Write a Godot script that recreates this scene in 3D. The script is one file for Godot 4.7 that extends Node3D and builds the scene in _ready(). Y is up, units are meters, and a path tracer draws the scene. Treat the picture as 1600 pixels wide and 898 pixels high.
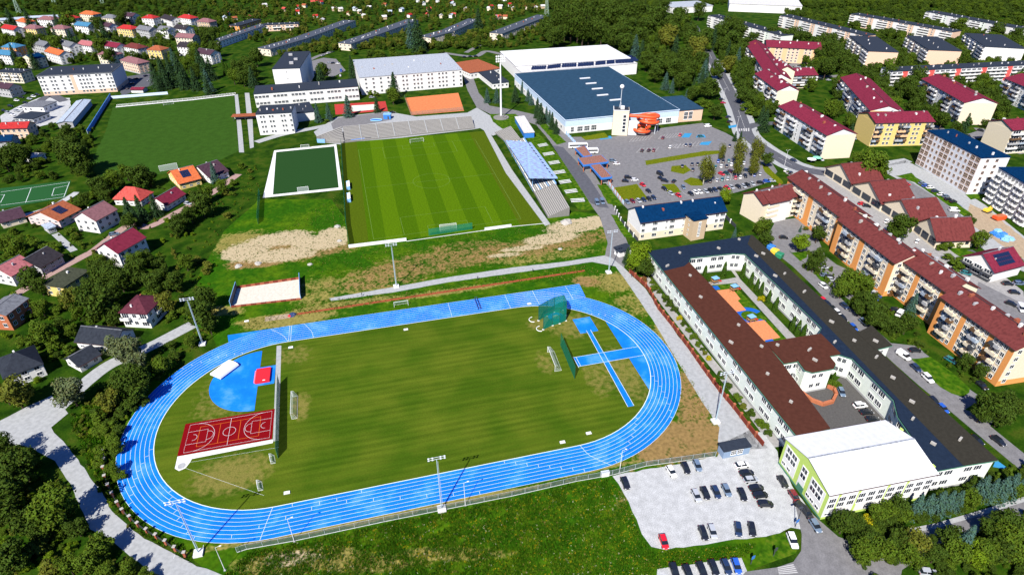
extends Node3D
# Aerial view of a sports complex: a blue running track in front, a stadium, school and housing round it.

var M := {}        # materials
var T := {}        # noise textures
var unit := {}     # shared unit meshes
var counts := {}   # numbers given to repeated names
var kept := {}     # shared meshes of repeated things
const EYE := Vector3(0, 137.8, 0)

# ------------------------------------------------------------------ small helpers
func lin(r: float, g: float, b: float) -> Color:
	return Color(r, g, b).linear_to_srgb()

func grey_noise(key: String, freq: float, lo: float, octaves := 5, side := 512, kind := FastNoiseLite.TYPE_SIMPLEX_SMOOTH) -> void:
	var n := FastNoiseLite.new()
	n.noise_type = kind
	n.seed = key.length() * 7 + 3
	n.frequency = freq
	n.fractal_octaves = octaves
	var t := NoiseTexture2D.new()
	t.width = side
	t.height = side
	t.seamless = true
	t.noise = n
	var g := Gradient.new()
	g.set_color(0, lin(lo, lo, lo))
	g.set_color(1, lin(1, 1, 1))
	t.color_ramp = g
	T[key] = t

func colour_noise(key: String, freq: float, stops: Array, octaves := 5, side := 512) -> void:
	var n := FastNoiseLite.new()
	n.noise_type = FastNoiseLite.TYPE_SIMPLEX_SMOOTH
	n.seed = key.length() * 11 + 5
	n.frequency = freq
	n.fractal_octaves = octaves
	n.fractal_gain = 0.6
	var t := NoiseTexture2D.new()
	t.width = side
	t.height = side
	t.seamless = true
	t.noise = n
	var g := Gradient.new()
	var offs := PackedFloat32Array()
	var cols := PackedColorArray()
	for s in stops:
		offs.append(s[0])
		cols.append(lin(s[1], s[2], s[3]))
	g.offsets = offs
	g.colors = cols
	t.color_ramp = g
	T[key] = t

func mat(key: String, c: Array, rough := 0.9, tex := "", tile := 20.0, tex2 := "", tile2 := 4.0) -> StandardMaterial3D:
	var m := StandardMaterial3D.new()
	m.resource_name = key
	m.albedo_color = lin(c[0], c[1], c[2])
	m.roughness = rough
	if rough >= 0.7: m.metallic_specular = 0.12
	if tex:
		m.albedo_texture = T[tex]
		m.uv1_triplanar = true
		m.uv1_world_triplanar = true
		m.uv1_scale = Vector3.ONE / tile
	if tex2:
		m.detail_enabled = true
		m.detail_albedo = T[tex2]
		m.detail_blend_mode = BaseMaterial3D.BLEND_MODE_MUL
		m.detail_uv_layer = BaseMaterial3D.DETAIL_UV_2
		m.uv2_triplanar = true
		m.uv2_world_triplanar = true
		m.uv2_scale = Vector3.ONE / tile2
	M[key] = m
	return m

func numbered(n: String) -> String:
	var k: int = counts.get(n, 0)
	counts[n] = k + 1
	return n if k == 0 else "%s_%03d" % [n, k]

func tag(o: Node, label: String, category := "", group := "", kind := "") -> Node:
	if label: o.set_meta("label", label)
	if category: o.set_meta("category", category)
	if group: o.set_meta("group", group)
	if kind: o.set_meta("kind", kind)
	return o

func base(called: String, at: Vector3, yaw := 0.0) -> Node3D:
	var o := Node3D.new()
	o.name = numbered(called)
	add_child(o)
	o.position = at
	o.rotation.y = yaw
	return o

func thing(called: String, label: String, category: String, at: Vector3, yaw := 0.0, group := "") -> Node3D:
	return tag(base(called, at, yaw), label, category, group)

func put(mesh: Mesh, called: String, parent: Node = self, at := Vector3.ZERO, yaw := 0.0, size := Vector3.ONE) -> MeshInstance3D:
	var o := MeshInstance3D.new()
	o.mesh = mesh
	o.name = numbered(called) if parent == self else called
	parent.add_child(o, true)
	o.transform = Transform3D(Basis(Vector3.UP, yaw).scaled_local(size), at)
	return o

func box(parent: Node, called: String, at: Vector3, size: Vector3, m: String, yaw := 0.0) -> MeshInstance3D:
	var k := "box " + m
	if not unit.has(k):
		var b := BoxMesh.new()
		b.size = Vector3.ONE
		b.material = M[m]
		unit[k] = b
	return put(unit[k], called, parent, at, yaw, size)

func rod(parent: Node, called: String, a: Vector3, b: Vector3, r: float, m: String, r2 := -1.0, sides := 8) -> MeshInstance3D:
	# a round bar from a to b, r at a and r2 at b
	var taper := 1.0 if r2 < 0.0 else r2 / r
	var k := "rod %s %.2f %d" % [m, taper, sides]
	if not unit.has(k):
		var c := CylinderMesh.new()
		c.height = 1.0
		c.bottom_radius = 1.0
		c.top_radius = taper
		c.radial_segments = sides
		c.rings = 1
		c.material = M[m]
		unit[k] = c
	var o := put(unit[k], called, parent)
	var y := b - a
	var x := y.cross(Vector3(0.3, 0.1, 1)).normalized()
	var z := x.cross(y).normalized()
	o.transform = Transform3D(Basis(x * r, y, z * r), (a + b) * 0.5)
	return o

# ---- mesh building with a SurfaceTool
func mb() -> SurfaceTool:
	var st := SurfaceTool.new()
	st.begin(Mesh.PRIMITIVE_TRIANGLES)
	st.set_smooth_group(-1)
	return st

func tri(st: SurfaceTool, a: Vector3, b: Vector3, c: Vector3) -> void:
	st.add_vertex(a)
	st.add_vertex(b)
	st.add_vertex(c)

func quad(st: SurfaceTool, a: Vector3, b: Vector3, c: Vector3, d: Vector3) -> void:
	tri(st, a, b, c)
	tri(st, a, c, d)

func add_box(st: SurfaceTool, lo: Vector3, hi: Vector3) -> void:
	var p := []
	for i in 8:
		p.append(Vector3(hi.x if i & 1 else lo.x, hi.y if i & 2 else lo.y, hi.z if i & 4 else lo.z))
	for f in [[0, 2, 3, 1], [4, 5, 7, 6], [0, 4, 6, 2], [1, 3, 7, 5], [2, 6, 7, 3], [0, 1, 5, 4]]:
		quad(st, p[f[0]], p[f[1]], p[f[2]], p[f[3]])

func add_prism(st: SurfaceTool, pts: PackedVector2Array, y0: float, y1: float) -> void:
	# an upright prism over a ground polygon (x, z)
	if Geometry2D.is_polygon_clockwise(pts):
		pts = pts.duplicate()
		pts.reverse()
	for i in pts.size():
		var a := pts[i]
		var b := pts[(i + 1) % pts.size()]
		quad(st, Vector3(a.x, y0, a.y), Vector3(a.x, y1, a.y), Vector3(b.x, y1, b.y), Vector3(b.x, y0, b.y))
	var ix := Geometry2D.triangulate_polygon(pts)
	for i in range(0, ix.size(), 3):
		var a := pts[ix[i]]
		var b := pts[ix[i + 1]]
		var c := pts[ix[i + 2]]
		if (b - a).cross(c - a) < 0.0:
			var t := b
			b = c
			c = t
		tri(st, Vector3(a.x, y1, a.y), Vector3(b.x, y1, b.y), Vector3(c.x, y1, c.y))

func done(st: SurfaceTool, m: String, mesh: ArrayMesh = null) -> ArrayMesh:
	st.generate_normals()
	st.set_material(M[m])
	return st.commit(mesh)

func v2(a: Array) -> PackedVector2Array:
	var p := PackedVector2Array()
	for i in range(0, a.size(), 2):
		p.append(Vector2(a[i], a[i + 1]))
	return p

func sheet_mesh(pts: PackedVector2Array, y: float, m: String) -> ArrayMesh:
	var st := mb()
	var ix := Geometry2D.triangulate_polygon(pts)
	if ix.is_empty():
		printerr("polygon fails ", m, " ", pts)
		ix = Geometry2D.triangulate_delaunay(pts)
	for i in range(0, ix.size(), 3):
		var a := pts[ix[i]]
		var b := pts[ix[i + 1]]
		var c := pts[ix[i + 2]]
		if (b - a).cross(c - a) < 0.0:
			var t := b
			b = c
			c = t
		tri(st, Vector3(a.x, y, a.y), Vector3(b.x, y, b.y), Vector3(c.x, y, c.y))
	return done(st, m)

func sheet(called: String, pts: PackedVector2Array, y: float, m: String, parent: Node = self) -> MeshInstance3D:
	var o := put(sheet_mesh(pts, y, m), called, parent)
	if parent == self: o.set_meta("kind", "structure")
	return o

func add_strip(st: SurfaceTool, pts: PackedVector2Array, w: float, y: float, closed := false) -> void:
	var n := pts.size()
	var l := PackedVector3Array()
	var r := PackedVector3Array()
	for i in n:
		var a := pts[(i - 1 + n) % n] if closed else pts[maxi(i - 1, 0)]
		var b := pts[(i + 1) % n] if closed else pts[mini(i + 1, n - 1)]
		var d := (b - a).normalized().orthogonal() * w * 0.5
		l.append(Vector3(pts[i].x + d.x, y, pts[i].y + d.y))
		r.append(Vector3(pts[i].x - d.x, y, pts[i].y - d.y))
	for i in (n if closed else n - 1):
		var j := (i + 1) % n
		quad(st, l[i], r[i], r[j], l[j])

func strip(called: String, pts: PackedVector2Array, w: float, y: float, m: String, parent: Node = self, closed := false) -> MeshInstance3D:
	var st := mb()
	add_strip(st, pts, w, y, closed)
	var o := put(done(st, m), called, parent)
	if parent == self: o.set_meta("kind", "structure")
	return o

func arc(c: Vector2, r: float, a0: float, a1: float, n: int) -> PackedVector2Array:
	var p := PackedVector2Array()
	for i in n + 1:
		var a := lerpf(a0, a1, float(i) / n)
		p.append(c + Vector2(cos(a), sin(a)) * r)
	return p

# ------------------------------------------------------------------ the scene
func _ready() -> void:
	var cam := Camera3D.new()
	cam.name = "camera"
	cam.fov = 49.744
	cam.near = 1.0
	cam.far = 6000.0
	cam.position = EYE
	cam.rotation = Vector3(-0.5762, 0, -0.0046)
	add_child(cam)
	cam.current = true
	var env := Environment.new()
	env.background_mode = Environment.BG_SKY
	var sky_mat := ProceduralSkyMaterial.new()
	sky_mat.sky_top_color = Color(0.20, 0.38, 0.72)
	sky_mat.sky_horizon_color = Color(0.56, 0.70, 0.90)
	sky_mat.sky_curve = 0.12
	sky_mat.ground_bottom_color = Color(0.20, 0.24, 0.18)
	sky_mat.ground_horizon_color = Color(0.45, 0.52, 0.55)
	sky_mat.sky_energy_multiplier = 0.76
	var sky := Sky.new()
	sky.sky_material = sky_mat
	env.sky = sky
	env.tonemap_mode = Environment.TONE_MAPPER_LINEAR
	env.tonemap_exposure = 1.85
	env.sdfgi_enabled = true
	env.ssao_enabled = true
	env.ssil_enabled = true
	var world := WorldEnvironment.new()
	world.name = "world"
	world.environment = env
	add_child(world)
	var sun := DirectionalLight3D.new()
	sun.name = "sun"
	sun.light_energy = 1.5
	sun.light_color = Color(1.0, 0.98, 0.945)
	sun.light_angular_distance = 0.5
	sun.shadow_enabled = true
	add_child(sun)
	sun.look_at_from_position(Vector3(-68, 200, 180), Vector3.ZERO)
	materials()
	setting()
	road_paint()
	sports_ground()
	town()
	school()
	gym()
	stadium()
	swimming_hall()
	equipment()
	plant_kit()
	garden()
	traffic()
	odds()
	rough_grass()

func materials() -> void:
	grey_noise("soft", 0.02, 0.72, 6)
	grey_noise("rough", 0.05, 0.5, 6)
	grey_noise("faint", 0.03, 0.86, 5)
	grey_noise("grain", 0.12, 0.55, 4)
	grey_noise("clods", 0.03, 0.45, 6, 1024)
	colour_noise("meadow", 0.012, [[0.2, 0.016, 0.052, 0.003], [0.45, 0.030, 0.084, 0.004], [0.62, 0.048, 0.104, 0.006], [0.8, 0.072, 0.110, 0.010]], 7, 1024)
	colour_noise("mown", 0.02, [[0.2, 0.066, 0.108, 0.008], [0.5, 0.100, 0.148, 0.010], [0.8, 0.150, 0.172, 0.018]], 7, 1024)
	colour_noise("roof_wear", 0.02, [[0.2, 0.55, 0.55, 0.57], [0.5, 0.9, 0.88, 0.87], [0.8, 1, 1, 1]], 6)
	mat("ground", [0.82, 0.80, 0.85], 1.0, "meadow", 130.0, "clods", 21.0)
	mat("meadow", [1.15, 1.15, 1.1], 1.0, "meadow", 70.0, "clods", 13.0)
	mat("lawn", [1.3, 1.25, 0.9], 1.0, "meadow", 40.0, "soft", 9.0)
	mat("side_lawn", [0.036, 0.092, 0.010], 1.0, "soft", 60.0, "soft", 11.0)
	mat("dry_lawn", [1.35, 1.15, 0.6], 1.0, "mown", 30.0, "rough", 7.0)
	mat("pitch_dark", [0.084, 0.188, 0.002], 1.0, "rough", 26.0, "rough", 7.0)
	mat("pitch_light", [0.120, 0.240, 0.003], 1.0, "rough", 26.0, "rough", 7.0)
	mat("pitch_edge", [0.105, 0.165, 0.006], 1.0, "rough", 26.0, "rough", 7.0)
	mat("turf_dark", [0.017, 0.054, 0.013], 0.95, "faint", 12.0)
	mat("turf_light", [0.018, 0.080, 0.024], 0.95, "faint", 12.0)
	mat("concrete", [0.385, 0.395, 0.395], 0.95, "soft", 18.0, "faint", 3.0)
	mat("white_concrete", [0.72, 0.71, 0.69], 0.95, "soft", 14.0)
	mat("gravel", [0.60, 0.61, 0.61], 1.0, "soft", 30.0, "rough", 9.0)
	mat("asphalt", [0.105, 0.108, 0.125], 0.95, "soft", 25.0, "faint", 4.0)
	mat("pale_asphalt", [0.215, 0.210, 0.215], 0.95, "soft", 28.0, "soft", 6.0)
	mat("paving", [0.34, 0.33, 0.32], 0.95, "soft", 18.0, "faint", 3.0)
	mat("blue_grey_paving", [0.22, 0.25, 0.30], 0.95, "soft", 12.0)
	mat("brick_paving", [0.36, 0.24, 0.21], 0.95, "soft", 12.0)
	mat("sandy", [0.52, 0.40, 0.27], 1.0, "soft", 20.0, "rough", 6.0)
	mat("clay", [0.60, 0.19, 0.075], 1.0, "soft", 22.0)
	mat("red_court", [0.42, 0.045, 0.04], 0.95, "soft", 18.0)
	mat("crimson", [0.175, 0.003, 0.006], 0.9, "faint", 10.0)
	mat("pale_court", [0.62, 0.66, 0.55], 0.95, "soft", 12.0)
	colour_noise("track_wear", 0.012, [[0.30, 0.003, 0.150, 0.66], [0.52, 0.006, 0.180, 0.70], [0.68, 0.035, 0.225, 0.70], [0.85, 0.075, 0.27, 0.70]], 5, 1024)
	mat("track_blue", [1, 1, 1], 0.85, "track_wear", 150.0, "faint", 6.0)
	M["track_blue"].metallic_specular = 0.25
	mat("line", [0.66, 0.70, 0.72], 0.8, "faint", 5.0)
	mat("orange_line", [0.62, 0.16, 0.02], 0.8)
	mat("sand", [0.60, 0.56, 0.47], 1.0, "soft", 14.0)
	mat("cinder", [0.30, 0.075, 0.035], 1.0, "soft", 10.0)
	for c in [["white", 0.78, 0.77, 0.75], ["pale", 0.70, 0.71, 0.74], ["cream", 0.76, 0.66, 0.50], ["yellow", 0.72, 0.55, 0.20], ["orange", 0.78, 0.33, 0.10], ["orange_pale", 0.76, 0.48, 0.27], ["peach", 0.74, 0.52, 0.38], ["pink", 0.72, 0.55, 0.54], ["tan", 0.55, 0.42, 0.28], ["grey", 0.42, 0.42, 0.43], ["mint", 0.77, 0.83, 0.75], ["lime", 0.50, 0.66, 0.16]]:
		mat("plaster_" + c[0], [c[1], c[2], c[3]], 0.95, "faint", 16.0, "faint", 3.0)
	for c in [["red", 0.42, 0.035, 0.035], ["crimson", 0.195, 0.024, 0.048], ["coral", 0.52, 0.085, 0.07], ["orange", 0.55, 0.14, 0.05], ["rust", 0.34, 0.105, 0.05], ["brown", 0.150, 0.038, 0.036], ["mauve", 0.24, 0.115, 0.125], ["plum", 0.105, 0.028, 0.042], ["purple", 0.07, 0.038, 0.055], ["pink", 0.40, 0.14, 0.15], ["grey", 0.17, 0.18, 0.20], ["pale", 0.40, 0.44, 0.49], ["white", 0.64, 0.635, 0.63], ["dark", 0.038, 0.034, 0.040], ["anthracite", 0.030, 0.036, 0.048], ["navy", 0.0015, 0.027, 0.088], ["blue", 0.06, 0.20, 0.34], ["metal", 0.40, 0.47, 0.56], ["moss", 0.055, 0.062, 0.040]]:
		mat("roof_" + c[0], [c[1], c[2], c[3]], 0.75, "roof_wear", 16.0, "faint", 3.0)
	mat("terrace_roof", [0.085, 0.10, 0.13], 0.85, "soft", 15.0, "soft", 4.0)
	mat("ridge_dark", [0.065, 0.035, 0.038], 0.8)
	mat("timber_dark", [0.13, 0.075, 0.04], 0.9)
	mat("roof_sheet", [0.70, 0.70, 0.70], 0.6, "faint", 30.0)
	mat("bitumen", [0.036, 0.046, 0.066], 0.85, "soft", 15.0, "soft", 4.0)
	mat("school_brown", [0.084, 0.030, 0.020], 0.85, "soft", 20.0, "faint", 4.0)
	mat("school_grey", [0.017, 0.029, 0.054], 0.8, "soft", 18.0, "soft", 5.0)
	mat("school_moss", [0.048, 0.044, 0.034], 0.9, "soft", 14.0, "rough", 5.0)
	mat("hall_blue", [0.50, 0.62, 0.76], 0.7, "faint", 20.0)
	mat("hall_roof", [0.028, 0.070, 0.122], 0.8, "soft", 40.0, "soft", 9.0)
	mat("hall_edge", [0.56, 0.66, 0.78], 0.7)
	mat("brick_orange", [0.44, 0.15, 0.075], 0.95, "soft", 8.0)
	mat("brick_red", [0.27, 0.060, 0.040], 0.95, "soft", 5.0, "rough", 1.5)
	mat("container_blue", [0.22, 0.30, 0.42], 0.7, "faint", 6.0)
	mat("red_band", [0.62, 0.10, 0.09], 0.9)
	mat("frame_white", [0.80, 0.80, 0.79], 0.5)
	mat("dark_metal", [0.045, 0.05, 0.06], 0.6)
	var gl := mat("glass", [0.018, 0.026, 0.040], 0.08)
	gl.metallic_specular = 0.6
	mat("panel_glass", [0.010, 0.016, 0.045], 0.15)
	mat("steel", [0.46, 0.50, 0.54], 0.5)
	mat("white_paint", [0.80, 0.80, 0.80], 0.6, "faint", 4.0)
	mat("blue_paint", [0.03, 0.18, 0.55], 0.6, "faint", 4.0)
	mat("sky_paint", [0.20, 0.42, 0.72], 0.6, "faint", 4.0)
	mat("green_paint", [0.02, 0.20, 0.10], 0.6, "faint", 4.0)
	mat("red_paint", [0.62, 0.012, 0.02], 0.6, "faint", 4.0)
	mat("orange_paint", [0.72, 0.09, 0.02], 0.45, "faint", 4.0)
	mat("yellow_paint", [0.75, 0.48, 0.04], 0.6)
	mat("pink_paint", [0.70, 0.16, 0.22], 0.6)
	mat("rubber_orange", [0.62, 0.23, 0.10], 0.95, "soft", 10.0)
	mat("rubber_blue", [0.012, 0.10, 0.42], 0.95, "faint", 6.0)
	mat("old_concrete", [0.37, 0.36, 0.34], 1.0, "rough", 14.0, "rough", 3.0)
	mat("pale_stone", [0.58, 0.55, 0.50], 1.0, "rough", 9.0, "soft", 2.0)
	mat("bay_blue", [0.05, 0.30, 0.56], 0.9, "rough", 6.0)
	mat("faded_paint", [0.56, 0.55, 0.54], 0.9, "rough", 4.0)
	mat("green_trim", [0.07, 0.19, 0.13], 0.7)
	mat("green_dark", [0.012, 0.09, 0.06], 0.6)
	mat("asphalt_worn", [0.13, 0.125, 0.12], 0.95, "soft", 9.0, "rough", 5.0)
	mat("timber", [0.30, 0.17, 0.08], 0.9, "soft", 3.0)
	mat("bench_wood", [0.40, 0.375, 0.34], 1.0, "rough", 5.0, "rough", 1.6)
	mat("faded_line", [0.17, 0.27, 0.06], 0.9, "rough", 9.0)
	mat("mast_blue", [0.34, 0.46, 0.52], 0.5)
	mat("mast_navy", [0.02, 0.04, 0.11], 0.6)
	mat("pylon_paint", [0.42, 0.56, 0.46], 0.7)
	mat("brick_pillar", [0.34, 0.105, 0.06], 0.95, "soft", 3.0)
	mat("cloth_dark", [0.03, 0.032, 0.045], 0.9)
	mat("cloth_pale", [0.45, 0.42, 0.40], 0.9)
	mat("mint_cloth", [0.20, 0.55, 0.35], 0.9)
	colour_noise("rust_streaks", 0.03, [[0.30, 0.20, 0.09, 0.07], [0.38, 0.22, 0.36, 0.62], [0.75, 0.32, 0.46, 0.74]], 6)
	mat("rusty_blue", [1, 1, 1], 0.7, "rust_streaks", 26.0).uv1_scale = Vector3(0.02, 0.1, 0.1)
	colour_noise("patches", 0.05, [[0.3, 0.12, 0.05, 0.035], [0.5, 0.22, 0.10, 0.075], [0.7, 0.34, 0.19, 0.15]], 4)
	mat("patched_roof", [1, 1, 1], 0.85, "patches", 14.0)
	for c in [["green_net", 0.010, 0.20, 0.11, 0.42], ["cage_net", 0.008, 0.22, 0.15, 0.6], ["wire_net", 0.16, 0.20, 0.20, 0.2], ["goal_net", 0.6, 0.66, 0.66, 0.22]]:
		var nm := mat(c[0], [c[1], c[2], c[3]], 0.8)
		nm.transparency = BaseMaterial3D.TRANSPARENCY_ALPHA
		nm.albedo_color.a = c[4]

func setting() -> void:
	# the land as one sheet to the horizon
	sheet("ground", v2([-3000, 400, 3000, 400, 3000, -4500, -3000, -4500]), 0.0, "ground")
	field_ground()
	for s in SHEETS:
		sheet(s[0], ragged(v2(s[3]), s[4]), s[2], s[1])
	for s in STRIPS:
		strip(s[0], smooth_line(v2(s[4])), s[3], s[2], s[1])

func road_paint() -> void:
	# bays, crossings and blue places painted on the car parks
	for n in ["blue_bay", "blue_bay2", "blue_bay3", "blue_bay4", "blue_bay5", "blue_bay6"]:
		sheet("blue_bay", pk(n), 0.075, "bay_blue")
	for n in ["crossing", "crossing2"]:
		var q := pk(n)
		for k in 5:
			var f := (k + 0.1) / 5.0
			var e := f + 0.11
			if n == "crossing":
				sheet("zebra_stripe", PackedVector2Array([q[0].lerp(q[3], f), q[1].lerp(q[2], f), q[1].lerp(q[2], e), q[0].lerp(q[3], e)]), 0.085, "faded_paint")
			else:
				sheet("zebra_stripe", PackedVector2Array([q[0].lerp(q[1], f), q[0].lerp(q[1], e), q[3].lerp(q[2], e), q[3].lerp(q[2], f)]), 0.085, "faded_paint")
	for b in BAYS:
		var a := Vector2(b[0], b[1])
		var d := Vector2(b[2], b[3]) - a
		var s := Vector2(b[4], b[5])
		for k in int(b[6]) + 1:
			var p: Vector2 = a + d * k / b[6]
			strip("bay_line", PackedVector2Array([p, p + s]), 0.16, 0.074, "faded_paint")
		strip("bay_line", PackedVector2Array([a, a + d]), 0.16, 0.073, "faded_paint")
	for m in CENTRE_LINES:
		var c := smooth_line(v2(m))
		for k in range(0, c.size() - 1, 2): strip("centre_line", PackedVector2Array([c[k], c[k + 1]]), 0.18, 0.072, "faded_paint")

func ragged(p: PackedVector2Array, amp: float) -> PackedVector2Array:
	# an outline broken into short uneven steps
	if amp == 0.0: return p
	var rng := RandomNumberGenerator.new()
	rng.seed = p.size() * 13 + int(absf(p[0].x))
	var o := PackedVector2Array()
	for i in p.size():
		var b := p[(i + 1) % p.size()]
		var n := maxi(1, int((b - p[i]).length() / 2.2))
		for k in n: o.append(p[i].lerp(b, float(k) / n) + Vector2(rng.randf_range(-amp, amp), rng.randf_range(-amp, amp)))
	return o

func smooth_line(p: PackedVector2Array) -> PackedVector2Array:
	var c := Curve2D.new()
	for i in p.size():
		var t := (p[mini(i + 1, p.size() - 1)] - p[maxi(i - 1, 0)]) / 6.0
		c.add_point(p[i], -t, t)
	return c.tessellate(4, 3)

func field_ground() -> void:
	# the rough grass between the playing fields, with its bare and dry patches where the photograph has them
	var x0 := -150.0
	var z0 := -300.0
	var per := 0.25
	var w := 1240
	var h := 900
	var mask := []
	for k in 3:
		var f := PackedFloat32Array()
		f.resize(w * h)
		mask.append(f)
	for b in BARE:
		var kind: int = b[0]
		var f: PackedFloat32Array = mask[kind]
		var ca := cos(b[5])
		var sa := sin(b[5])
		var reach: float = maxf(b[3], b[4]) * 1.3
		for j in range(maxi(0, int((b[2] - reach - z0) / per)), mini(h, int((b[2] + reach - z0) / per))):
			for i in range(maxi(0, int((b[1] - reach - x0) / per)), mini(w, int((b[1] + reach - x0) / per))):
				var dx: float = x0 + i * per - b[1]
				var dz: float = z0 + j * per - b[2]
				var u: float = (dx * ca + dz * sa) / b[3]
				var v: float = (-dx * sa + dz * ca) / b[4]
				var q := 1.0 - (u * u + v * v)
				if q > -0.6:
					f[j * w + i] = maxf(f[j * w + i], b[6] * clampf(q + 0.6, 0.0, 1.2))
		mask[kind] = f
	var n := FastNoiseLite.new()
	n.frequency = 0.012
	n.fractal_octaves = 6
	n.fractal_gain = 0.62
	n.seed = 4
	var big := n.get_image(w, h).get_data()
	n.frequency = 0.06
	n.seed = 9
	var small := n.get_image(w, h).get_data()
	n.frequency = 0.16
	n.seed = 19
	var fine := n.get_image(w, h).get_data()
	var bytes := PackedByteArray()
	bytes.resize(w * h * 3)
	var lush := Color(0.019, 0.074, 0.002)
	var pale := Color(0.054, 0.110, 0.003)
	var tint := [Color(0.40, 0.325, 0.20), Color(0.225, 0.142, 0.055), Color(0.215, 0.180, 0.050)]
	var m0: PackedFloat32Array = mask[0]
	var m1: PackedFloat32Array = mask[1]
	var m2: PackedFloat32Array = mask[2]
	for i in w * h:
		var a := big[i] / 255.0
		var b := small[i] / 255.0
		var f := fine[i] / 255.0
		var c := lush.lerp(pale, clampf((a - 0.38) * 2.4 + (b - 0.5) * 0.9, 0.0, 1.0))
		c *= 0.45 + 0.75 * f + 0.35 * b
		if m2[i] > 0.0:
			c = c.lerp(tint[2] * (0.6 + 0.75 * f), clampf((m2[i] + b * 0.8 + a * 0.6 + f * 0.7 - 1.55) * 2.2, 0.0, 0.92))
		if m1[i] > 0.0:
			c = c.lerp(tint[1] * (0.6 + 0.7 * f), clampf((m1[i] + b * 0.9 + a * 0.6 + f * 0.8 - 1.68) * 2.0, 0.0, 0.95))
		if m0[i] > 0.0:
			c = c.lerp(tint[0] * (0.78 + 0.35 * f), clampf((m0[i] + b * 0.9 + a * 0.6 + f * 0.8 - 1.6) * 2.4, 0.0, 0.97))
		c = c.linear_to_srgb()
		bytes[i * 3] = int(clampf(c.r, 0, 1) * 255)
		bytes[i * 3 + 1] = int(clampf(c.g, 0, 1) * 255)
		bytes[i * 3 + 2] = int(clampf(c.b, 0, 1) * 255)
	var m := mat("field", [1, 1, 1], 1.0)
	m.albedo_texture = ImageTexture.create_from_image(Image.create_from_data(w, h, false, Image.FORMAT_RGB8, bytes))
	var st := SurfaceTool.new()
	st.begin(Mesh.PRIMITIVE_TRIANGLES)
	var pts := v2(FIELD)
	var ix := Geometry2D.triangulate_polygon(pts)
	for k in ix:
		st.set_normal(Vector3.UP)
		st.set_uv(Vector2((pts[k].x - x0) / (w * per), (pts[k].y - z0) / (h * per)))
		st.add_vertex(Vector3(pts[k].x, 0.02, pts[k].y))
	st.set_material(m)
	put(st.commit(), "field").set_meta("kind", "structure")

# ------------------------------------------------------------------ running track and what lies inside it
const TRACK := Vector3(-30.863, 0, -151.861)
const TURN := 0.2475

func oval(r: float, n := 40) -> PackedVector2Array:
	var p := arc(Vector2(42.195, 0), r, -PI / 2, PI / 2, n)
	p.append_array(arc(Vector2(-42.195, 0), r, PI / 2, PI * 1.5, n))
	return p

func rect2(x0: float, z0: float, x1: float, z1: float) -> PackedVector2Array:
	return PackedVector2Array([Vector2(x0, z0), Vector2(x1, z0), Vector2(x1, z1), Vector2(x0, z1)])

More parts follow.
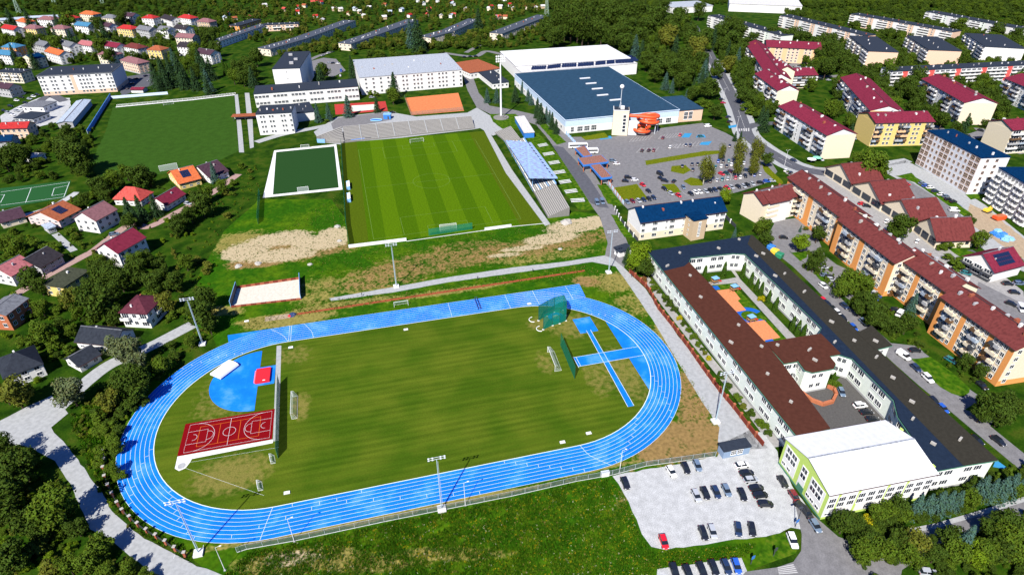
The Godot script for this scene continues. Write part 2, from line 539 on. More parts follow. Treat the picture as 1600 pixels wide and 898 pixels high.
func sports_ground() -> void:
	var inf := base("infield", TRACK, TURN)
	inf.set_meta("kind", "structure")
	infield_material()
	var ov := oval(36.5)
	var ls := SurfaceTool.new()
	ls.begin(Mesh.PRIMITIVE_TRIANGLES)
	for k in Geometry2D.triangulate_polygon(ov):
		ls.set_normal(Vector3.UP)
		ls.set_uv(Vector2((ov[k].x + 80.0) / 160.0, (ov[k].y + 37.0) / 74.0))
		ls.add_vertex(Vector3(ov[k].x, 0.05, ov[k].y))
	ls.set_material(M["infield"])
	put(ls.commit(), "lawn", inf)
	var t := base("running_track", TRACK, TURN)
	t.set_meta("kind", "structure")
	var st := mb()
	add_strip(st, oval(41.38), 9.76, 0.08, true)
	put(done(st, "track_blue"), "surface", t)
	sheet("sprint_chute", PackedVector2Array([Vector2(38, -46.26), Vector2(72.1, -46.4), Vector2(71.3, -36.6), Vector2(38, -36.6)]), 0.07, "track_blue", t)
	sheet("sprint_chute", PackedVector2Array([Vector2(-64, -46), Vector2(-38, -46.26), Vector2(-38, -40), Vector2(-63, -41)]), 0.07, "track_blue", t)
	for k in 9:
		strip("lane_line", oval(36.5 + k * 1.22), 0.22 if k == 0 else 0.085, 0.09, "line", t, true)
		strip("lane_line", PackedVector2Array([Vector2(42, -36.5 - k * 1.22), Vector2(71.3 + 0.1 * k, -36.5 - k * 1.22)]), 0.085, 0.088, "line", t)
	# start, finish and stagger marks
	for x in [-42.2, -41.5, 17.5, 40.5, 52.0, 66.0]:
		strip("start_line", PackedVector2Array([Vector2(x, -36.5), Vector2(x, -46.2)]), 0.10, 0.096, "line", t)
	strip("start_line", smooth_line(PackedVector2Array([Vector2(-33.5, -36.7), Vector2(-34.4, -41), Vector2(-37.0, -46.2)])), 0.10, 0.096, "line", t)
	strip("start_line", smooth_line(PackedVector2Array([Vector2(-42.5, -36.7), Vector2(-44.5, -41), Vector2(-49.0, -46.0)])), 0.10, 0.096, "line", t)
	strip("start_line", smooth_line(PackedVector2Array([Vector2(43, 36.6), Vector2(44.5, 41), Vector2(49, 45.7)])), 0.10, 0.096, "line", t)
	strip("start_line", smooth_line(PackedVector2Array([Vector2(-43, 36.6), Vector2(-44.2, 41), Vector2(-45.5, 46.1)])), 0.10, 0.096, "line", t)
	for k in 8:
		var r := 36.5 + k * 1.22
		for a in [[-1.0, 0.42], [-1.0, 0.95], [1.0, 0.62], [1.0, -0.5], [1.0, 1.2], [-1.0, -0.9]]:
			var an: float = a[1] + (k - 4) * 0.06
			var d := Vector2(a[0] * cos(an), sin(an))
			var c := Vector2(a[0] * 42.195, 0)
			strip("stagger_mark", PackedVector2Array([c + d * (r + 0.1), c + d * (r + 1.1)]), 0.09, 0.096, "line", t)
		for x in [-20.0 - k * 6.5, -38.0 + k * 7.0, 20.0 + k * 3.0]:
			strip("stagger_mark", PackedVector2Array([Vector2(x, r + 0.1), Vector2(x, r + 1.1)]), 0.09, 0.096, "line", t)
	# jumping fan with its mats' bays, runways, throwing pads
	var fan := arc(Vector2(-51.0, -18.0), 15.3, PI * 0.5, PI * 1.5, 24)
	var fixed := PackedVector2Array()
	for q in fan:
		if (q - Vector2(-42.195, 0)).length() < 36.0: fixed.append(q)
		else: fixed.append(Vector2(-42.195, 0) + (q - Vector2(-42.195, 0)).normalized() * 36.0)
	var d1 := base("jumping_fan", TRACK, TURN)
	d1.set_meta("kind", "structure")
	sheet("surface", fixed, 0.07, "track_blue", d1)
	sheet("mat_bay", rect2(-51.5, -24.0, -45.8, -14.4), 0.066, "track_blue", d1)
	var d2 := base("jumping_pad", TRACK, TURN)
	d2.set_meta("kind", "structure")
	var seg := PackedVector2Array()
	for i in 19:
		var q := Vector2(42.195, 0) + Vector2.from_angle(lerpf(0.575, -0.565, i / 18.0)) * 36.4
		seg.append(q)
	sheet("segment", seg, 0.062, "track_blue", d2)
	sheet("square", rect2(61.3, -23.5, 68.2, -14.4), 0.062, "track_blue", d2)
	sheet("runway", rect2(54.2, -2.2, 78.6, 3.0), 0.066, "track_blue", d2)
	sheet("runway", PackedVector2Array([Vector2(64.0, -15.7), Vector2(65.6, -15.7), Vector2(65.0, 25.2), Vector2(62.9, 25.2)]), 0.07, "track_blue", d2)
	for q in [[64.0, -15.7, 62.9, 25.2], [65.6, -15.7, 65.0, 25.2], [54.2, -2.1, 78.4, -2.1], [54.2, 2.9, 78.4, 2.9], [54.3, -2.6, 54.3, 3.5], [55.2, -2.1, 55.2, 2.9]]:
		strip("edge_line", PackedVector2Array([Vector2(q[0], q[1]), Vector2(q[2], q[3])]), 0.13, 0.078, "line", d2)
	court()
	# concrete strip behind the goal, shot put sector
	var cs := base("concrete_strip", TRACK, TURN)
	cs.set_meta("kind", "structure")
	sheet("slab", PackedVector2Array([Vector2(-46.2, -35.0), Vector2(-44.6, -34.8), Vector2(-42.9, 12.3), Vector2(-44.5, 12.3)]), 0.062, "concrete", cs)
	sheet("slab", PackedVector2Array([Vector2(-70.8, 11.4), Vector2(-44.5, 11.4), Vector2(-44.5, 12.9), Vector2(-66.6, 13.4), Vector2(-67.0, 14.8), Vector2(-67.8, 16.6), Vector2(-69.4, 17.2), Vector2(-70.7, 16.0)]), 0.058, "white_concrete", cs)
	sheet("throwing_circle", arc(Vector2(-69.0, 15.4), 1.1, 0, TAU, 20), 0.07, "concrete", cs)
	for q in [[-67.0, 14.6, -42.6, 15.1], [-67.6, 16.7, -45.5, 32.0]]:
		strip("sector_line", PackedVector2Array([Vector2(q[0], q[1]), Vector2(q[2], q[3])]), 0.05, 0.07, "line", cs)
	# long jump run-up, sand pit, sand court
	var lj := base("long_jump_runway", TRACK, TURN)
	lj.set_meta("kind", "structure")
	sheet("runway", PackedVector2Array([Vector2(-40.5, -54.2), Vector2(78, -56.4), Vector2(78, -55.0), Vector2(-40.5, -52.8)]), 0.05, "cinder", lj)
	sheet("sand_pit", rect2(-51.5, -54.6, -42.4, -51.5), 0.055, "sandy", lj)

func infield_material() -> void:
	# mown grass: soft patches, mowing lines along the field, worn goal mouths and dry corners
	var w := 1280
	var h := 592
	var n := FastNoiseLite.new()
	n.fractal_octaves = 5
	n.frequency = 0.006
	n.seed = 31
	var patch := n.get_image(w, h).get_data()
	n.frequency = 0.05
	n.seed = 32
	var blot := n.get_image(w, h).get_data()
	n.frequency = 0.22
	n.seed = 33
	var fine := n.get_image(w, h).get_data()
	n.frequency = 0.05
	n.seed = 34
	var s := n.get_image(w / 16, h)
	s.resize(w, h, Image.INTERPOLATE_CUBIC)
	var streak := s.get_data()
	var bytes := PackedByteArray()
	bytes.resize(w * h * 3)
	var worn := [[-37.0, -1.0, 4.0, 8.0, 0.8], [44.0, -2.0, 4.0, 8.0, 0.6], [-55.0, 22.0, 14.0, 9.0, 0.95], [-62.0, -8.0, 10.0, 20.0, 0.45], [60.0, -20.0, 12.0, 10.0, 0.75], [68.0, 10.0, 9.0, 18.0, 0.7], [50.0, -24.0, 8.0, 6.0, 0.9], [58.0, 10.0, 5.0, 12.0, 0.6], [-40.0, -28.0, 8.0, 7.0, 0.5]]
	for j in h:
		for i in w:
			var k := j * w + i
			var x := i * 0.125 - 80.0
			var z := j * 0.125 - 37.0
			var p := patch[k] / 255.0
			var f := fine[k] / 255.0
			var t := streak[k] / 255.0
			var c := Color(0.042, 0.084, 0.004).lerp(Color(0.080, 0.112, 0.008), clampf((p - 0.5) * 1.3 + 0.45 + (t - 0.5) * 0.5, 0.0, 1.0))
			c *= 0.62 + 0.42 * f + 0.22 * t + 0.06 * sin(z * 2.6)
			for q in worn:
				var u: float = (x - q[0]) / q[2]
				var v: float = (z - q[1]) / q[3]
				var d: float = 1.0 - u * u - v * v
				if d > 0.0: c = c.lerp(Color(0.205, 0.170, 0.045) * (0.6 + 0.7 * f), clampf(d * q[4] * 1.5 + (blot[k] / 255.0 - 0.62) * 1.6, 0.0, 1.0) * minf(1.0, d * 2.0) * 0.7)
			c = c.linear_to_srgb()
			bytes[k * 3] = int(clampf(c.r, 0, 1) * 255)
			bytes[k * 3 + 1] = int(clampf(c.g, 0, 1) * 255)
			bytes[k * 3 + 2] = int(clampf(c.b, 0, 1) * 255)
	var m := mat("infield", [1, 1, 1], 1.0)
	m.albedo_texture = ImageTexture.create_from_image(Image.create_from_data(w, h, false, Image.FORMAT_RGB8, bytes))

func court() -> void:
	var c := base("basketball_court", TRACK, TURN)
	c.set_meta("kind", "structure")
	sheet("surface", rect2(-70.9, -1.9, -44.8, 11.3), 0.066, "crimson", c)
	var lines := []
	lines.append(rect2(-69.4, -1.0, -45.6, 10.4))
	for s in [-1.0, 1.0]:
		var ex: float = -57.5 + s * 11.9
		lines.append(PackedVector2Array([Vector2(ex, 2.1), Vector2(ex - s * 5.6, 2.1), Vector2(ex - s * 5.6, 7.3), Vector2(ex, 7.3)]))
		lines.append(arc(Vector2(ex - s * 5.6, 4.7), 1.8, -PI / 2 if s < 0 else PI / 2, PI / 2 if s < 0 else PI * 1.5, 14))
		lines.append(arc(Vector2(ex - s * 1.6, 4.7), 1.25, -PI / 2 if s < 0 else PI / 2, PI / 2 if s < 0 else PI * 1.5, 12))
		lines.append(arc(Vector2(ex - s * 2.0, 4.7), 5.7, -1.5 if s < 0 else PI - 1.5, 1.5 if s < 0 else PI + 1.5, 24))
	lines.append(PackedVector2Array([Vector2(-57.5, -1), Vector2(-57.5, 10.4)]))
	lines.append(arc(Vector2(-57.5, 4.7), 1.8, 0, TAU, 22))
	for i in lines.size():
		strip("court_line", lines[i], 0.075, 0.076, "line", c, i == 0)
	for q in [[-66.2, 0.6, -48.8, 0.6], [-66.2, 8.8, -48.8, 8.8], [-66.2, 0.6, -66.2, 8.8], [-48.8, 0.6, -48.8, 8.8], [-60.4, 0.6, -60.4, 8.8], [-54.6, 0.6, -54.6, 8.8]]:
		strip("volleyball_line", PackedVector2Array([Vector2(q[0], q[1]), Vector2(q[2], q[3])]), 0.09, 0.072, "orange_line", c)

# ------------------------------------------------------------------ buildings
func window_mesh(leaves: int, bars: int, frame := "frame_white", glass := "glass") -> ArrayMesh:
	var k := "window %d %d %s %s" % [leaves, bars, frame, glass]
	if kept.has(k): return kept[k]
	var st := mb()
	var e := 0.06 / leaves + 0.022
	add_box(st, Vector3(-0.5, -0.5, 0), Vector3(-0.5 + e, 0.5, 0.09))
	add_box(st, Vector3(0.5 - e, -0.5, 0), Vector3(0.5, 0.5, 0.09))
	add_box(st, Vector3(-0.5 + e, -0.5, 0), Vector3(0.5 - e, -0.42, 0.13))
	add_box(st, Vector3(-0.5 + e, 0.43, 0), Vector3(0.5 - e, 0.5, 0.09))
	for i in range(1, leaves):
		var x := -0.5 + float(i) / leaves
		add_box(st, Vector3(x - e * 0.4, -0.42, 0), Vector3(x + e * 0.4, 0.43, 0.08))
	for i in range(1, bars + 1):
		var y := -0.42 + 0.85 * i / (bars + 1)
		add_box(st, Vector3(-0.5 + e, y - 0.02, 0), Vector3(0.5 - e, y + 0.02, 0.07))
	var mesh := done(st, frame)
	var g := mb()
	quad(g, Vector3(-0.5 + e, -0.42, 0.03), Vector3(-0.5 + e, 0.43, 0.03), Vector3(0.5 - e, 0.43, 0.03), Vector3(0.5 - e, -0.42, 0.03))
	kept[k] = done(g, glass, mesh)
	return kept[k]

func balcony_mesh(m: String, railed: bool) -> ArrayMesh:
	var k := "balcony %s %s" % [m, railed]
	if kept.has(k): return kept[k]
	var st := mb()
	add_box(st, Vector3(-0.5, -0.16, 0), Vector3(0.5, 0.0, 1.0))
	if railed:
		add_box(st, Vector3(-0.5, 0.92, 0.95), Vector3(0.5, 1.0, 1.0))
		for i in 9:
			var x := -0.49 + 0.98 * i / 8.0
			add_box(st, Vector3(x - 0.012, 0, 0.96), Vector3(x + 0.012, 0.92, 0.99))
		for s in [-1.0, 1.0]:
			add_box(st, Vector3(s * 0.49 - 0.01, 0, 0), Vector3(s * 0.49 + 0.01, 1.0, 0.95))
	else:
		add_box(st, Vector3(-0.5, 0, 0.92), Vector3(0.5, 0.95, 1.0))
		add_box(st, Vector3(-0.5, 0, 0), Vector3(-0.47, 0.95, 0.92))
		add_box(st, Vector3(0.47, 0, 0), Vector3(0.5, 0.95, 0.92))
	kept[k] = done(st, m)
	return kept[k]

func gable_roof(lx: float, lz: float, h: float, rh: float, over: float, along_x: bool, m: String, hip := 0.0) -> ArrayMesh:
	# a pitched roof with thickness; hip is how far the ridge is drawn in at each end
	var st := mb()
	var a := (lx if along_x else lz) / 2.0 + over
	var b := (lz if along_x else lx) / 2.0 + over
	var drop := rh * over / maxf(b - over, 0.1)
	var th := 0.28
	var y0 := h - drop
	var y1 := h + rh
	for layer in 2:
		var dy := 0.0 if layer else th
		var e := [Vector3(-a, y0 + dy, -b), Vector3(a, y0 + dy, -b), Vector3(a, y0 + dy, b), Vector3(-a, y0 + dy, b), Vector3(-a + hip, y1 + dy, 0), Vector3(a - hip, y1 + dy, 0)]
		if not along_x:
			for i in 6: e[i] = Vector3(e[i].z, e[i].y, -e[i].x)
		quad(st, e[3], e[4], e[5], e[2])
		quad(st, e[1], e[5], e[4], e[0])
		if hip > 0.0:
			tri(st, e[0], e[4], e[3])
			tri(st, e[2], e[5], e[1])
	var rim := [Vector3(-a, y0, -b), Vector3(-a + hip, y1, 0) if hip == 0.0 else Vector3(-a, y0, 0), Vector3(-a, y0, b), Vector3(a, y0, b), Vector3(a - hip, y1, 0) if hip == 0.0 else Vector3(a, y0, 0), Vector3(a, y0, -b)]
	for i in 6:
		var p: Vector3 = rim[i]
		var q: Vector3 = rim[(i + 1) % 6]
		if not along_x:
			p = Vector3(p.z, p.y, -p.x)
			q = Vector3(q.z, q.y, -q.x)
		quad(st, p, p + Vector3(0, th, 0), q + Vector3(0, th, 0), q)
	return done(st, m)

func facade(b: Node3D, p: Vector2, q: Vector2, out: Vector2, h: float, pattern: String, o: Dictionary) -> void:
	# windows, doors and balconies along one wall from p to q
	var l := (q - p).length()
	var d := (q - p) / l
	var yaw := atan2(out.x, out.y)
	var st: int = o.get("st", 2)
	var y0: float = o.get("y0", 0.6)
	var sh := (h - y0) / st
	var n := pattern.length()
	var rail: String = o.get("bal", "plaster_white")
	var fr: String = o.get("fr", "frame_white")
	for i in n:
		var c := pattern[i]
		if c == ".": continue
		var s := p + d * (l * (i + 0.5) / n)
		var w := l / n
		if c == "|":
			box(b, "facade_panel", Vector3(s.x + out.x * 0.03, h / 2.0, s.y + out.y * 0.03), Vector3(w, h - 0.1, 0.12), o.get("pan", "plaster_orange"), yaw)
			continue
		if c == "T":
			put(window_mesh(2, st * 2, fr), "stair_window", b, Vector3(s.x, h * 0.52, s.y) + Vector3(out.x, 0, out.y) * 0.02, yaw, Vector3(minf(w * 0.6, 1.6), h * 0.72, 1))
			continue
		for k in st:
			var y := y0 + sh * (k + 0.5)
			var at := Vector3(s.x, y, s.y) + Vector3(out.x, 0, out.y) * (0.07 if o.has("pl") else 0.01)
			match c:
				"w": put(window_mesh(2, 0, fr), "window", b, at, yaw, Vector3(minf(1.6, w * 0.72), minf(1.75, sh * 0.6), 1))
				"W": put(window_mesh(3, 0, fr), "window", b, at, yaw, Vector3(minf(3.0, w * 0.84), minf(2.0, sh * 0.62), 1))
				"s": put(window_mesh(1, 0, fr), "window", b, at, yaw, Vector3(0.8, 0.9, 1))
				"G": put(window_mesh(3, 1, fr), "window", b, at, yaw, Vector3(w * 0.84, sh * 0.78, 1))
				"D":
					if k == 0: box(b, "door", Vector3(s.x, 1.1, s.y), Vector3(1.3, 2.2, 0.16), o.get("door", "dark_metal"), yaw)
					else: put(window_mesh(2, 0, fr), "window", b, at, yaw, Vector3(minf(1.45, w * 0.7), minf(1.55, sh * 0.58), 1))
				"B", "R":
					put(window_mesh(3, 0, fr), "balcony_door", b, at + Vector3(0, -0.1, 0), yaw, Vector3(w * 0.78, sh * 0.76, 1))
					if k >= o.get("b0", 1): put(balcony_mesh(["plaster_grey", rail, "dark_metal", "timber_dark", rail, "roof_metal", rail][(i * 5 + k * 3 + int(absf(b.position.x))) % 7] if o.has("mix") else rail, c == "R"), "balcony", b, Vector3(at.x, y0 + sh * k + 0.05, at.z), yaw, Vector3(w * 0.97, 1.05, o.get("bd", 1.3)))

func building(called: String, label: String, cat: String, group: String, at: Vector3, yaw: float, pts: PackedVector2Array, h: float, wall: String, roof: String, o: Dictionary) -> Node3D:
	var b: Node3D = o.into if o.has("into") else thing(called, label, cat, at, yaw, group)
	var rk: String = o.get("rk", "flat")
	var rh: float = o.get("rh", 0.0)
	var st := mb()
	if not Geometry2D.is_polygon_clockwise(pts): pts.reverse()
	add_prism(st, pts, 0.0, h)
	var rect := Rect2(pts[0], Vector2.ZERO)
	for p in pts: rect = rect.expand(p)
	var lx := rect.size.x
	var lz := rect.size.y
	if rk == "x":
		for s in [-1.0, 1.0]: tri(st, Vector3(s * lx / 2, h, -lz / 2), Vector3(s * lx / 2, h + rh, 0), Vector3(s * lx / 2, h, lz / 2))
	if rk == "z":
		for s in [-1.0, 1.0]: tri(st, Vector3(-lx / 2, h, s * lz / 2), Vector3(0, h + rh, s * lz / 2), Vector3(lx / 2, h, s * lz / 2))
	put(done(st, wall), "wall", b)
	if o.has("pl"):
		var ps := mb()
		add_prism(ps, Geometry2D.offset_polygon(pts, 0.06)[0], 0.0, o.get("plh", 0.9))
		put(done(ps, o.pl), "plinth", b)
	var rn: MeshInstance3D
	var over: float = o.get("ov", 0.5)
	match rk:
		"x": rn = put(gable_roof(lx, lz, h, rh, over, true, roof), "roof", b)
		"z": rn = put(gable_roof(lx, lz, h, rh, over, false, roof), "roof", b)
		"hx": rn = put(gable_roof(lx, lz, h, rh, over, true, roof, minf(lz / 2 + over, lx / 2 + over - 0.4)), "roof", b)
		"hz": rn = put(gable_roof(lx, lz, h, rh, over, false, roof, minf(lx / 2 + over, lz / 2 + over - 0.4)), "roof", b)
		"none": pass
		_:
			var rs := mb()
			add_prism(rs, Geometry2D.offset_polygon(pts, over)[0], h + 0.002, h + 0.4)
			rn = put(done(rs, o.get("edge", roof)), "roof", b)
			var top := mb()
			add_prism(top, Geometry2D.offset_polygon(pts, over - 0.35)[0], h + 0.4, h + 0.47)
			if o.has("edge"): put(done(top, roof), "roofing", rn)
	if rk == "x" or rk == "z":
		var along := Vector3(lx + over * 1.9, 0.12, 0.4) if rk == "x" else Vector3(0.4, 0.12, lz + over * 1.9)
		box(rn, "ridge_cap", Vector3(0, h + rh + 0.31, 0), along, "roof_grey" if lx + lz < 40.0 else "ridge_dark")
		var half := (lz if rk == "x" else lx) / 2 + over + 0.08
		var low := h - rh * over / maxf(half - over, 0.1) + 0.12
		for s in [-1.0, 1.0]:
			box(rn, "gutter", Vector3(0, low, s * half) if rk == "x" else Vector3(s * half, low, 0), Vector3(along.x, 0.16, 0.16) if rk == "x" else Vector3(0.16, 0.16, along.z), "ridge_dark")
	# chimneys and vents
	var rng := RandomNumberGenerator.new()
	rng.seed = int(absf(at.x * 13.0 + at.z * 7.0)) + 1
	for i in int(o.get("ch", 0)):
		var n: int = o.ch
		var f := (i + 0.5 + rng.randf_range(-0.25, 0.25)) / n - 0.5
		var g := rng.randf_range(-0.22, 0.22)
		var long_x := lx > lz
		var c := Vector2(lx * f, lz * g) if long_x else Vector2(lx * g, lz * f)
		c += rect.get_center()
		if not Geometry2D.is_point_in_polygon(c, pts): continue
		var top := h + 0.4
		if rk == "x": top = h + rh * (1.0 - absf(c.y) / (lz / 2))
		elif rk == "z": top = h + rh * (1.0 - absf(c.x) / (lx / 2))
		elif rk == "hx" or rk == "hz": top = h + rh * minf(1.0 - absf(c.x) / (lx / 2), 1.0 - absf(c.y) / (lz / 2))
		var sz: Array = o.get("chs", [0.6, 1.1, 0.9])
		var k := rng.randf_range(0.55, 1.2)
		var hi: float = sz[1] * rng.randf_range(0.7, 1.3)
		box(rn, "chimney", Vector3(c.x, top + hi * 0.42, c.y), Vector3(sz[0] * k, hi * 1.2, sz[2] * rng.randf_range(0.5, 1.1)), [o.get("chm", "plaster_white"), "plaster_grey", "pale_stone", "brick_pillar"][rng.randi() % (4 if i % 2 else 2)])
	# walls that look towards the photographer carry their windows
	var eye := (EYE - at).rotated(Vector3.UP, -yaw)
	for i in pts.size():
		var p := pts[i]
		var q := pts[(i + 1) % pts.size()]
		var d := (q - p).normalized()
		var out := Vector2(d.y, -d.x)
		if Geometry2D.is_point_in_polygon((p + q) / 2 + out * 0.05, pts): out = -out
		if out.dot(Vector2(eye.x, eye.z) - (p + q) / 2) <= 0.0: continue
		var l := (q - p).length()
		var pat := ""
		if o.has("u") and absf(out.y) > 0.9 and pts.size() == 4: pat = o.u
		elif o.has("v") and absf(out.x) > 0.9 and pts.size() == 4: pat = o.v
		elif o.has("all"): pat = o.all
		if pat == "": pat = "w".repeat(maxi(1, int(l / o.get("mod", 3.3))))
		elif pat == "-": continue
		elif pat.begins_with("*"): pat = pat.substr(1).repeat(maxi(1, int(l / o.get("mod", 12.0))))
		if l < 2.0: continue
		facade(b, p, q, out, h, pat, o)
	return b

func corners(lx: float, lz: float) -> PackedVector2Array:
	return rect2(-lx / 2, -lz / 2, lx / 2, lz / 2)

var made := {}
func town() -> void:
	for r in RECTS:
		var b := building(r[0], r[1], r[2], r[3], Vector3(r[4], 0, r[5]), r[6], corners(r[7], r[8]), r[9], r[10], r[11], r[12])
		made[b.name] = [b, r[7], r[8], r[9]]

# ------------------------------------------------------------------ trees and other plants
# crowns are many leaf sprays spread through lobes; unit height 1, radius about 0.42
func spray(st: SurfaceTool, rng: RandomNumberGenerator, at: Vector3, n: Vector3, size: float, c: Color) -> void:
	# a small bent leaf cluster: two triangles with a fold
	var a := n.cross(Vector3(rng.randf_range(-1, 1), rng.randf_range(-1, 1), rng.randf_range(-1, 1))).normalized()
	var b := n.cross(a).normalized()
	a *= size * rng.randf_range(0.7, 1.3)
	b *= size * rng.randf_range(0.5, 1.0)
	var f := n * size * 0.35
	st.set_color(c)
	st.add_vertex(at - a)
	st.add_vertex(at + b - f)
	st.add_vertex(at + a + f * 0.3)
	st.add_vertex(at - a)
	st.add_vertex(at + a + f * 0.3)
	st.add_vertex(at - b - f)

func leaf_tone(rng: RandomNumberGenerator, lobe: float) -> Color:
	var v := lobe * rng.randf_range(0.55, 1.35)
	return Color(v * rng.randf_range(0.85, 1.25), v, v * rng.randf_range(0.6, 1.1))

func start_leaves() -> SurfaceTool:
	var st := SurfaceTool.new()
	st.begin(Mesh.PRIMITIVE_TRIANGLES)
	st.set_smooth_group(-1)
	return st

func broad_crown(seed_at: int, lobes: int, per: int, flat: float, leaf: float, low := 0.2) -> ArrayMesh:
	var rng := RandomNumberGenerator.new()
	rng.seed = seed_at
	var st := start_leaves()
	for i in lobes:
		var an := rng.randf() * TAU
		var hh := rng.randf()
		var ring := sqrt(rng.randf()) * 0.30 * (1.0 - 0.55 * absf(hh - 0.35))
		var c := Vector3(cos(an) * ring, lerpf(low + 0.12, 0.86, hh), sin(an) * ring)
		if i == 0: c = Vector3(0, 0.55, 0)
		var r := rng.randf_range(0.13, 0.20) if i else 0.26
		var tone := rng.randf_range(0.75, 1.25)
		for k in (per if i else per * 2):
			var d := Vector3(rng.randfn(), rng.randfn(), rng.randfn()).normalized()
			var rr := r * rng.randf_range(0.72, 1.12)
			var p := c + Vector3(d.x * rr, d.y * rr * flat, d.z * rr)
			var n := (d + Vector3(rng.randfn(), rng.randfn() + 0.4, rng.randfn()) * 0.45).normalized()
			spray(st, rng, p, n, leaf * rng.randf_range(0.7, 1.4), leaf_tone(rng, tone))
	return done(st, "leaf_mid")

func spruce_crown(seed_at: int, wide: float) -> ArrayMesh:
	var rng := RandomNumberGenerator.new()
	rng.seed = seed_at
	var st := start_leaves()
	for i in 26:
		var h := 0.06 + 0.94 * float(i) / 26.0
		var r := wide * (1.0 - h) ** 0.85 * rng.randf_range(0.85, 1.1) + 0.008
		var n := int(lerpf(17, 5, h))
		for k in n:
			var an := TAU * (k + rng.randf()) / n
			var d := Vector3(cos(an), 0, sin(an))
			var len := r * rng.randf_range(0.75, 1.12)
			var tone := rng.randf_range(0.7, 1.25)
			for s in 5:
				var f := (s + 0.6) / 5.0
				var p := Vector3(0, h, 0) + d * len * f - Vector3(0, len * 0.45 * f * f - 0.01, 0)
				var nn := (Vector3.UP + d * 0.5 + Vector3(rng.randfn(), rng.randfn(), rng.randfn()) * 0.35).normalized()
				spray(st, rng, p, nn, 0.030 * (0.6 + wide), leaf_tone(rng, tone))
	return done(st, "leaf_mid")

func column_crown(seed_at: int) -> ArrayMesh:
	var rng := RandomNumberGenerator.new()
	rng.seed = seed_at
	var st := start_leaves()
	for i in 900:
		var h := rng.randf()
		var r := 0.17 * pow(1.0 - h, 0.45) * (0.75 + 0.25 * minf(1.0, h * 6.0)) * rng.randf_range(0.8, 1.08)
		var an := rng.randf() * TAU
		var d := Vector3(cos(an), 0, sin(an))
		spray(st, rng, Vector3(0, 0.02 + h * 0.98, 0) + d * r, (d + Vector3(0, 0.35, 0) + Vector3(rng.randfn(), rng.randfn(), rng.randfn()) * 0.3).normalized(), 0.03, leaf_tone(rng, rng.randf_range(0.85, 1.15)))
	return done(st, "leaf_mid")

func trunk_mesh(limbs: bool, m: String) -> ArrayMesh:
	var st := mb()
	var rng := RandomNumberGenerator.new()
	rng.seed = 5
	var bars := [[Vector3.ZERO, Vector3(0.01, 0.55, 0.0), 0.028, 0.014]]
	if limbs:
		for i in 6:
			var an := TAU * i / 6.0 + 0.4
			bars.append([Vector3(0, 0.22 + 0.05 * i, 0), Vector3(cos(an) * 0.24, 0.50 + 0.05 * i, sin(an) * 0.24), 0.012, 0.004])
	for b in bars:
		var a: Vector3 = b[0]
		var q: Vector3 = b[1]
		var x := (q - a).cross(Vector3(0.3, 0.1, 1)).normalized()
		var z := x.cross(q - a).normalized()
		for k in 6:
			var c0 := cos(TAU * k / 6.0)
			var s0 := sin(TAU * k / 6.0)
			var c1 := cos(TAU * (k + 1) / 6.0)
			var s1 := sin(TAU * (k + 1) / 6.0)
			quad(st, a + (x * c0 + z * s0) * b[2], q + (x * c0 + z * s0) * b[3], q + (x * c1 + z * s1) * b[3], a + (x * c1 + z * s1) * b[2])
	return done(st, m)

var crowns := {}
func plant_kit() -> void:
	for c in [["dark", 0.042, 0.073, 0.010], ["mid", 0.068, 0.112, 0.011], ["olive", 0.105, 0.120, 0.018], ["bright", 0.110, 0.175, 0.010], ["spruce", 0.028, 0.060, 0.025], ["blue", 0.052, 0.105, 0.090], ["yellow", 0.34, 0.30, 0.01], ["thuja", 0.034, 0.076, 0.008], ["rust", 0.17, 0.080, 0.03], ["grey", 0.100, 0.125, 0.058]]:
		var m := mat("leaf_" + c[0], [c[1], c[2], c[3]], 0.75)
		m.vertex_color_use_as_albedo = true
		m.backlight_enabled = true
		m.backlight = lin(c[1] * 0.6, c[2] * 0.6, c[3] * 0.3)
	mat("bark", [0.085, 0.062, 0.045], 1.0, "rough", 2.0)
	mat("pale_bark", [0.52, 0.48, 0.42], 1.0, "rough", 2.0)
	crowns.broad = [broad_crown(1, 16, 120, 0.85, 0.030), broad_crown(2, 20, 105, 0.8, 0.028), broad_crown(3, 13, 140, 0.95, 0.032), broad_crown(4, 18, 110, 0.9, 0.030, 0.12)]
	crowns.tall = [broad_crown(11, 22, 90, 1.3, 0.024), broad_crown(12, 18, 110, 1.2, 0.024)]
	crowns.spruce = [spruce_crown(21, 0.24), spruce_crown(22, 0.28), spruce_crown(23, 0.20)]
	crowns.column = [column_crown(31), column_crown(32)]
	crowns.bush = [broad_crown(41, 9, 110, 0.8, 0.040, 0.0), broad_crown(42, 7, 130, 0.75, 0.044, 0.0)]
	kept.trunk = trunk_mesh(true, "bark")
	kept.stem = trunk_mesh(false, "bark")
	kept.birch = trunk_mesh(true, "pale_bark")

func tree(called: String, label: String, cat: String, group: String, shape: String, tone: String, x: float, z: float, h: float, w: float, v: int) -> void:
	# w is the crown's radius
	var yaw := fmod(x * 1.7 + z * 2.3, TAU)
	var t := thing(called, label, cat, Vector3(x, 0, z), yaw, group)
	var wide := w / 0.42
	if shape == "spruce": wide = w / 0.24
	if shape == "column": wide = w / 0.17
	var list: Array = crowns[shape]
	var tm: Mesh = kept.birch if tone == "olive" and shape == "tall" else (kept.trunk if shape == "broad" or shape == "tall" else kept.stem)
	put(tm, "stem" if shape == "bush" else "trunk", t, Vector3(0, -0.02, 0), 0.0, Vector3(minf(wide, h), h * (0.6 if shape == "bush" else 1.0), minf(wide, h)))
	var c := put(list[v % list.size()], "foliage" if shape == "bush" else "crown", t, Vector3.ZERO, 0.0, Vector3(wide, h, wide))
	c.set_surface_override_material(0, M["leaf_" + tone])

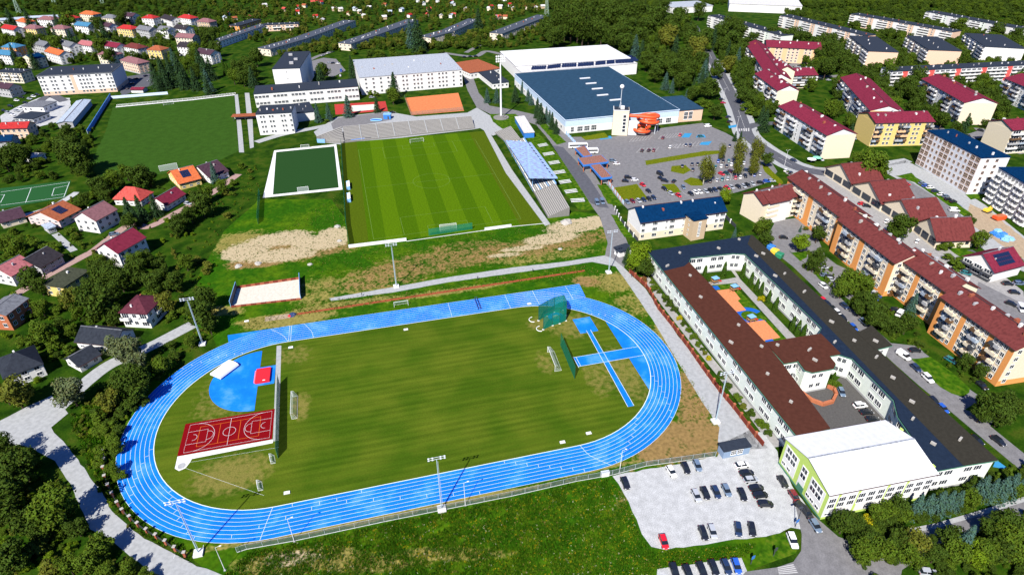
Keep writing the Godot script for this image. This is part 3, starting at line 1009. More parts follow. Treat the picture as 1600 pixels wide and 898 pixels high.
const ORDINALS := ["leftmost", "second", "third", "fourth", "fifth", "sixth", "seventh", "eighth", "ninth", "tenth", "eleventh", "twelfth", "thirteenth", "fourteenth", "fifteenth", "sixteenth", "seventeenth", "eighteenth", "nineteenth", "twentieth", "twenty-first", "twenty-second"]

func which(i: int, n: int, what: String, where: String) -> String:
	# the label of the i-th of n like things, counted from the left of the picture
	if n == 1: return "the only %s %s" % [what, where]
	if i == 0: return "leftmost %s %s" % [what, where]
	if i == n - 1: return "rightmost %s %s" % [what, where]
	return "%s %s from the left %s" % [ORDINALS[i], what, where]

func garden() -> void:
	for t in TREES:
		var k: Array = TREE_KINDS[t[0]]
		var zone: String = TREE_ZONES[t[1]]
		var a: Array = t[2]
		var n := a.size() / 4
		for i in n:
			var label := which(i, n, k[4], zone) if n <= 14 else "%s, one of many %s" % [k[4], zone]
			tree(k[0], label, k[1], ("bushes " if k[1] == "bush" else "trees ") + zone, k[2], k[3], a[i * 4], a[i * 4 + 1], a[i * 4 + 2], a[i * 4 + 3], i + t[0])
	for w in WOODS:
		wood(w[0], w[1], w[2], v2(w[3]), w[4], w[5], w[6])

func wood(called: String, label: String, tones: Array, poly: PackedVector2Array, count: int, h0: float, h1: float) -> void:
	# far trees that read as one mass: one scattering for each tone
	var rng := RandomNumberGenerator.new()
	rng.seed = called.length() * 31 + count
	var r := Rect2(poly[0], Vector2.ZERO)
	for p in poly: r = r.expand(p)
	var o := Node3D.new()
	o.name = numbered(called)
	add_child(o)
	tag(o, label, "trees", "", "stuff")
	var at := []
	for k in count * 8:
		if at.size() >= count: break
		var p := Vector2(rng.randf_range(r.position.x, r.end.x), rng.randf_range(r.position.y, r.end.y))
		if Geometry2D.is_point_in_polygon(p, poly) and clear_of_built(p): at.append(p)
	for i in tones.size():
		var mm := MultiMesh.new()
		mm.transform_format = MultiMesh.TRANSFORM_3D
		var shape: String = tones[i][0]
		var list: Array = crowns[shape]
		var mesh: ArrayMesh = list[i % list.size()].duplicate()
		mesh.surface_set_material(0, M["leaf_" + tones[i][1]])
		mm.mesh = mesh
		var mine := []
		for k in range(i, at.size(), tones.size()): mine.append(at[k])
		mm.instance_count = mine.size()
		for k in mine.size():
			var h := rng.randf_range(h0, h1)
			var w := h * rng.randf_range(0.8, 1.15) if shape != "spruce" else h
			mm.set_instance_transform(k, Transform3D(Basis(Vector3.UP, rng.randf() * TAU).scaled_local(Vector3(w, h, w)), Vector3(mine[k].x, -0.3, mine[k].y)))
		var n := MultiMeshInstance3D.new()
		n.multimesh = mm
		n.name = "crown"
		o.add_child(n, true)

var built := []
func clear_of_built(p: Vector2) -> bool:
	if built.is_empty():
		for q in RECTS: built.append([Vector2(q[4], q[5]), q[6], q[7] / 2 + 2.0, q[8] / 2 + 2.0])
	for b in built:
		var d: Vector2 = p - b[0]
		if d.length_squared() > 10000.0: continue
		var l := d.rotated(b[1])
		if absf(l.x) < b[2] and absf(l.y) < b[3]: return false
	return true

func rough_grass() -> void:
	# tufts and weeds of the unmown ground, with a few flower heads
	var tuft := {}
	for c in [["tuft_green", 0.030, 0.095, 0.003], ["tuft_pale", 0.080, 0.135, 0.006], ["tuft_dry", 0.27, 0.21, 0.06], ["tuft_yellow", 0.36, 0.27, 0.01], ["tuft_flower", 0.62, 0.58, 0.40]]:
		var m := mat(c[0], [c[1], c[2], c[3]], 0.9)
		m.vertex_color_use_as_albedo = true
		var rng := RandomNumberGenerator.new()
		rng.seed = c[0].length()
		var st := start_leaves()
		for i in 7:
			var an := rng.randf() * TAU
			var p := Vector3(cos(an), 0, sin(an)) * rng.randf_range(0.0, 0.35)
			var l := Vector3(cos(an), 0, sin(an)) * rng.randf_range(0.1, 0.35) + Vector3(0, rng.randf_range(0.25, 0.6), 0)
			var w := l.cross(Vector3.UP).normalized() * 0.07
			var v := rng.randf_range(0.6, 1.3)
			st.set_color(Color(v, v, v))
			tri(st, p - w, p + w, p + l)
		tuft[c[0]] = done(st, c[0])
	for g in ROUGH:
		var poly := v2(g[2])
		var r := Rect2(poly[0], Vector2.ZERO)
		for p in poly: r = r.expand(p)
		var rng := RandomNumberGenerator.new()
		rng.seed = int(g[3])
		var o := Node3D.new()
		o.name = numbered("rough_grass")
		add_child(o)
		tag(o, g[0], "grass", "", "stuff")
		var kinds: Array = g[1]
		for k in kinds:
			var n: int = k[1]
			var at := []
			var n2 := FastNoiseLite.new()
			n2.seed = n
			n2.frequency = 0.05
			for i in n * 6:
				if at.size() >= n: break
				var p := Vector2(rng.randf_range(r.position.x, r.end.x), rng.randf_range(r.position.y, r.end.y))
				if Geometry2D.is_point_in_polygon(p, poly) and n2.get_noise_2d(p.x * 3.0, p.y * 3.0) > rng.randf_range(-0.5, 0.5): at.append(p)
			var mm := MultiMesh.new()
			mm.transform_format = MultiMesh.TRANSFORM_3D
			mm.mesh = tuft[k[0]]
			mm.instance_count = at.size()
			for i in at.size():
				var s: float = rng.randf_range(0.5, 1.3) * k[2]
				mm.set_instance_transform(i, Transform3D(Basis(Vector3.UP, rng.randf() * TAU).scaled_local(Vector3(s, s, s)), Vector3(at[i].x, 0.02, at[i].y)))
			var node := MultiMeshInstance3D.new()
			node.multimesh = mm
			node.name = "tufts"
			o.add_child(node, true)

# ------------------------------------------------------------------ school, gymnasium, stadium, swimming hall
func pk(n: String) -> PackedVector2Array:
	return v2(PK[n])

func shifted(p: PackedVector2Array, c: Vector2) -> PackedVector2Array:
	var o := PackedVector2Array()
	for q in p: o.append(q - c)
	return o

func slab(parent: Node, called: String, pts: PackedVector2Array, y0: float, y1: float, m: String) -> MeshInstance3D:
	var st := mb()
	add_prism(st, pts, y0, y1)
	return put(done(st, m), called, parent)

func school() -> void:
	var a := pk("school_a")
	var c := a[6]
	var t := thing("school", "large pale green school with brown and grey roofs round two courtyards", "school", Vector3(c.x, 0, c.y))
	var at := Vector3(c.x, 0, c.y)
	var o := {"into": t, "rk": "none", "st": 2, "all": "*WW.", "mod": 8.6, "y0": 0.9, "pl": "plaster_grey", "plh": 0.7}
	for n in ["school_a", "school_b", "school_d"]:
		building("", "", "", "", at, 0.0, shifted(pk(n), c), 8.5, "plaster_mint", "", o)
	o.merge({"all": "*ww.", "mod": 7.0}, true)
	building("", "", "", "", at, 0.0, shifted(pk("school_c"), c), 8.7, "plaster_mint", "", o)
	var k := 0
	for r in [["roof_a1", "school_brown"], ["roof_a2", "school_grey"], ["roof_b1", "school_grey"], ["roof_b2", "school_moss"], ["roof_b3", "school_brown"], ["school_c", "school_brown"], ["school_d", "school_moss"]]:
		var p := shifted(pk(r[0]), c)
		var g := Geometry2D.offset_polygon(p, 0.45, Geometry2D.JOIN_MITER)[0]
		var y := 8.52 + k * 0.035 + (0.2 if r[0] == "school_c" else 0.0)
		var rn := slab(t, "roof", g, y, y + 0.34, r[1])
		slab(rn, "eaves", Geometry2D.offset_polygon(p, 0.62, Geometry2D.JOIN_MITER)[0], y - 0.16, y - 0.02, "green_trim")
		k += 1
		var rng := RandomNumberGenerator.new()
		rng.seed = k
		var box2 := Rect2(p[0], Vector2.ZERO)
		for q in p: box2 = box2.expand(q)
		var n := 0
		var tops := []
		for i in 400:
			var q := Vector2(rng.randf_range(box2.position.x, box2.end.x), rng.randf_range(box2.position.y, box2.end.y))
			if Geometry2D.is_point_in_polygon(q, p) and Geometry2D.is_point_in_polygon(q + Vector2(2, 1), p) and Geometry2D.is_point_in_polygon(q - Vector2(2, 1), p):
				if tops.any(func(v): return (v - q).length() < 9.0): continue
				tops.append(q)
				box(rn, "chimney", Vector3(q.x, y + 0.7, q.y), Vector3(rng.randf_range(0.9, 1.7), 0.8, 0.55), "pale_stone", -0.9 + (1.57 if rng.randf() < 0.3 else 0.0))
				n += 1
				if n >= [7, 5, 8, 9, 3, 2, 1][k - 1]: break
	# courtyards
	sheet("school_yard", pk("court_yard"), 0.05, "asphalt_worn")
	sheet("courtyard_lawn", pk("court_lawn"), 0.05, "lawn")
	sheet("courtyard_path", pk("court_path"), 0.07, "paving")
	sheet("playground_surface", pk("play_a"), 0.08, "rubber_orange")
	sheet("playground_surface", pk("play_b"), 0.08, "rubber_orange")
	sheet("playground_surface", pk("play_blue"), 0.09, "rubber_blue")
	sheet("playground_surface", pk("play_blue2"), 0.09, "rubber_blue")
	var ring := pk("play_ring")
	strip("playground_ring", arc(ring[0], 4.6, 0.55, TAU - 0.55, 28), 2.4, 0.075, "rubber_blue")
	var cw := pk("courtyard_wall")
	var w := thing("ramp_wall", "curved orange ramp wall in the school yard", "wall", Vector3(cw[0].x, 0, cw[0].y))
	for i in cw.size() - 1:
		var p := cw[i] - cw[0]
		var q := cw[i + 1] - cw[0]
		box(w, "wall_panel", Vector3((p.x + q.x) / 2, 0.6, (p.y + q.y) / 2), Vector3((q - p).length() + 0.2, 1.2, 0.9), "brick_orange", atan2(-(q.y - p.y), q.x - p.x))
	play_frame(pk("play_a")[0] + Vector2(3, -6), "wooden climbing frame with slide on the upper orange playground")
	play_frame(pk("play_a")[0] + Vector2(9, 0), "wooden swing frame on the upper orange playground")
	play_frame(pk("play_b")[0] + Vector2(4, -1), "low climbing frame on the lower orange playground")

func play_frame(at: Vector2, label: String) -> void:
	var t := thing("climbing_frame", label, "play frame", Vector3(at.x, 0.08, at.y), 0.4, "playground frames")
	for x in [-1.2, 1.2]:
		for z in [-1.0, 1.0]:
			rod(t, "post", Vector3(x, 0, z), Vector3(x, 2.6, z), 0.09, "timber")
	box(t, "deck", Vector3(0, 1.3, 0), Vector3(2.4, 0.1, 2.0), "timber")
	box(t, "roof", Vector3(0, 2.65, 0), Vector3(2.7, 0.12, 2.3), "sky_paint")
	rod(t, "slide", Vector3(1.2, 1.3, 0), Vector3(3.4, 0.15, 0), 0.3, "red_paint")
	rod(t, "ladder", Vector3(-1.2, 1.3, 0), Vector3(-2.2, 0, 0), 0.12, "timber")

func gym() -> void:
	var g: Array = made["gymnasium"]
	var b: Node3D = g[0]
	var lx: float = g[1]
	var lz: float = g[2]
	var h: float = g[3]
	# long wall: white bays between lime pilasters, eleven window columns
	for i in 11:
		var x := -lx / 2 + lx * (i + 0.5) / 11.0
		var odd := i in [1, 3, 6, 8]
		box(b, "facade_panel", Vector3(x + (0.4 if odd else 0.0), h * 0.53, lz / 2 + 0.02), Vector3(lx / 11.0 - (0.9 if odd else -0.004), h * 0.86, 0.1), "plaster_white")
		for k in 2:
			put(window_mesh(3, 0), "window", b, Vector3(x, h * (0.52 + 0.21 * k), lz / 2 + 0.07), 0.0, Vector3(lx / 11.0 * 0.74, h * 0.195, 1))
		if i % 2 == 0: put(window_mesh(2, 0), "window", b, Vector3(x, h * 0.2, lz / 2 + 0.07), 0.0, Vector3(1.8, 0.9, 1))
	# end wall: white fields on lime, paired windows
	for q in [[-0.30, 0.30], [0.0, 0.14], [0.29, 0.30]]:
		box(b, "facade_panel", Vector3(-lx / 2 - 0.02, h * 0.50, lz * q[0]), Vector3(0.1, h * 0.78, lz * q[1]), "plaster_white")
	for z in [-0.36, -0.24, 0.0, 0.22, 0.34]:
		for k in 2:
			put(window_mesh(2, 0), "window", b, Vector3(-lx / 2 - 0.07, h * (0.56 + 0.22 * k), lz * z), -PI / 2, Vector3(2.2, h * 0.2, 1))
	for z in [-0.40, -0.28, 0.18, 0.27, 0.38]:
		put(window_mesh(2, 0), "window", b, Vector3(-lx / 2 - 0.07, h * 0.22, lz * z), -PI / 2, Vector3(1.5, 1.2, 1))
	box(b, "door", Vector3(-lx / 2 - 0.06, 1.2, lz * 0.02), Vector3(0.2, 2.4, 2.4), "green_trim")
	box(b, "plinth", Vector3(-lx / 2 - 0.08, 0.3, 0), Vector3(0.1, 0.6, lz + 0.1), "green_trim")
	var rn := b.get_node("roof")
	var slope := atan2(2.6, lz / 2)
	for i in 15:
		for s in [-1.0, 1.0]:
			var sm := box(rn, "roof_seam", Vector3(-lx / 2 + lx * (i + 0.5) / 15.0, h + 1.3 + 0.31, s * lz / 4), Vector3(0.06, 0.05, lz / 2 / cos(slope)), "roof_sheet")
			sm.rotation.x = s * slope
	box(rn, "ridge_cap", Vector3(0, h + 2.92, 0), Vector3(lx + 0.7, 0.1, 0.5), "roof_pale")
	for k in 5: box(b, "snow_guard", Vector3(lx / 2 + 0.5, h + 0.6 + 0.3 * k, lz / 2 - 2.0 - k * 3.0), Vector3(0.5, 0.5, 0.9), "plaster_lime")

func terrace(t: Node3D, q: PackedVector2Array, o: Vector2, rows: int, y0: float, y1: float, m: String, plank := ["pale_stone"]) -> void:
	# stepped seating: front edge q0 q1, back edge q3 q2
	for k in rows:
		var f0 := float(k) / rows
		var f1 := float(k + 1) / rows
		var p := PackedVector2Array([q[0].lerp(q[3], f0) - o, q[1].lerp(q[2], f0) - o, q[1].lerp(q[2], f1) - o, q[0].lerp(q[3], f1) - o])
		slab(t, "seat_row", p, 0.0, lerpf(y0, y1, f1), m)
		# the bench on the step
		var st := mb()
		add_strip(st, PackedVector2Array([p[0].lerp(p[3], 0.6), p[1].lerp(p[2], 0.6)]), (p[3] - p[0]).length() * 0.4, lerpf(y0, y1, f1) + 0.06)
		put(done(st, plank[k % plank.size()]), "bench", t)

func bilinear(q: PackedVector2Array, u: float, v: float) -> Vector2:
	return q[0].lerp(q[1], u).lerp(q[3].lerp(q[2], u), v)

func stadium() -> void:
	var q := pk("pitch")
	var root := base("stadium_pitch", Vector3.ZERO)
	root.set_meta("kind", "structure")
	var cut := [0.0, 0.10, 0.185, 0.27, 0.355, 0.44, 0.525, 0.61, 0.695, 0.78, 0.865, 1.0]
	for i in 11:
		var p := PackedVector2Array([bilinear(q, cut[i], 0), bilinear(q, cut[i + 1], 0), bilinear(q, cut[i + 1], 1), bilinear(q, cut[i], 1)])
		sheet("mown_stripe", p, 0.045, "pitch_edge" if i == 0 or i == 10 else ("pitch_dark" if i % 2 else "pitch_light"), root)
	var l := pk("pitch_lines")
	var seg := [[0, 0, 1, 0], [1, 0, 1, 1], [1, 1, 0, 1], [0, 1, 0, 0], [0, 0.5, 1, 0.5]]
	for s in [0.0, 1.0]:
		var d := 0.157 if s == 0.0 else 0.843
		var e := 0.052 if s == 0.0 else 0.948
		seg.append_array([[0.2, s, 0.2, d], [0.2, d, 0.8, d], [0.8, d, 0.8, s], [0.365, s, 0.365, e], [0.365, e, 0.635, e], [0.635, e, 0.635, s]])
	for s in seg:
		strip("pitch_line", PackedVector2Array([bilinear(l, s[0], s[1]), bilinear(l, s[2], s[3])]), 0.14, 0.055, "faded_line", root)
	var c := bilinear(l, 0.5, 0.5)
	strip("pitch_line", arc(c, 10.2, 0, TAU, 40), 0.14, 0.055, "faded_line", root)
	# grandstands
	var n := pk("stand_n")
	var t := thing("terraced_stand", "long weathered concrete terrace behind the far goal", "grandstand", Vector3(n[0].x, 0, n[0].y))
	terrace(t, n, n[0], 11, 0.5, 4.0, "old_concrete")
	for i in range(1, 8):
		var a := n[0].lerp(n[1], i / 8.0) - n[0]
		var b := n[3].lerp(n[2], i / 8.0) - n[0]
		rod(t, "stair", Vector3(a.x, 0.75, a.y), Vector3(b.x, 4.2, b.y), 0.35, "concrete", -1, 4)
	var n2 := pk("stand_n_curve")
	t = thing("terraced_stand", "curved left end of the concrete terrace with blue rim", "grandstand", Vector3(n2[0].x, 0, n2[0].y))
	terrace(t, n2, n2[0], 9, 0.5, 4.0, "old_concrete")
	box(t, "rim_wall", Vector3((n2[1].x + n2[2].x) / 2 - n2[0].x, 1.2, (n2[1].y + n2[2].y) / 2 - n2[0].y), Vector3(0.6, 2.4, (n2[1] - n2[2]).length()), "sky_paint", atan2((n2[2] - n2[1]).x, (n2[2] - n2[1]).y))
	for e in [["stand_s_end", "concrete stand right of the pitch at its near end"], ["stand_n_end", "concrete stand right of the pitch at its far end"]]:
		var s := pk(e[0])
		t = thing("terraced_stand", e[1], "grandstand", Vector3(s[0].x, 0, s[0].y))
		terrace(t, s, s[0], 12, 0.6, 4.5, "old_concrete")
	var mid := pk("stand_mid")
	var r := pk("stand_roof")
	t = thing("covered_grandstand", "grandstand under a rust streaked pale blue roof", "grandstand", Vector3(mid[0].x, 0, mid[0].y))
	terrace(t, mid, mid[0], 11, 0.6, 4.5, "old_concrete", ["white_paint", "pale_stone", "white_paint", "sky_paint"])
	var o := mid[0]
	var rs := mb()
	var hi := [Vector3(r[0].x - o.x, 7.6, r[0].y - o.y), Vector3(r[2].x - o.x, 7.6, r[2].y - o.y), Vector3(r[3].x - o.x, 6.6, r[3].y - o.y), Vector3(r[4].x - o.x, 6.6, r[4].y - o.y)]
	quad(rs, hi[0], hi[1], hi[2], hi[3])
	for i in 4: quad(rs, hi[i], hi[(i + 1) % 4], hi[(i + 1) % 4] - Vector3(0, 0.5, 0), hi[i] - Vector3(0, 0.5, 0))
	quad(rs, hi[0] - Vector3(0, 0.5, 0), hi[3] - Vector3(0, 0.5, 0), hi[2] - Vector3(0, 0.5, 0), hi[1] - Vector3(0, 0.5, 0))
	var roof := put(done(rs, "rusty_blue"), "roof", t)
	for i in 12:
		var f := (i + 0.5) / 12.0
		var a: Vector3 = hi[3].lerp(hi[2], f)
		var b: Vector3 = hi[0].lerp(hi[1], f)
		rod(roof, "bracket", a.lerp(b, 0.12) + Vector3(0, 0.25, 0), a.lerp(b, 0.2) + Vector3(0, 0.9, 0), 0.22, "dark_metal")
		rod(t, "column", Vector3(a.x, 0, a.z).lerp(Vector3(b.x, 0, b.z), 0.1), a.lerp(b, 0.1) - Vector3(0, 0.5, 0), 0.16, "sky_paint")
		if i % 2: rod(t, "column", Vector3(a.x, 0, a.z).lerp(Vector3(b.x, 0, b.z), 0.85), a.lerp(b, 0.85) - Vector3(0, 0.5, 0), 0.14, "sky_paint")
	slab(t, "back_wall", PackedVector2Array([mid[2] - o, mid[3] - o, (mid[3] - o) + Vector2(0.4, 0.05), (mid[2] - o) + Vector2(0.4, 0.05)]), 0.0, 5.2, "sky_paint")
	rod(t, "handrail", Vector3(mid[0].x - o.x - 0.6, 1.2, mid[0].y - o.y), Vector3(mid[1].x - o.x - 0.6, 1.2, mid[1].y - o.y), 0.07, "sky_paint")
	var wb := pk("white_box")
	t = thing("tent_hall", "long white roofed stand box with blue end beside the covered grandstand", "pavilion", Vector3(wb[0].x, 0, wb[0].y))
	var wl := shifted(wb, wb[0])
	slab(t, "wall", wl, 0.0, 3.4, "blue_paint")
	slab(t, "roof", Geometry2D.offset_polygon(wl, 0.3)[0], 3.41, 3.7, "roof_white")
	# touchline things
	for d in 2:
		var p := pk("dugout")[d]
		t = thing("dugout", ["rounded blue and white dugout farther along the touchline", "rounded blue and white dugout nearer the camera"][d], "dugout", Vector3(p.x, 0, p.y), 0.25, "team dugouts")
		var ds := mb()
		for k in 5:
			var a0 := PI / 2 * k / 5.0
			var a1 := PI / 2 * (k + 1) / 5.0
			quad(ds, Vector3(-2.0 * cos(a0) + 0.6, 2.2 * sin(a0), -4), Vector3(-2.0 * cos(a1) + 0.6, 2.2 * sin(a1), -4), Vector3(-2.0 * cos(a1) + 0.6, 2.2 * sin(a1), 4), Vector3(-2.0 * cos(a0) + 0.6, 2.2 * sin(a0), 4))
		put(done(ds, "white_paint"), "canopy", t)
		for s in [-4.0, 4.0]: box(t, "end_panel", Vector3(-0.3, 1.0, s), Vector3(1.8, 2.0, 0.12), "sky_paint")
		box(t, "bench", Vector3(-0.6, 0.45, 0), Vector3(0.5, 0.1, 7.6), "blue_paint")
	goal(pk("goal_s")[0], pk("goal_s")[1], 2.6, 2.2, "white football goal at the near end of the stadium pitch", 1.0)
	goal(pk("goal_n")[0], pk("goal_n")[1], 2.6, 2.2, "white football goal at the far end of the stadium pitch", -1.0)
	goal(pk("small_goal_n")[0], pk("small_goal_n")[1], 2.2, 1.2, "small goal at the far end of the white edged small pitch", -1.0)
	goal(pk("small_goal_s")[0], pk("small_goal_s")[1], 2.2, 1.2, "small goal at the near end of the white edged small pitch", 1.0)
	goal(pk("side_goal")[0], pk("side_goal")[1], 2.6, 2.0, "white goal at the near end of the side pitch", 1.0)
	goal(pk("side_goal_n")[0], pk("side_goal_n")[1], 2.6, 2.0, "white goal at the far end of the side pitch", -1.0)
	for e in [["white_wall_a", "long low white board wall at the near left corner of the pitch", 1.5], ["white_wall_b", "short low white board wall right of the near goal", 1.3]]:
		board_wall(pk(e[0]), e[1], e[2], "white_paint", 3.0)
	board_wall(pk("ad_board"), "blue and dark advertising boards below the terrace", 1.2, "blue_paint", 4.0)
	board_wall(pk("blue_wall"), "tall bright blue wall left of the side pitch", 3.0, "blue_paint", 4.0)
	board_wall(pk("white_side_wall"), "long pale blue wall behind the side pitch", 2.0, "hall_edge", 5.0)
	strip("kerb", pk("south_kerb"), 0.5, 0.12, "white_concrete")
	net_fence(pk("fence_w"), 4.0, "tall green mesh fence between small pitch and stadium", "green_net", 5.0)
	net_fence(pk("fence_sw"), 4.0, "green ball net left of the mown rectangle", "green_net", 5.0)
	net_fence(pk("ballnet_s"), 3.5, "green ball net behind the near stadium goal", "green_net", 5.0)
	net_fence(pk("clay_fence"), 2.5, "dark mesh fence round the clay tennis court", "wire_net", 4.0)
	var rl := pk("railing")
	t = thing("railing", "white tubular railing along the far end of the side pitch", "railing", Vector3(rl[0].x, 0, rl[0].y))
	for i in 2:
		var a := rl[i] - rl[0]
		var b := rl[i + 1] - rl[0]
		for y in [0.6, 1.2]: rod(t, "rail", Vector3(a.x, y, a.y), Vector3(b.x, y, b.y), 0.09, "white_paint")
		for k in 16:
			var p := a.lerp(b, k / 15.0)
			rod(t, "post", Vector3(p.x, 0, p.y), Vector3(p.x, 1.25, p.y), 0.08, "white_paint")
		strip("path", PackedVector2Array([rl[i] + Vector2(0, 1.6), rl[i + 1] + Vector2(0, 1.6)]), 2.2, 0.05, "white_concrete")
	var sh := pk("side_hut")
	t = thing("team_shelter", "small brown roofed shelter at the right edge of the side pitch", "shelter", Vector3(sh[0].x, 0, sh[0].y), 0.15)
	box(t, "roof", Vector3(8, 3.0, 0), Vector3(18, 0.4, 6), "roof_rust")
	box(t, "back_wall", Vector3(8, 1.4, -2.6), Vector3(17, 2.8, 0.3), "plaster_grey")
	for x in [0.0, 8.0, 16.0]: rod(t, "post", Vector3(x, 0, 2.5), Vector3(x, 2.9, 2.5), 0.15, "dark_metal")
	# court lines on the green pitch at the left edge
	var g := PackedVector2Array([Vector2(0, 0)])
	var lc := base("pitch_marking", Vector3.ZERO)
	lc.set_meta("kind", "structure")
	for s in SIDE_LINES: strip("pitch_line", v2(s), 0.22, 0.065, "line", lc)

func board_wall(p: PackedVector2Array, label: String, h: float, m: String, each: float) -> void:
	var t := thing("board_wall", label, "wall", Vector3(p[0].x, 0, p[0].y))
	var d := p[1] - p[0]
	var n := maxi(1, int(d.length() / each))
	for i in n:
		var c := d * (i + 0.5) / n
		box(t, "wall_panel", Vector3(c.x, h / 2, c.y), Vector3(d.length() / n - 0.04, h, 0.35), m if not (m == "blue_paint" and h < 2 and i % 3 == 0) else "dark_metal", atan2(-d.y, d.x))
		rod(t, "post", Vector3(c.x, 0, c.y) - Vector3(d.x, 0, d.y) / n * 0.5, Vector3(c.x, h + 0.1, c.y) - Vector3(d.x, 0, d.y) / n * 0.5, 0.12, "steel")

func net_fence(p: PackedVector2Array, h: float, label: String, m: String, each: float, post := "green_paint") -> void:
	var t := thing("mesh_fence", label, "fence", Vector3(p[0].x, 0, p[0].y))
	var o := p[0]
	for i in p.size() - 1:
		var a := p[i] - o
		var d := p[i + 1] - p[i]
		var n := maxi(1, int(d.length() / each))
		for k in n:
			var c := a + d * (k + 0.5) / n
			var e := a + d * float(k) / n
			box(t, "mesh_panel", Vector3(c.x, h / 2, c.y), Vector3(d.length() / n, h - 0.1, 0.02), m, atan2(-d.y, d.x))
			rod(t, "post", Vector3(e.x, 0, e.y), Vector3(e.x, h, e.y), 0.045, post, -1, 6)
		rod(t, "rail", Vector3(a.x, h, a.y), Vector3(a.x + d.x, h, a.y + d.y), 0.025, post, -1, 6)
	var e := p[p.size() - 1] - o
	rod(t, "post", Vector3(e.x, 0, e.y), Vector3(e.x, h, e.y), 0.045, post, -1, 6)

func goal(a: Vector2, b: Vector2, h: float, deep: float, label: String, side: float, parent_turn := 0.0) -> Node3D:
	# frame of two posts and a bar, stays and a net behind; side +1 puts the net towards +z
	var t := thing("football_goal", label, "goal", Vector3(a.x, 0.06, a.y), 0.0, "goals on the pitches")
	var d := b - a
	var n := Vector2(-d.y, d.x).normalized() * deep
	if n.y * side < 0.0: n = -n
	goal_parts(t, d, n, h)
	return t

func goal_parts(t: Node3D, d: Vector2, n: Vector2, h: float) -> void:
	var l := Vector3.ZERO
	var r := Vector3(d.x, 0, d.y)
	var up := Vector3(0, h, 0)
	var back := Vector3(n.x, 0, n.y)
	rod(t, "post", l, l + up, 0.07, "white_paint")
	rod(t, "post", r, r + up, 0.07, "white_paint")
	rod(t, "crossbar", l + up, r + up, 0.07, "white_paint")
	for p in [l, r]:
		rod(t, "stay", p + up, p + up * 0.9 + back * 0.4, 0.03, "white_paint")
		rod(t, "stay", p + up * 0.9 + back * 0.4, p + back, 0.03, "white_paint")
		rod(t, "ground_bar", p, p + back, 0.03, "white_paint")
	rod(t, "ground_bar", l + back, r + back, 0.03, "white_paint")
	var st := mb()
	quad(st, l + up, r + up, r + up * 0.9 + back * 0.4, l + up * 0.9 + back * 0.4)
	quad(st, l + up * 0.9 + back * 0.4, r + up * 0.9 + back * 0.4, r + back, l + back)
	for p in [l, r]:
		tri(st, p, p + up, p + back)
	put(done(st, "goal_net"), "net", t)

func tube(pts: PackedVector3Array, r: float, m: String, sides := 10) -> ArrayMesh:
	var st := SurfaceTool.new()
	st.begin(Mesh.PRIMITIVE_TRIANGLES)
	st.set_smooth_group(0)
	var rings := []
	for i in pts.size():
		var d := (pts[mini(i + 1, pts.size() - 1)] - pts[maxi(i - 1, 0)]).normalized()
		var x := d.cross(Vector3(0.05, 1, 0.02)).normalized()
		var y := x.cross(d).normalized()
		var ring := []
		for k in sides: ring.append(pts[i] + (x * cos(TAU * k / sides) + y * sin(TAU * k / sides)) * r)
		rings.append(ring)
	for i in pts.size() - 1:
		for k in sides:
			quad(st, rings[i][k], rings[i + 1][k], rings[i + 1][(k + 1) % sides], rings[i][(k + 1) % sides])
	return done(st, m)

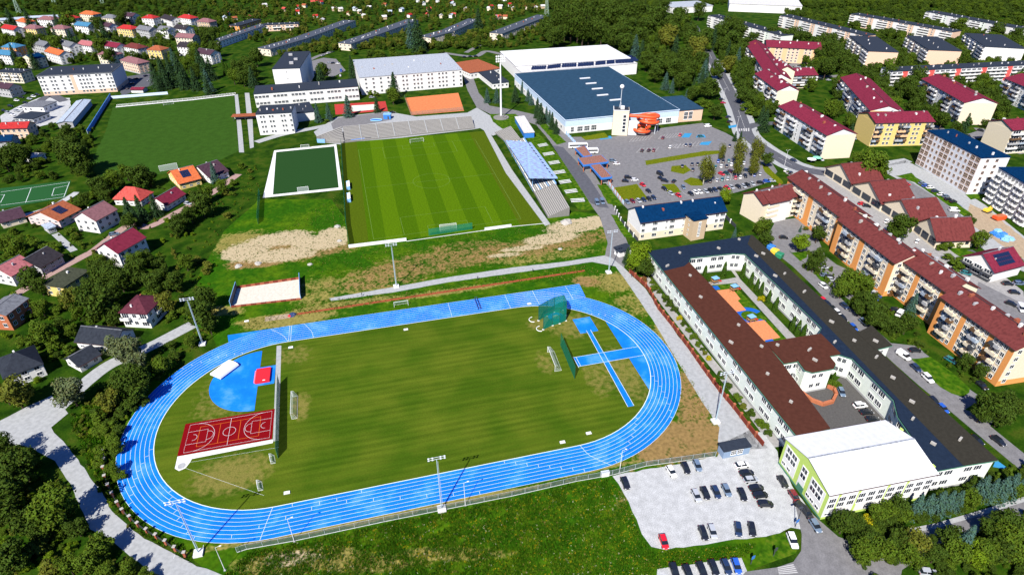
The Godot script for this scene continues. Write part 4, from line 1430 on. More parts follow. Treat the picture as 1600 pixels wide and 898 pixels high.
func swimming_hall() -> void:
	var tb := pk("tower_base")
	var d := (tb[1] - tb[0])
	var yaw := atan2(-d.y, d.x)
	var c := (tb[0] + tb[1]) / 2
	var t := thing("slide_tower", "white stair tower with dark window strip in front of the swimming hall", "tower", Vector3(c.x, 0, c.y), yaw)
	var w := d.length()
	box(t, "wall", Vector3(0, 8.1, -4.5), Vector3(w, 16.2, 9), "plaster_cream")
	box(t, "parapet", Vector3(0, 16.4, 0.05), Vector3(w + 0.1, 0.5, 0.4), "plaster_white")
	box(t, "parapet", Vector3(-w / 2, 16.4, -4.5), Vector3(0.4, 0.5, 8.5), "plaster_white")
	box(t, "roof", Vector3(0, 16.26, -4.6), Vector3(w - 0.5, 0.1, 8.2), "bitumen")
	for k in 5: put(window_mesh(1, 0), "window", t, Vector3(w * 0.24, 3.4 + 2.3 * k, 0.01), 0.0, Vector3(2.2, 2.1, 1))
	box(t, "roof_unit", Vector3(0.6, 17.2, -4), Vector3(2.4, 1.8, 2.4), "plaster_white")
	var mt := thing("roof_beacon", "tall pole with white globe on the slide tower", "mast", Vector3(c.x, 16.3, c.y - 6), yaw)
	rod(mt, "pole", Vector3.ZERO, Vector3(0, 13, 0), 0.22, "steel")
	for k in 3: rod(mt, "stay", Vector3(cos(k * 2.1) * 1.6, 0, sin(k * 2.1) * 1.6), Vector3(0, 4, 0), 0.08, "steel")
	var sp := SphereMesh.new()
	sp.radius = 1.35
	sp.height = 2.7
	sp.material = M["white_paint"]
	put(sp, "globe", mt, Vector3(0, 13.6, 0))
	box(mt, "collar", Vector3(0, 12.2, 0), Vector3(0.9, 0.4, 0.9), "steel")
	# two orange tube slides
	var o := Vector3(c.x, 0, c.y)
	var ex := Vector3(cos(yaw), 0, -sin(yaw))
	var ez := Vector3(sin(yaw), 0, cos(yaw))
	var s := thing("water_slide", "orange tube slides looping beside the white tower", "slide", o)
	var p1 := PackedVector3Array()
	for i in 80:
		var f := i / 79.0
		if f < 0.25:
			p1.append(ex * lerpf(w / 2, w / 2 + 12.0, f / 0.25) + ez * -3.0 + Vector3(0, 12.5 - f * 2.0, 0))
		else:
			var a := (f - 0.25) / 0.75 * TAU * 1.6
			p1.append(ex * (w / 2 + 13.0 + sin(a) * 6.5) + ez * (-9.0 + cos(a) * 6.0) + Vector3(0, 12.0 - (f - 0.25) * 8.0, 0))
	put(tube(p1, 1.05, "orange_paint"), "slide_tube", s)
	var p2 := PackedVector3Array()
	for i in 60:
		var a := i / 59.0 * TAU * 1.5 + 0.6
		p2.append(ex * (w / 2 + 9.0 + sin(a) * 5.0) + ez * (-4.0 + cos(a) * 4.5) + Vector3(0, 6.0 - i / 59.0 * 4.5, 0))
	put(tube(p2, 1.0, "orange_paint"), "slide_tube", s)
	for q in [[6, -5], [12, -3], [18, -6], [12, -13], [20, -11], [9, -9]]:
		rod(s, "support", ex * (w / 2 + q[0]) + ez * q[1], ex * (w / 2 + q[0]) + ez * q[1] + Vector3(0, 9.5, 0), 0.3, "steel")
	box(s, "slide_house", ex * (w / 2 + 3.2) + ez * -2.5 + Vector3(0, 4.6, 0), Vector3(5.6, 9.2, 1.2), "plaster_pale", yaw)
	var h: Array = made["swimming_hall"]
	var b: Node3D = h[0]
	# tall windows along the front, small ones along the avenue side
	for x in [-0.44, -0.375, -0.315, -0.255, -0.03, 0.05, 0.25, 0.33, 0.41]:
		put(window_mesh(3, 1), "window", b, Vector3(h[1] * x, 2.5, h[2] / 2 + 0.07), 0.0, Vector3(3.9 if x > -0.4 else 2.2, 3.6, 1))
	for i in 14: put(window_mesh(2, 0), "window", b, Vector3(-h[1] / 2 - 0.07, 2.6, h[2] * (0.44 - 0.065 * i)), -PI / 2, Vector3(3.2, 2.2, 1))
	# rooflights and solar panels
	for p in pk("sky_light"):
		var q := b.to_local(Vector3(p.x, 0, p.y))
		box(b, "rooflight", Vector3(q.x, 9.75, q.z), Vector3(8.5, 0.7, 1.2), "plaster_pale")
	var sl := pk("solar")
	var u := thing("solar_array", "long rows of dark solar panels on the white hall's front edge", "solar panels", Vector3(sl[0].x, 9.35, sl[0].y), yaw)
	for i in sl.size() - 1:
		var a := sl[i] - sl[0]
		var e := sl[i + 1] - sl[0]
		var dd := e - a
		for r in 2:
			for k in 6:
				var f := a + dd * (k + 0.5) / 6.6
				var g := Vector3(f.x, 0, f.y).rotated(Vector3.UP, -yaw)
				var pn := box(u, "solar_panel", g + Vector3(0, 0.6, -r * 5.0), Vector3(dd.length() / 7.2, 0.12, 3.4), "panel_glass")
				pn.rotation.x = 0.32
	for m in 26:
		var pv := bilinear(pk("solar2"), (m % 9 + 0.5) / 9.0, (m / 9 + 0.3) / 3.4) - sl[0]
		var g := Vector3(pv.x, 0, pv.y).rotated(Vector3.UP, -yaw)
		var pn := box(u, "solar_panel", g + Vector3(0, 0.6, 0.0), Vector3(3.6, 0.12, 3.6), "panel_glass")
		pn.rotation.x = 0.32
	# banks of white seats left on the grass behind the grandstand
	var sb := pk("seat_banks")
	for i in sb.size() / 2:
		var a := sb[i * 2]
		var f := sb[i * 2 + 1] - a
		var s2 := thing("seat_bank", which(i, sb.size() / 2, "bank of white seats", "on the grass behind the covered grandstand"), "seating", Vector3(a.x, 0, a.y), atan2(-f.y, f.x), "seat banks behind the grandstand")
		for k in 3:
			box(s2, "seat_row", Vector3(f.length() / 2, 0.45 + 0.25 * k, -1.1 * k), Vector3(f.length(), 0.12, 0.5), "white_paint")
			for m in 5: box(s2, "leg", Vector3(f.length() * (m + 0.2) / 4.6, 0.2 + 0.12 * k, -1.1 * k), Vector3(0.1, 0.45 + 0.25 * k, 0.4), "green_dark")
	# ticket kiosks with brown roofs and blue edges
	for i in 3:
		var kq := pk(["kiosk", "kiosk2", "kiosk3"][i])
		t = thing("ticket_kiosk", ["blue edged kiosk roof farthest from the camera, beside the coaches", "widest of three blue edged kiosk roofs at the stadium gate", "blue edged kiosk roof nearest the camera at the stadium gate"][i], "kiosk", Vector3(kq[0].x, 0, kq[0].y), 0.0, "brown roofed ticket kiosks")
		var kl := shifted(kq, kq[0])
		slab(t, "fascia", Geometry2D.offset_polygon(kl, 0.6)[0], 3.2 + i * 0.02, 4.2 + i * 0.02, "blue_paint")
		slab(t, "roof", Geometry2D.offset_polygon(kl, 0.2)[0], 4.2 + i * 0.02, 4.32 + i * 0.02, "patched_roof")
		for v in kl: rod(t, "column", Vector3(v.x, 0, v.y), Vector3(v.x, 3.2, v.y), 0.3, "brick_orange", -1, 6)
		slab(t, "booth", Geometry2D.offset_polygon(kl, -1.6)[0], 0.0, 3.2, "plaster_grey")
	# fences of pale panels
	panel_fence(pk("panel_fence"), "pale blue panel fence from the hall corner to the kiosks", "hall_edge", "sky_paint")
	panel_fence(pk("panel_fence2"), "pale blue panel fence from the kiosks to the residence", "hall_edge", "brick_orange")
	panel_fence(pk("res_fence"), "white posted fence with dark panels left of the residence", "dark_metal", "white_paint")
	panel_fence(pk("res_fence2"), "white posted fence with dark panels right of the residence", "dark_metal", "white_paint")

func panel_fence(p: PackedVector2Array, label: String, m: String, post: String) -> void:
	var t := thing("panel_fence", label, "fence", Vector3(p[0].x, 0, p[0].y))
	for i in p.size() - 1:
		var a := p[i] - p[0]
		var d := p[i + 1] - p[i]
		var n := maxi(1, int(d.length() / 4.0))
		for k in n:
			var c := a + d * (k + 0.5) / n
			var e := a + d * float(k) / n
			box(t, "fence_panel", Vector3(c.x, 1.0, c.y), Vector3(d.length() / n - 0.5, 1.7, 0.12), m, atan2(-d.y, d.x))
			box(t, "post", Vector3(e.x, 1.1, e.y), Vector3(0.5, 2.2, 0.5), post, atan2(-d.y, d.x))

# ------------------------------------------------------------------ sports equipment, lamps, fences
func on_track(x: float, z: float) -> Vector3:
	return TRACK + Vector3(x, 0, z).rotated(Vector3.UP, TURN)

func floodlight(at: Vector2, label: String) -> void:
	var t := thing("floodlight_mast", label, "floodlight", Vector3(at.x, 0, at.y), TURN, "floodlight masts round the track")
	box(t, "footing", Vector3(0, 0.35, 0), Vector3(2.2, 0.6, 2.2), "white_concrete")
	rod(t, "pole", Vector3(0, 0.7, 0), Vector3(0, 19.2, 0), 0.17, "mast_blue", 0.09, 10)
	rod(t, "crossarm", Vector3(-2.2, 19.3, 0), Vector3(2.2, 19.3, 0), 0.06, "steel")
	rod(t, "crossarm", Vector3(-2.2, 20.0, 0), Vector3(2.2, 20.0, 0), 0.06, "steel")
	for x in [-2.0, -1.0, 1.0, 2.0]:
		for y in [19.3, 20.0]:
			var l := box(t, "lamp", Vector3(x, y, 0.1), Vector3(0.42, 0.38, 0.3), "steel")
			l.rotation.x = 0.5
	rod(t, "ladder", Vector3(0.35, 1.0, 0), Vector3(0.25, 18.5, 0), 0.05, "steel")

func lamp_post(at: Vector2, h: float, label: String, arms: int) -> void:
	var t := thing("lamp_post", label, "lamp post", Vector3(at.x, 0, at.y), 0.3, "slender lamp posts")
	box(t, "footing", Vector3(0, 0.1, 0), Vector3(0.5, 0.2, 0.5), "concrete")
	rod(t, "pole", Vector3(0, 0.2, 0), Vector3(0, h, 0), 0.09, "white_paint", 0.05)
	for s in ([-1.0, 1.0] if arms == 2 else [1.0]):
		rod(t, "arm", Vector3(0, h - 0.05, 0), Vector3(s * 0.9, h + 0.15, 0), 0.03, "white_paint")
		box(t, "lantern", Vector3(s * 1.1, h + 0.17, 0), Vector3(0.5, 0.1, 0.22), "white_paint")

func equipment() -> void:
	var names := ["floodlight mast at the lower left bend of the track", "floodlight mast in front of the near straight", "floodlight mast beside the school avenue at the right bend", "floodlight mast at the upper left bend beside the plum roofed house", "floodlight mast beside the pale path behind the far straight", "floodlight mast where the path meets the school avenue"]
	for i in 6: floodlight(pk("flood")[i], names[i])
	var pn := ["thin white post left of the middle on the near fence", "thin white post right beside the near middle floodlight", "thin white post below the lower left bend", "thin white post at the corner of the gravel car park"]
	for i in 4: lamp_post(pk("post")[i], 9.0, pn[i], 1)
	var sn := ["twin armed street lamp at the zebra crossing", "twin armed street lamp near the brown roofed block", "street lamp halfway up the winding street", "street lamp at the far bend of the winding street"]
	for i in 4: lamp_post(pk("street_lamp")[i], 9.5, sn[i], 2)
	# tall stadium mast
	var m := pk("mast")[0]
	var t := thing("stadium_mast", "very tall white floodlight mast between stadium and swimming hall", "floodlight", Vector3(m.x, 0, m.y), 0.3)
	for i in 3:
		var st := arc(Vector2.ZERO, 5.5 - i * 1.6, 0, TAU, 16)
		slab(t, "footing", st, i * 0.6, i * 0.6 + 0.6, "old_concrete")
	rod(t, "pole", Vector3(0, 1.8, 0), Vector3(0, 40, 0), 0.7, "white_paint", 0.4, 12)
	for k in 3:
		rod(t, "crossarm", Vector3(-3.2, 38.5 + k * 1.6, 0), Vector3(3.2, 38.5 + k * 1.6, 0), 0.16, "steel")
		for x in 5: box(t, "lamp", Vector3(-2.8 + 1.4 * x, 38.6 + k * 1.6, 0.5), Vector3(0.9, 1.0, 0.5), "white_paint")
	# mesh fence along the near side, with its kerb
	net_fence(pk("mesh_fence"), 2.0, "grey wire mesh fence along the near side of the track", "wire_net", 3.4, "steel")
	strip("kerb", pk("mesh_fence"), 0.18, 0.1, "white_concrete")
	# red brick fence along the school avenue
	var bf := spaced(smooth_line(pk("brick_fence")), 0.5)
	t = thing("brick_fence", "red brick fence with square pillars along the school avenue", "fence", Vector3(bf[0].x, 0, bf[0].y))
	var run := 0.0
	var prev := bf[0]
	for i in range(1, bf.size()):
		run += (bf[i] - bf[i - 1]).length()
		if run >= 3.7:
			var a := prev - bf[0]
			var b := bf[i] - bf[0]
			var yaw := atan2(-(b.y - a.y), b.x - a.x)
			box(t, "pillar", Vector3(a.x, 1.05, a.y), Vector3(0.6, 2.1, 0.6), "brick_pillar", yaw)
			box(t, "pillar_cap", Vector3(a.x, 2.15, a.y), Vector3(0.72, 0.1, 0.72), "brick_orange", yaw)
			box(t, "wall_panel", Vector3((a.x + b.x) / 2, 0.85, (a.y + b.y) / 2), Vector3((b - a).length() - 0.6, 1.7, 0.35), "brick_red", yaw)
			prev = bf[i]
			run = 0.0
	# pillars along the lower left bend
	var pf := pk("pillar_fence")
	t = thing("pillar_fence", "row of brick pillars with pale caps round the lower left bend", "fence", Vector3(pf[0].x, 0, pf[0].y))
	for i in pf.size():
		var a := pf[i] - pf[0]
		box(t, "pillar", Vector3(a.x, 0.95, a.y), Vector3(0.55, 1.9, 0.55), "brick_pillar", i * 0.12)
		box(t, "pillar_cap", Vector3(a.x, 1.97, a.y), Vector3(0.8, 0.14, 0.8), "pale_stone", i * 0.12)
		if i + 1 < pf.size():
			var b := pf[i + 1] - pf[0]
			for y in [0.6, 1.3]: rod(t, "rail", Vector3(a.x, y, a.y), Vector3(b.x, y, b.y), 0.05, "dark_metal", -1, 6)
	# sand court with brick rim and end nets
	var pw := pk("pit_wall")
	sheet("sand_court", pw, 0.06, "sand")
	t = thing("court_rim", "brick rim walls of the sand court", "wall", Vector3(pw[0].x, 0, pw[0].y))
	for e in [[0, 1, 0.6], [3, 2, 0.9]]:
		var a := pw[e[0]] - pw[0]
		var b := pw[e[1]] - pw[0]
		var n := 14
		for k in n:
			var c := a.lerp(b, (k + 0.5) / n)
			box(t, "wall_block", Vector3(c.x, e[2] / 2, c.y), Vector3((b - a).length() / n - 0.06, e[2], 0.55), "brick_pillar" if k % 2 else "brick_red", atan2(-(b - a).y, (b - a).x))
	for e in [[0, 3, "left blue framed backboard wall of the sand court"], [1, 2, "right blue framed backboard wall of the sand court"]]:
		var a := pw[e[0]]
		var b := pw[e[1]]
		t = thing("end_wall", e[2], "wall", Vector3(a.x, 0, a.y))
		var d := b - a
		box(t, "wall_panel", Vector3(d.x / 2, 1.5, d.y / 2), Vector3(d.length(), 3.0, 0.2), "dark_metal", atan2(-d.y, d.x))
		rod(t, "rail", Vector3(0, 3.05, 0), Vector3(d.x, 3.05, d.y), 0.12, "sky_paint")
		rod(t, "post", Vector3(0, 0, 0), Vector3(0, 3.1, 0), 0.12, "sky_paint")
		rod(t, "post", Vector3(d.x, 0, d.y), Vector3(d.x, 3.1, d.y), 0.12, "sky_paint")
	# jumping mats
	t = thing("covered_mat", "white covered high jump mat on the blue fan", "mat", on_track(-62.3, -24.9), TURN + 0.86)
	var st := mb()
	add_box(st, Vector3(-3.6, 0.1, -2.3), Vector3(3.6, 1.2, 2.3))
	put(done(st, "blue_paint"), "mat", t)
	st = mb()
	var prof := [[-2.5, 0.75], [-2.2, 1.4], [-1.0, 1.62], [0.0, 1.68], [1.0, 1.62], [2.2, 1.4], [2.5, 0.75]]
	for i in 6:
		quad(st, Vector3(-3.9, prof[i][1], prof[i][0]), Vector3(3.9, prof[i][1], prof[i][0]), Vector3(3.9, prof[i + 1][1], prof[i + 1][0]), Vector3(-3.9, prof[i + 1][1], prof[i + 1][0]))
		for s in [-3.9, 3.9]: quad(st, Vector3(s, 0.5, prof[i][0]), Vector3(s, prof[i][1], prof[i][0]), Vector3(s, prof[i + 1][1], prof[i + 1][0]), Vector3(s, 0.5, prof[i + 1][0]))
	put(done(st, "white_paint"), "cover", t)
	t = thing("landing_mat", "bright red pole vault mat on its blue bay", "mat", on_track(-49.6, -18.9), TURN)
	box(t, "mat", Vector3(0.1, 0.5, 0), Vector3(4.6, 0.8, 7.0), "red_paint")
	box(t, "front_wedge", Vector3(-2.45, 0.3, 0), Vector3(0.5, 0.4, 6.0), "pink_paint")
	box(t, "label_patch", Vector3(0.6, 0.905, 3.0), Vector3(0.8, 0.01, 0.4), "white_paint")
	# goals inside the track
	for g in [[-39.6, -6.1, -39.4, 4.2, "white goal at the left end of the infield", -1.6], [46.4, -7.1, 45.8, 3.3, "white goal before the green net at the right end of the infield", 2.4]]:
		t = thing("football_goal", g[4], "goal", on_track(g[0], g[1]) + Vector3(0, 0.06, 0), TURN, "goals on the pitches")
		goal_parts(t, Vector2(g[2] - g[0], g[3] - g[1]), Vector2(-g[5] if g[5] < 0 else g[5], 0), 2.5)
	t = thing("football_goal", "spare white goal behind the far straight", "goal", on_track(-3.2, -48.6) + Vector3(0, 0.05, 0), TURN, "goals on the pitches")
	goal_parts(t, Vector2(5.4, 0), Vector2(0, -1.6), 2.3)
	for z in [18.0, 27.0]:
		t = thing("training_frame", ["low white training frame nearer the sector line", "low white training frame nearer the track bend"][0 if z < 20 else 1], "goal", on_track(-45.0 - (z - 18) * 0.3, z) + Vector3(0, 0.05, 0), TURN, "low training frames")
		goal_parts(t, Vector2(0.6, 3.0), Vector2(1.2, 0), 1.1)
	# ball nets
	var a := on_track(-44.0, -13.6)
	var b := on_track(-42.6, 19.4)
	net_fence(PackedVector2Array([Vector2(a.x, a.z), Vector2(b.x, b.z)]), 4.2, "tall green ball net beside the basketball court", "cage_net", 5.5)
	a = on_track(52.0, -9.6)
	b = on_track(51.0, 8.6)
	net_fence(PackedVector2Array([Vector2(a.x, a.z), Vector2(b.x, b.z)]), 5.5, "tall green ball net behind the right infield goal", "green_net", 4.5, "green_dark")
	# throwing cage: posts and green netting round the ring
	t = thing("throwing_cage", "green netted throwing cage at the upper right of the infield", "sports cage", on_track(55.5, -26.5), TURN)
	var ring := [[-6.8, 6.4], [-2.7, 4.8], [0.2, 4.3], [3.1, 3.2], [4.2, 0.0], [4.4, -3.8], [0.5, -3.2], [-3.0, -1.6], [-6.9, 0.6]]
	for i in ring.size():
		rod(t, "post", Vector3(ring[i][0], 0, ring[i][1]), Vector3(ring[i][0], 7.0, ring[i][1]), 0.09, "green_dark")
		box(t, "post_footing", Vector3(ring[i][0], 0.12, ring[i][1]), Vector3(0.7, 0.2, 0.7), "white_concrete")
		if i + 1 < ring.size():
			var p := Vector3(ring[i][0], 0, ring[i][1])
			var q := Vector3(ring[i + 1][0], 0, ring[i + 1][1])
			box(t, "net_panel", (p + q) / 2 + Vector3(0, 3.5, 0), Vector3((q - p).length(), 6.8, 0.03), "cage_net", atan2(-(q - p).z, (q - p).x))
			rod(t, "top_rail", p + Vector3(0, 7.0, 0), q + Vector3(0, 7.0, 0), 0.07, "green_dark")
	for q in [[-7.5, 5.6], [-8.6, -0.6]]:
		var hoop := PackedVector3Array()
		for k in 9: hoop.append(Vector3(q[0] - 1.6 * sin(PI * k / 8.0), 0.12, q[1] + 1.6 * cos(PI * k / 8.0)))
		put(tube(hoop, 0.14, "white_paint", 6), "gate_hoop", t)
	var disc := base("throwing_ring", on_track(55.8, -26.6), TURN)
	disc.set_meta("kind", "structure")
	sheet("ring_surface", arc(Vector2.ZERO, 3.0, 0, TAU, 28), 0.07, "track_blue", disc)
	sheet("ring_plate", arc(Vector2.ZERO, 1.35, 0, TAU, 22), 0.08, "pale_stone", disc)
	t = thing("trolley", "blue equipment trolley beside the throwing cage", "trolley", on_track(60.6, -33.5), TURN + 0.3)
	box(t, "tray", Vector3(0, 0.7, 0), Vector3(3.0, 0.5, 1.6), "blue_paint")
	for x in [-1.1, 1.1]:
		for z in [-0.7, 0.7]: rod(t, "leg", Vector3(x, 0, z), Vector3(x, 0.5, z), 0.08, "dark_metal")
	t = thing("start_gantry", "dark blue hurdle trolley standing across the far straight", "trolley", on_track(28.6, -42.2), TURN)
	for z in [-3.4, -1.2, 1.2, 3.4]:
		rod(t, "upright", Vector3(-0.5, 0.1, z), Vector3(-0.5, 1.3, z), 0.10, "mast_navy")
		rod(t, "upright", Vector3(0.5, 0.1, z), Vector3(0.5, 1.3, z), 0.10, "mast_navy")
		rod(t, "bar", Vector3(-0.5, 1.3, z), Vector3(0.5, 1.3, z), 0.10, "mast_navy")
	rod(t, "beam", Vector3(-0.5, 0.7, -3.6), Vector3(-0.5, 0.7, 3.6), 0.12, "mast_navy")
	rod(t, "beam", Vector3(0.5, 0.7, -3.6), Vector3(0.5, 0.7, 3.6), 0.12, "mast_navy")
	t = thing("pit_cover", "crumpled dark and red cover at the end of the sand pit", "cover", on_track(-41.4, -53.4), TURN)
	var hp := mb()
	var rng := RandomNumberGenerator.new()
	rng.seed = 8
	lump(hp, rng, 1.5, 0.8)
	put(done(hp, "mast_navy"), "sheet", t)
	var hp2 := mb()
	lump(hp2, rng, 0.8, 0.9)
	put(done(hp2, "red_paint"), "strap", t, Vector3(-1.0, 0, 0.4))
	var mk := pk("markers")
	var ml := ["small white marker plate near the far straight's middle", "small white marker plate at the upper left of the infield", "small white marker plate at the lower right of the infield", "pale marker stone below the lower right infield plate", "small white marker plate at the lower left of the infield", "white cover plate below the sand pit", "small white plate left of the throwing cage"]
	for i in mk.size():
		t = thing("marker_plate", ml[i], "plate", Vector3(mk[i].x, 0.06, mk[i].y), TURN, "small plates on the grass")
		box(t, "plate", Vector3(0, 0.14, 0), Vector3(1.5, 0.24, 0.8), "white_paint")
		box(t, "rim", Vector3(0, 0.04, 0), Vector3(1.7, 0.08, 1.0), "concrete")
	var hl := ["grey heap of rubble left of the sand court track", "grey heap of rubble right of the other one", "white boulder beside the trodden path", "grey heap by the green fence, upper", "grey heap by the green fence, lower", "pile of pale rubble on the sandy bank", "pale boulder below the sandy bank"]
	var hs := pk("heaps")
	for i in hs.size():
		var hm := mb()
		lump(hm, rng, [1.6, 1.5, 1.1, 1.5, 1.2, 3.0, 1.0][i], 1.0)
		var o := put(done(hm, "pale_stone"), "rubble_heap", self, Vector3(hs[i].x, 0.0, hs[i].y))
		tag(o, hl[i], "heap", "heaps on the waste ground")
	# electricity boxes, signs
	var ub := pk("utility_box")
	t = thing("utility_cabinet", "white utility cabinet on the near fence by the gravel car park", "cabinet", Vector3(ub[0].x, 0, ub[0].y), 0.2)
	box(t, "housing", Vector3(0, 0.8, 0), Vector3(2.2, 1.5, 0.9), "white_paint")
	box(t, "lid", Vector3(0, 1.6, 0), Vector3(2.4, 0.12, 1.1), "steel")
	var sg := pk("sign_post")
	var sl := ["small dark sign on a post at the lower edge grass", "dark information board on the grass verge by the street", "dark lamp like post with blue sign beside the gymnasium"]
	for i in sg.size():
		t = thing("sign_post", sl[i], "sign", Vector3(sg[i].x, 0, sg[i].y), 0.4, "signs near the gymnasium street")
		rod(t, "post", Vector3.ZERO, Vector3(0, 3.4 if i < 2 else 8.0, 0), 0.10, "dark_metal")
		box(t, "panel", Vector3(0, 2.8 if i < 2 else 2.6, 0.12), Vector3(0.9, 1.2, 0.08), "dark_metal" if i == 1 else "blue_paint")
		if i == 2: box(t, "lantern", Vector3(-0.6, 8.0, 0), Vector3(1.4, 0.2, 0.4), "dark_metal")

func spaced(p: PackedVector2Array, step: float) -> PackedVector2Array:
	# the same line with a point every step metres
	var o := PackedVector2Array([p[0]])
	for i in p.size() - 1:
		var n := maxi(1, int(round((p[i + 1] - p[i]).length() / step)))
		for k in n: o.append(p[i].lerp(p[i + 1], float(k + 1) / n))
	return o

func lump(st: SurfaceTool, rng: RandomNumberGenerator, r: float, tall: float) -> void:
	var rows := []
	for j in 6:
		var row := []
		var el := PI / 2 * j / 5.0
		for i in 10:
			var q := r * rng.randf_range(0.8, 1.2)
			row.append(Vector3(cos(TAU * i / 10.0) * cos(el) * q, sin(el) * r * 0.55 * tall * rng.randf_range(0.8, 1.15), sin(TAU * i / 10.0) * cos(el) * q))
		rows.append(row)
	for j in 5:
		for i in 10:
			quad(st, rows[j][i], rows[j + 1][i], rows[j + 1][(i + 1) % 10], rows[j][(i + 1) % 10])

# ------------------------------------------------------------------ vehicles
func loft(st: SurfaceTool, stations: Array) -> void:
	# stations: x, y low, y high, half width; an eight sided section at each
	var rings := []
	for s in stations:
		var x: float = s[0]
		var c: float = minf(0.12, (s[2] - s[1]) * 0.3)
		rings.append([Vector3(x, s[1], -s[3] + c), Vector3(x, s[1] + c, -s[3]), Vector3(x, s[2] - c, -s[3]), Vector3(x, s[2], -s[3] + c * 1.6), Vector3(x, s[2], s[3] - c * 1.6), Vector3(x, s[2] - c, s[3]), Vector3(x, s[1] + c, s[3]), Vector3(x, s[1], s[3] - c)])
	for i in rings.size() - 1:
		for k in 8:
			quad(st, rings[i][k], rings[i + 1][k], rings[i + 1][(k + 1) % 8], rings[i][(k + 1) % 8])
	for e in [0, rings.size() - 1]:
		for k in range(1, 7): tri(st, rings[e][0], rings[e][k], rings[e][k + 1])

const CAR_SHAPES := {
	"h": [[[-2.1, 0.38, 0.72, 0.70], [-1.98, 0.28, 0.92, 0.82], [-1.2, 0.24, 0.95, 0.87], [0.9, 0.24, 0.92, 0.87], [1.75, 0.27, 0.78, 0.83], [2.1, 0.36, 0.58, 0.70]], [-1.95, -1.45, 0.35, 1.15, 0.93, 1.46, 0.80, 0.62]],
	"s": [[[-2.2, 0.42, 0.85, 0.76], [-2.08, 0.32, 1.02, 0.88], [-1.2, 0.28, 1.06, 0.93], [0.9, 0.28, 1.04, 0.93], [1.85, 0.3, 0.92, 0.88], [2.2, 0.42, 0.66, 0.76]], [-2.05, -1.75, 0.35, 1.05, 1.04, 1.68, 0.86, 0.70]],
	"v": [[[-2.5, 0.40, 1.0, 0.86], [-2.42, 0.30, 1.25, 0.95], [-1.0, 0.28, 1.28, 0.98], [1.2, 0.28, 1.20, 0.98], [2.1, 0.3, 0.98, 0.93], [2.45, 0.42, 0.72, 0.82]], [-2.42, -2.3, 0.95, 1.75, 1.24, 2.0, 0.93, 0.82]]}

func car(label: String, group: String, colour: String, type: String, x: float, z: float, yaw: float) -> void:
	var t := thing("parked_car" if type != "v" else "parked_van", label, "car" if type != "v" else "van", Vector3(x, 0.07, z), yaw, group)
	var k := "car %s %s" % [colour, type]
	var shape: Array = CAR_SHAPES[type]
	var g: Array = shape[1]
	if not kept.has(k):
		var st := mb()
		loft(st, shape[0])
		# roof panel and pillars
		add_box(st, Vector3(g[1] - 0.05, g[5] - 0.04, -g[7] - 0.02), Vector3(g[2] + 0.05, g[5] + 0.03, g[7] + 0.02))
		for s in [-1.0, 1.0]:
			var a := Vector3((g[1] + g[2]) / 2 - 0.15, g[5], s * g[7])
			var b := Vector3((g[1] + g[2]) / 2 - 0.15, g[4], s * (g[6] + 0.02))
			quad(st, a, a + Vector3(0.14, 0, 0), b + Vector3(0.14, 0, 0), b)
			if type == "v": quad(st, Vector3(g[1], g[5], s * (g[7] + 0.02)), Vector3(0.1, g[5], s * (g[7] + 0.02)), Vector3(0.1, g[4], s * (g[6] + 0.02)), Vector3(g[0], g[4], s * (g[6] + 0.02)))
		kept[k] = done(st, "car_" + colour)
	put(kept[k], "body", t)
	var kg := "car glass " + type
	if not kept.has(kg):
		var st := mb()
		var lo := [Vector3(g[0], g[4], -g[6]), Vector3(g[3], g[4], -g[6]), Vector3(g[3], g[4], g[6]), Vector3(g[0], g[4], g[6])]
		var hi := [Vector3(g[1], g[5], -g[7]), Vector3(g[2], g[5], -g[7]), Vector3(g[2], g[5], g[7]), Vector3(g[1], g[5], g[7])]
		for i in 4: quad(st, lo[i], hi[i], hi[(i + 1) % 4], lo[(i + 1) % 4])
		kept[kg] = done(st, "car_glass")
	put(kept[kg], "windows", t)
	var l: float = shape[0][5][0]
	var w: float = shape[0][2][3]
	for sx in [-0.62, 0.64]:
		for sz in [-1.0, 1.0]:
			rod(t, "wheel", Vector3(l * sx, 0.31, sz * (w - 0.2)), Vector3(l * sx, 0.31, sz * (w + 0.02)), 0.31, "tyre", -1, 10)
	for sz in [-1.0, 1.0]:
		box(t, "headlight", Vector3(l * 0.94, shape[0][5][2] + 0.02, sz * w * 0.66), Vector3(0.22, 0.13, 0.34), "lamp_clear")
		box(t, "tail_light", Vector3(shape[0][0][0] + 0.06, shape[0][0][2], sz * w * 0.74), Vector3(0.16, 0.22, 0.22), "lamp_red")

func coach(at: Vector2, yaw: float, label: String) -> void:
	var t := thing("coach", label, "coach", Vector3(at.x, 0.07, at.y), yaw, "white coaches beside the kiosks")
	var st := mb()
	loft(st, [[-6.0, 0.5, 3.1, 1.15], [-5.85, 0.4, 3.25, 1.25], [5.6, 0.4, 3.25, 1.25], [6.0, 0.5, 2.9, 1.15]])
	put(done(st, "car_white"), "body", t)
	for s in [-1.0, 1.0]:
		box(t, "windows", Vector3(0, 2.2, s * 1.26), Vector3(11.0, 0.95, 0.05), "car_glass")
		for x in [-3.6, 3.8]: rod(t, "wheel", Vector3(x, 0.5, s * 1.0), Vector3(x, 0.5, s * 1.28), 0.5, "tyre", -1, 12)
	box(t, "windscreen", Vector3(5.98, 2.0, 0), Vector3(0.1, 1.5, 2.0), "car_glass")
	box(t, "roof_unit", Vector3(-1.0, 3.35, 0), Vector3(2.6, 0.25, 1.5), "white_paint")

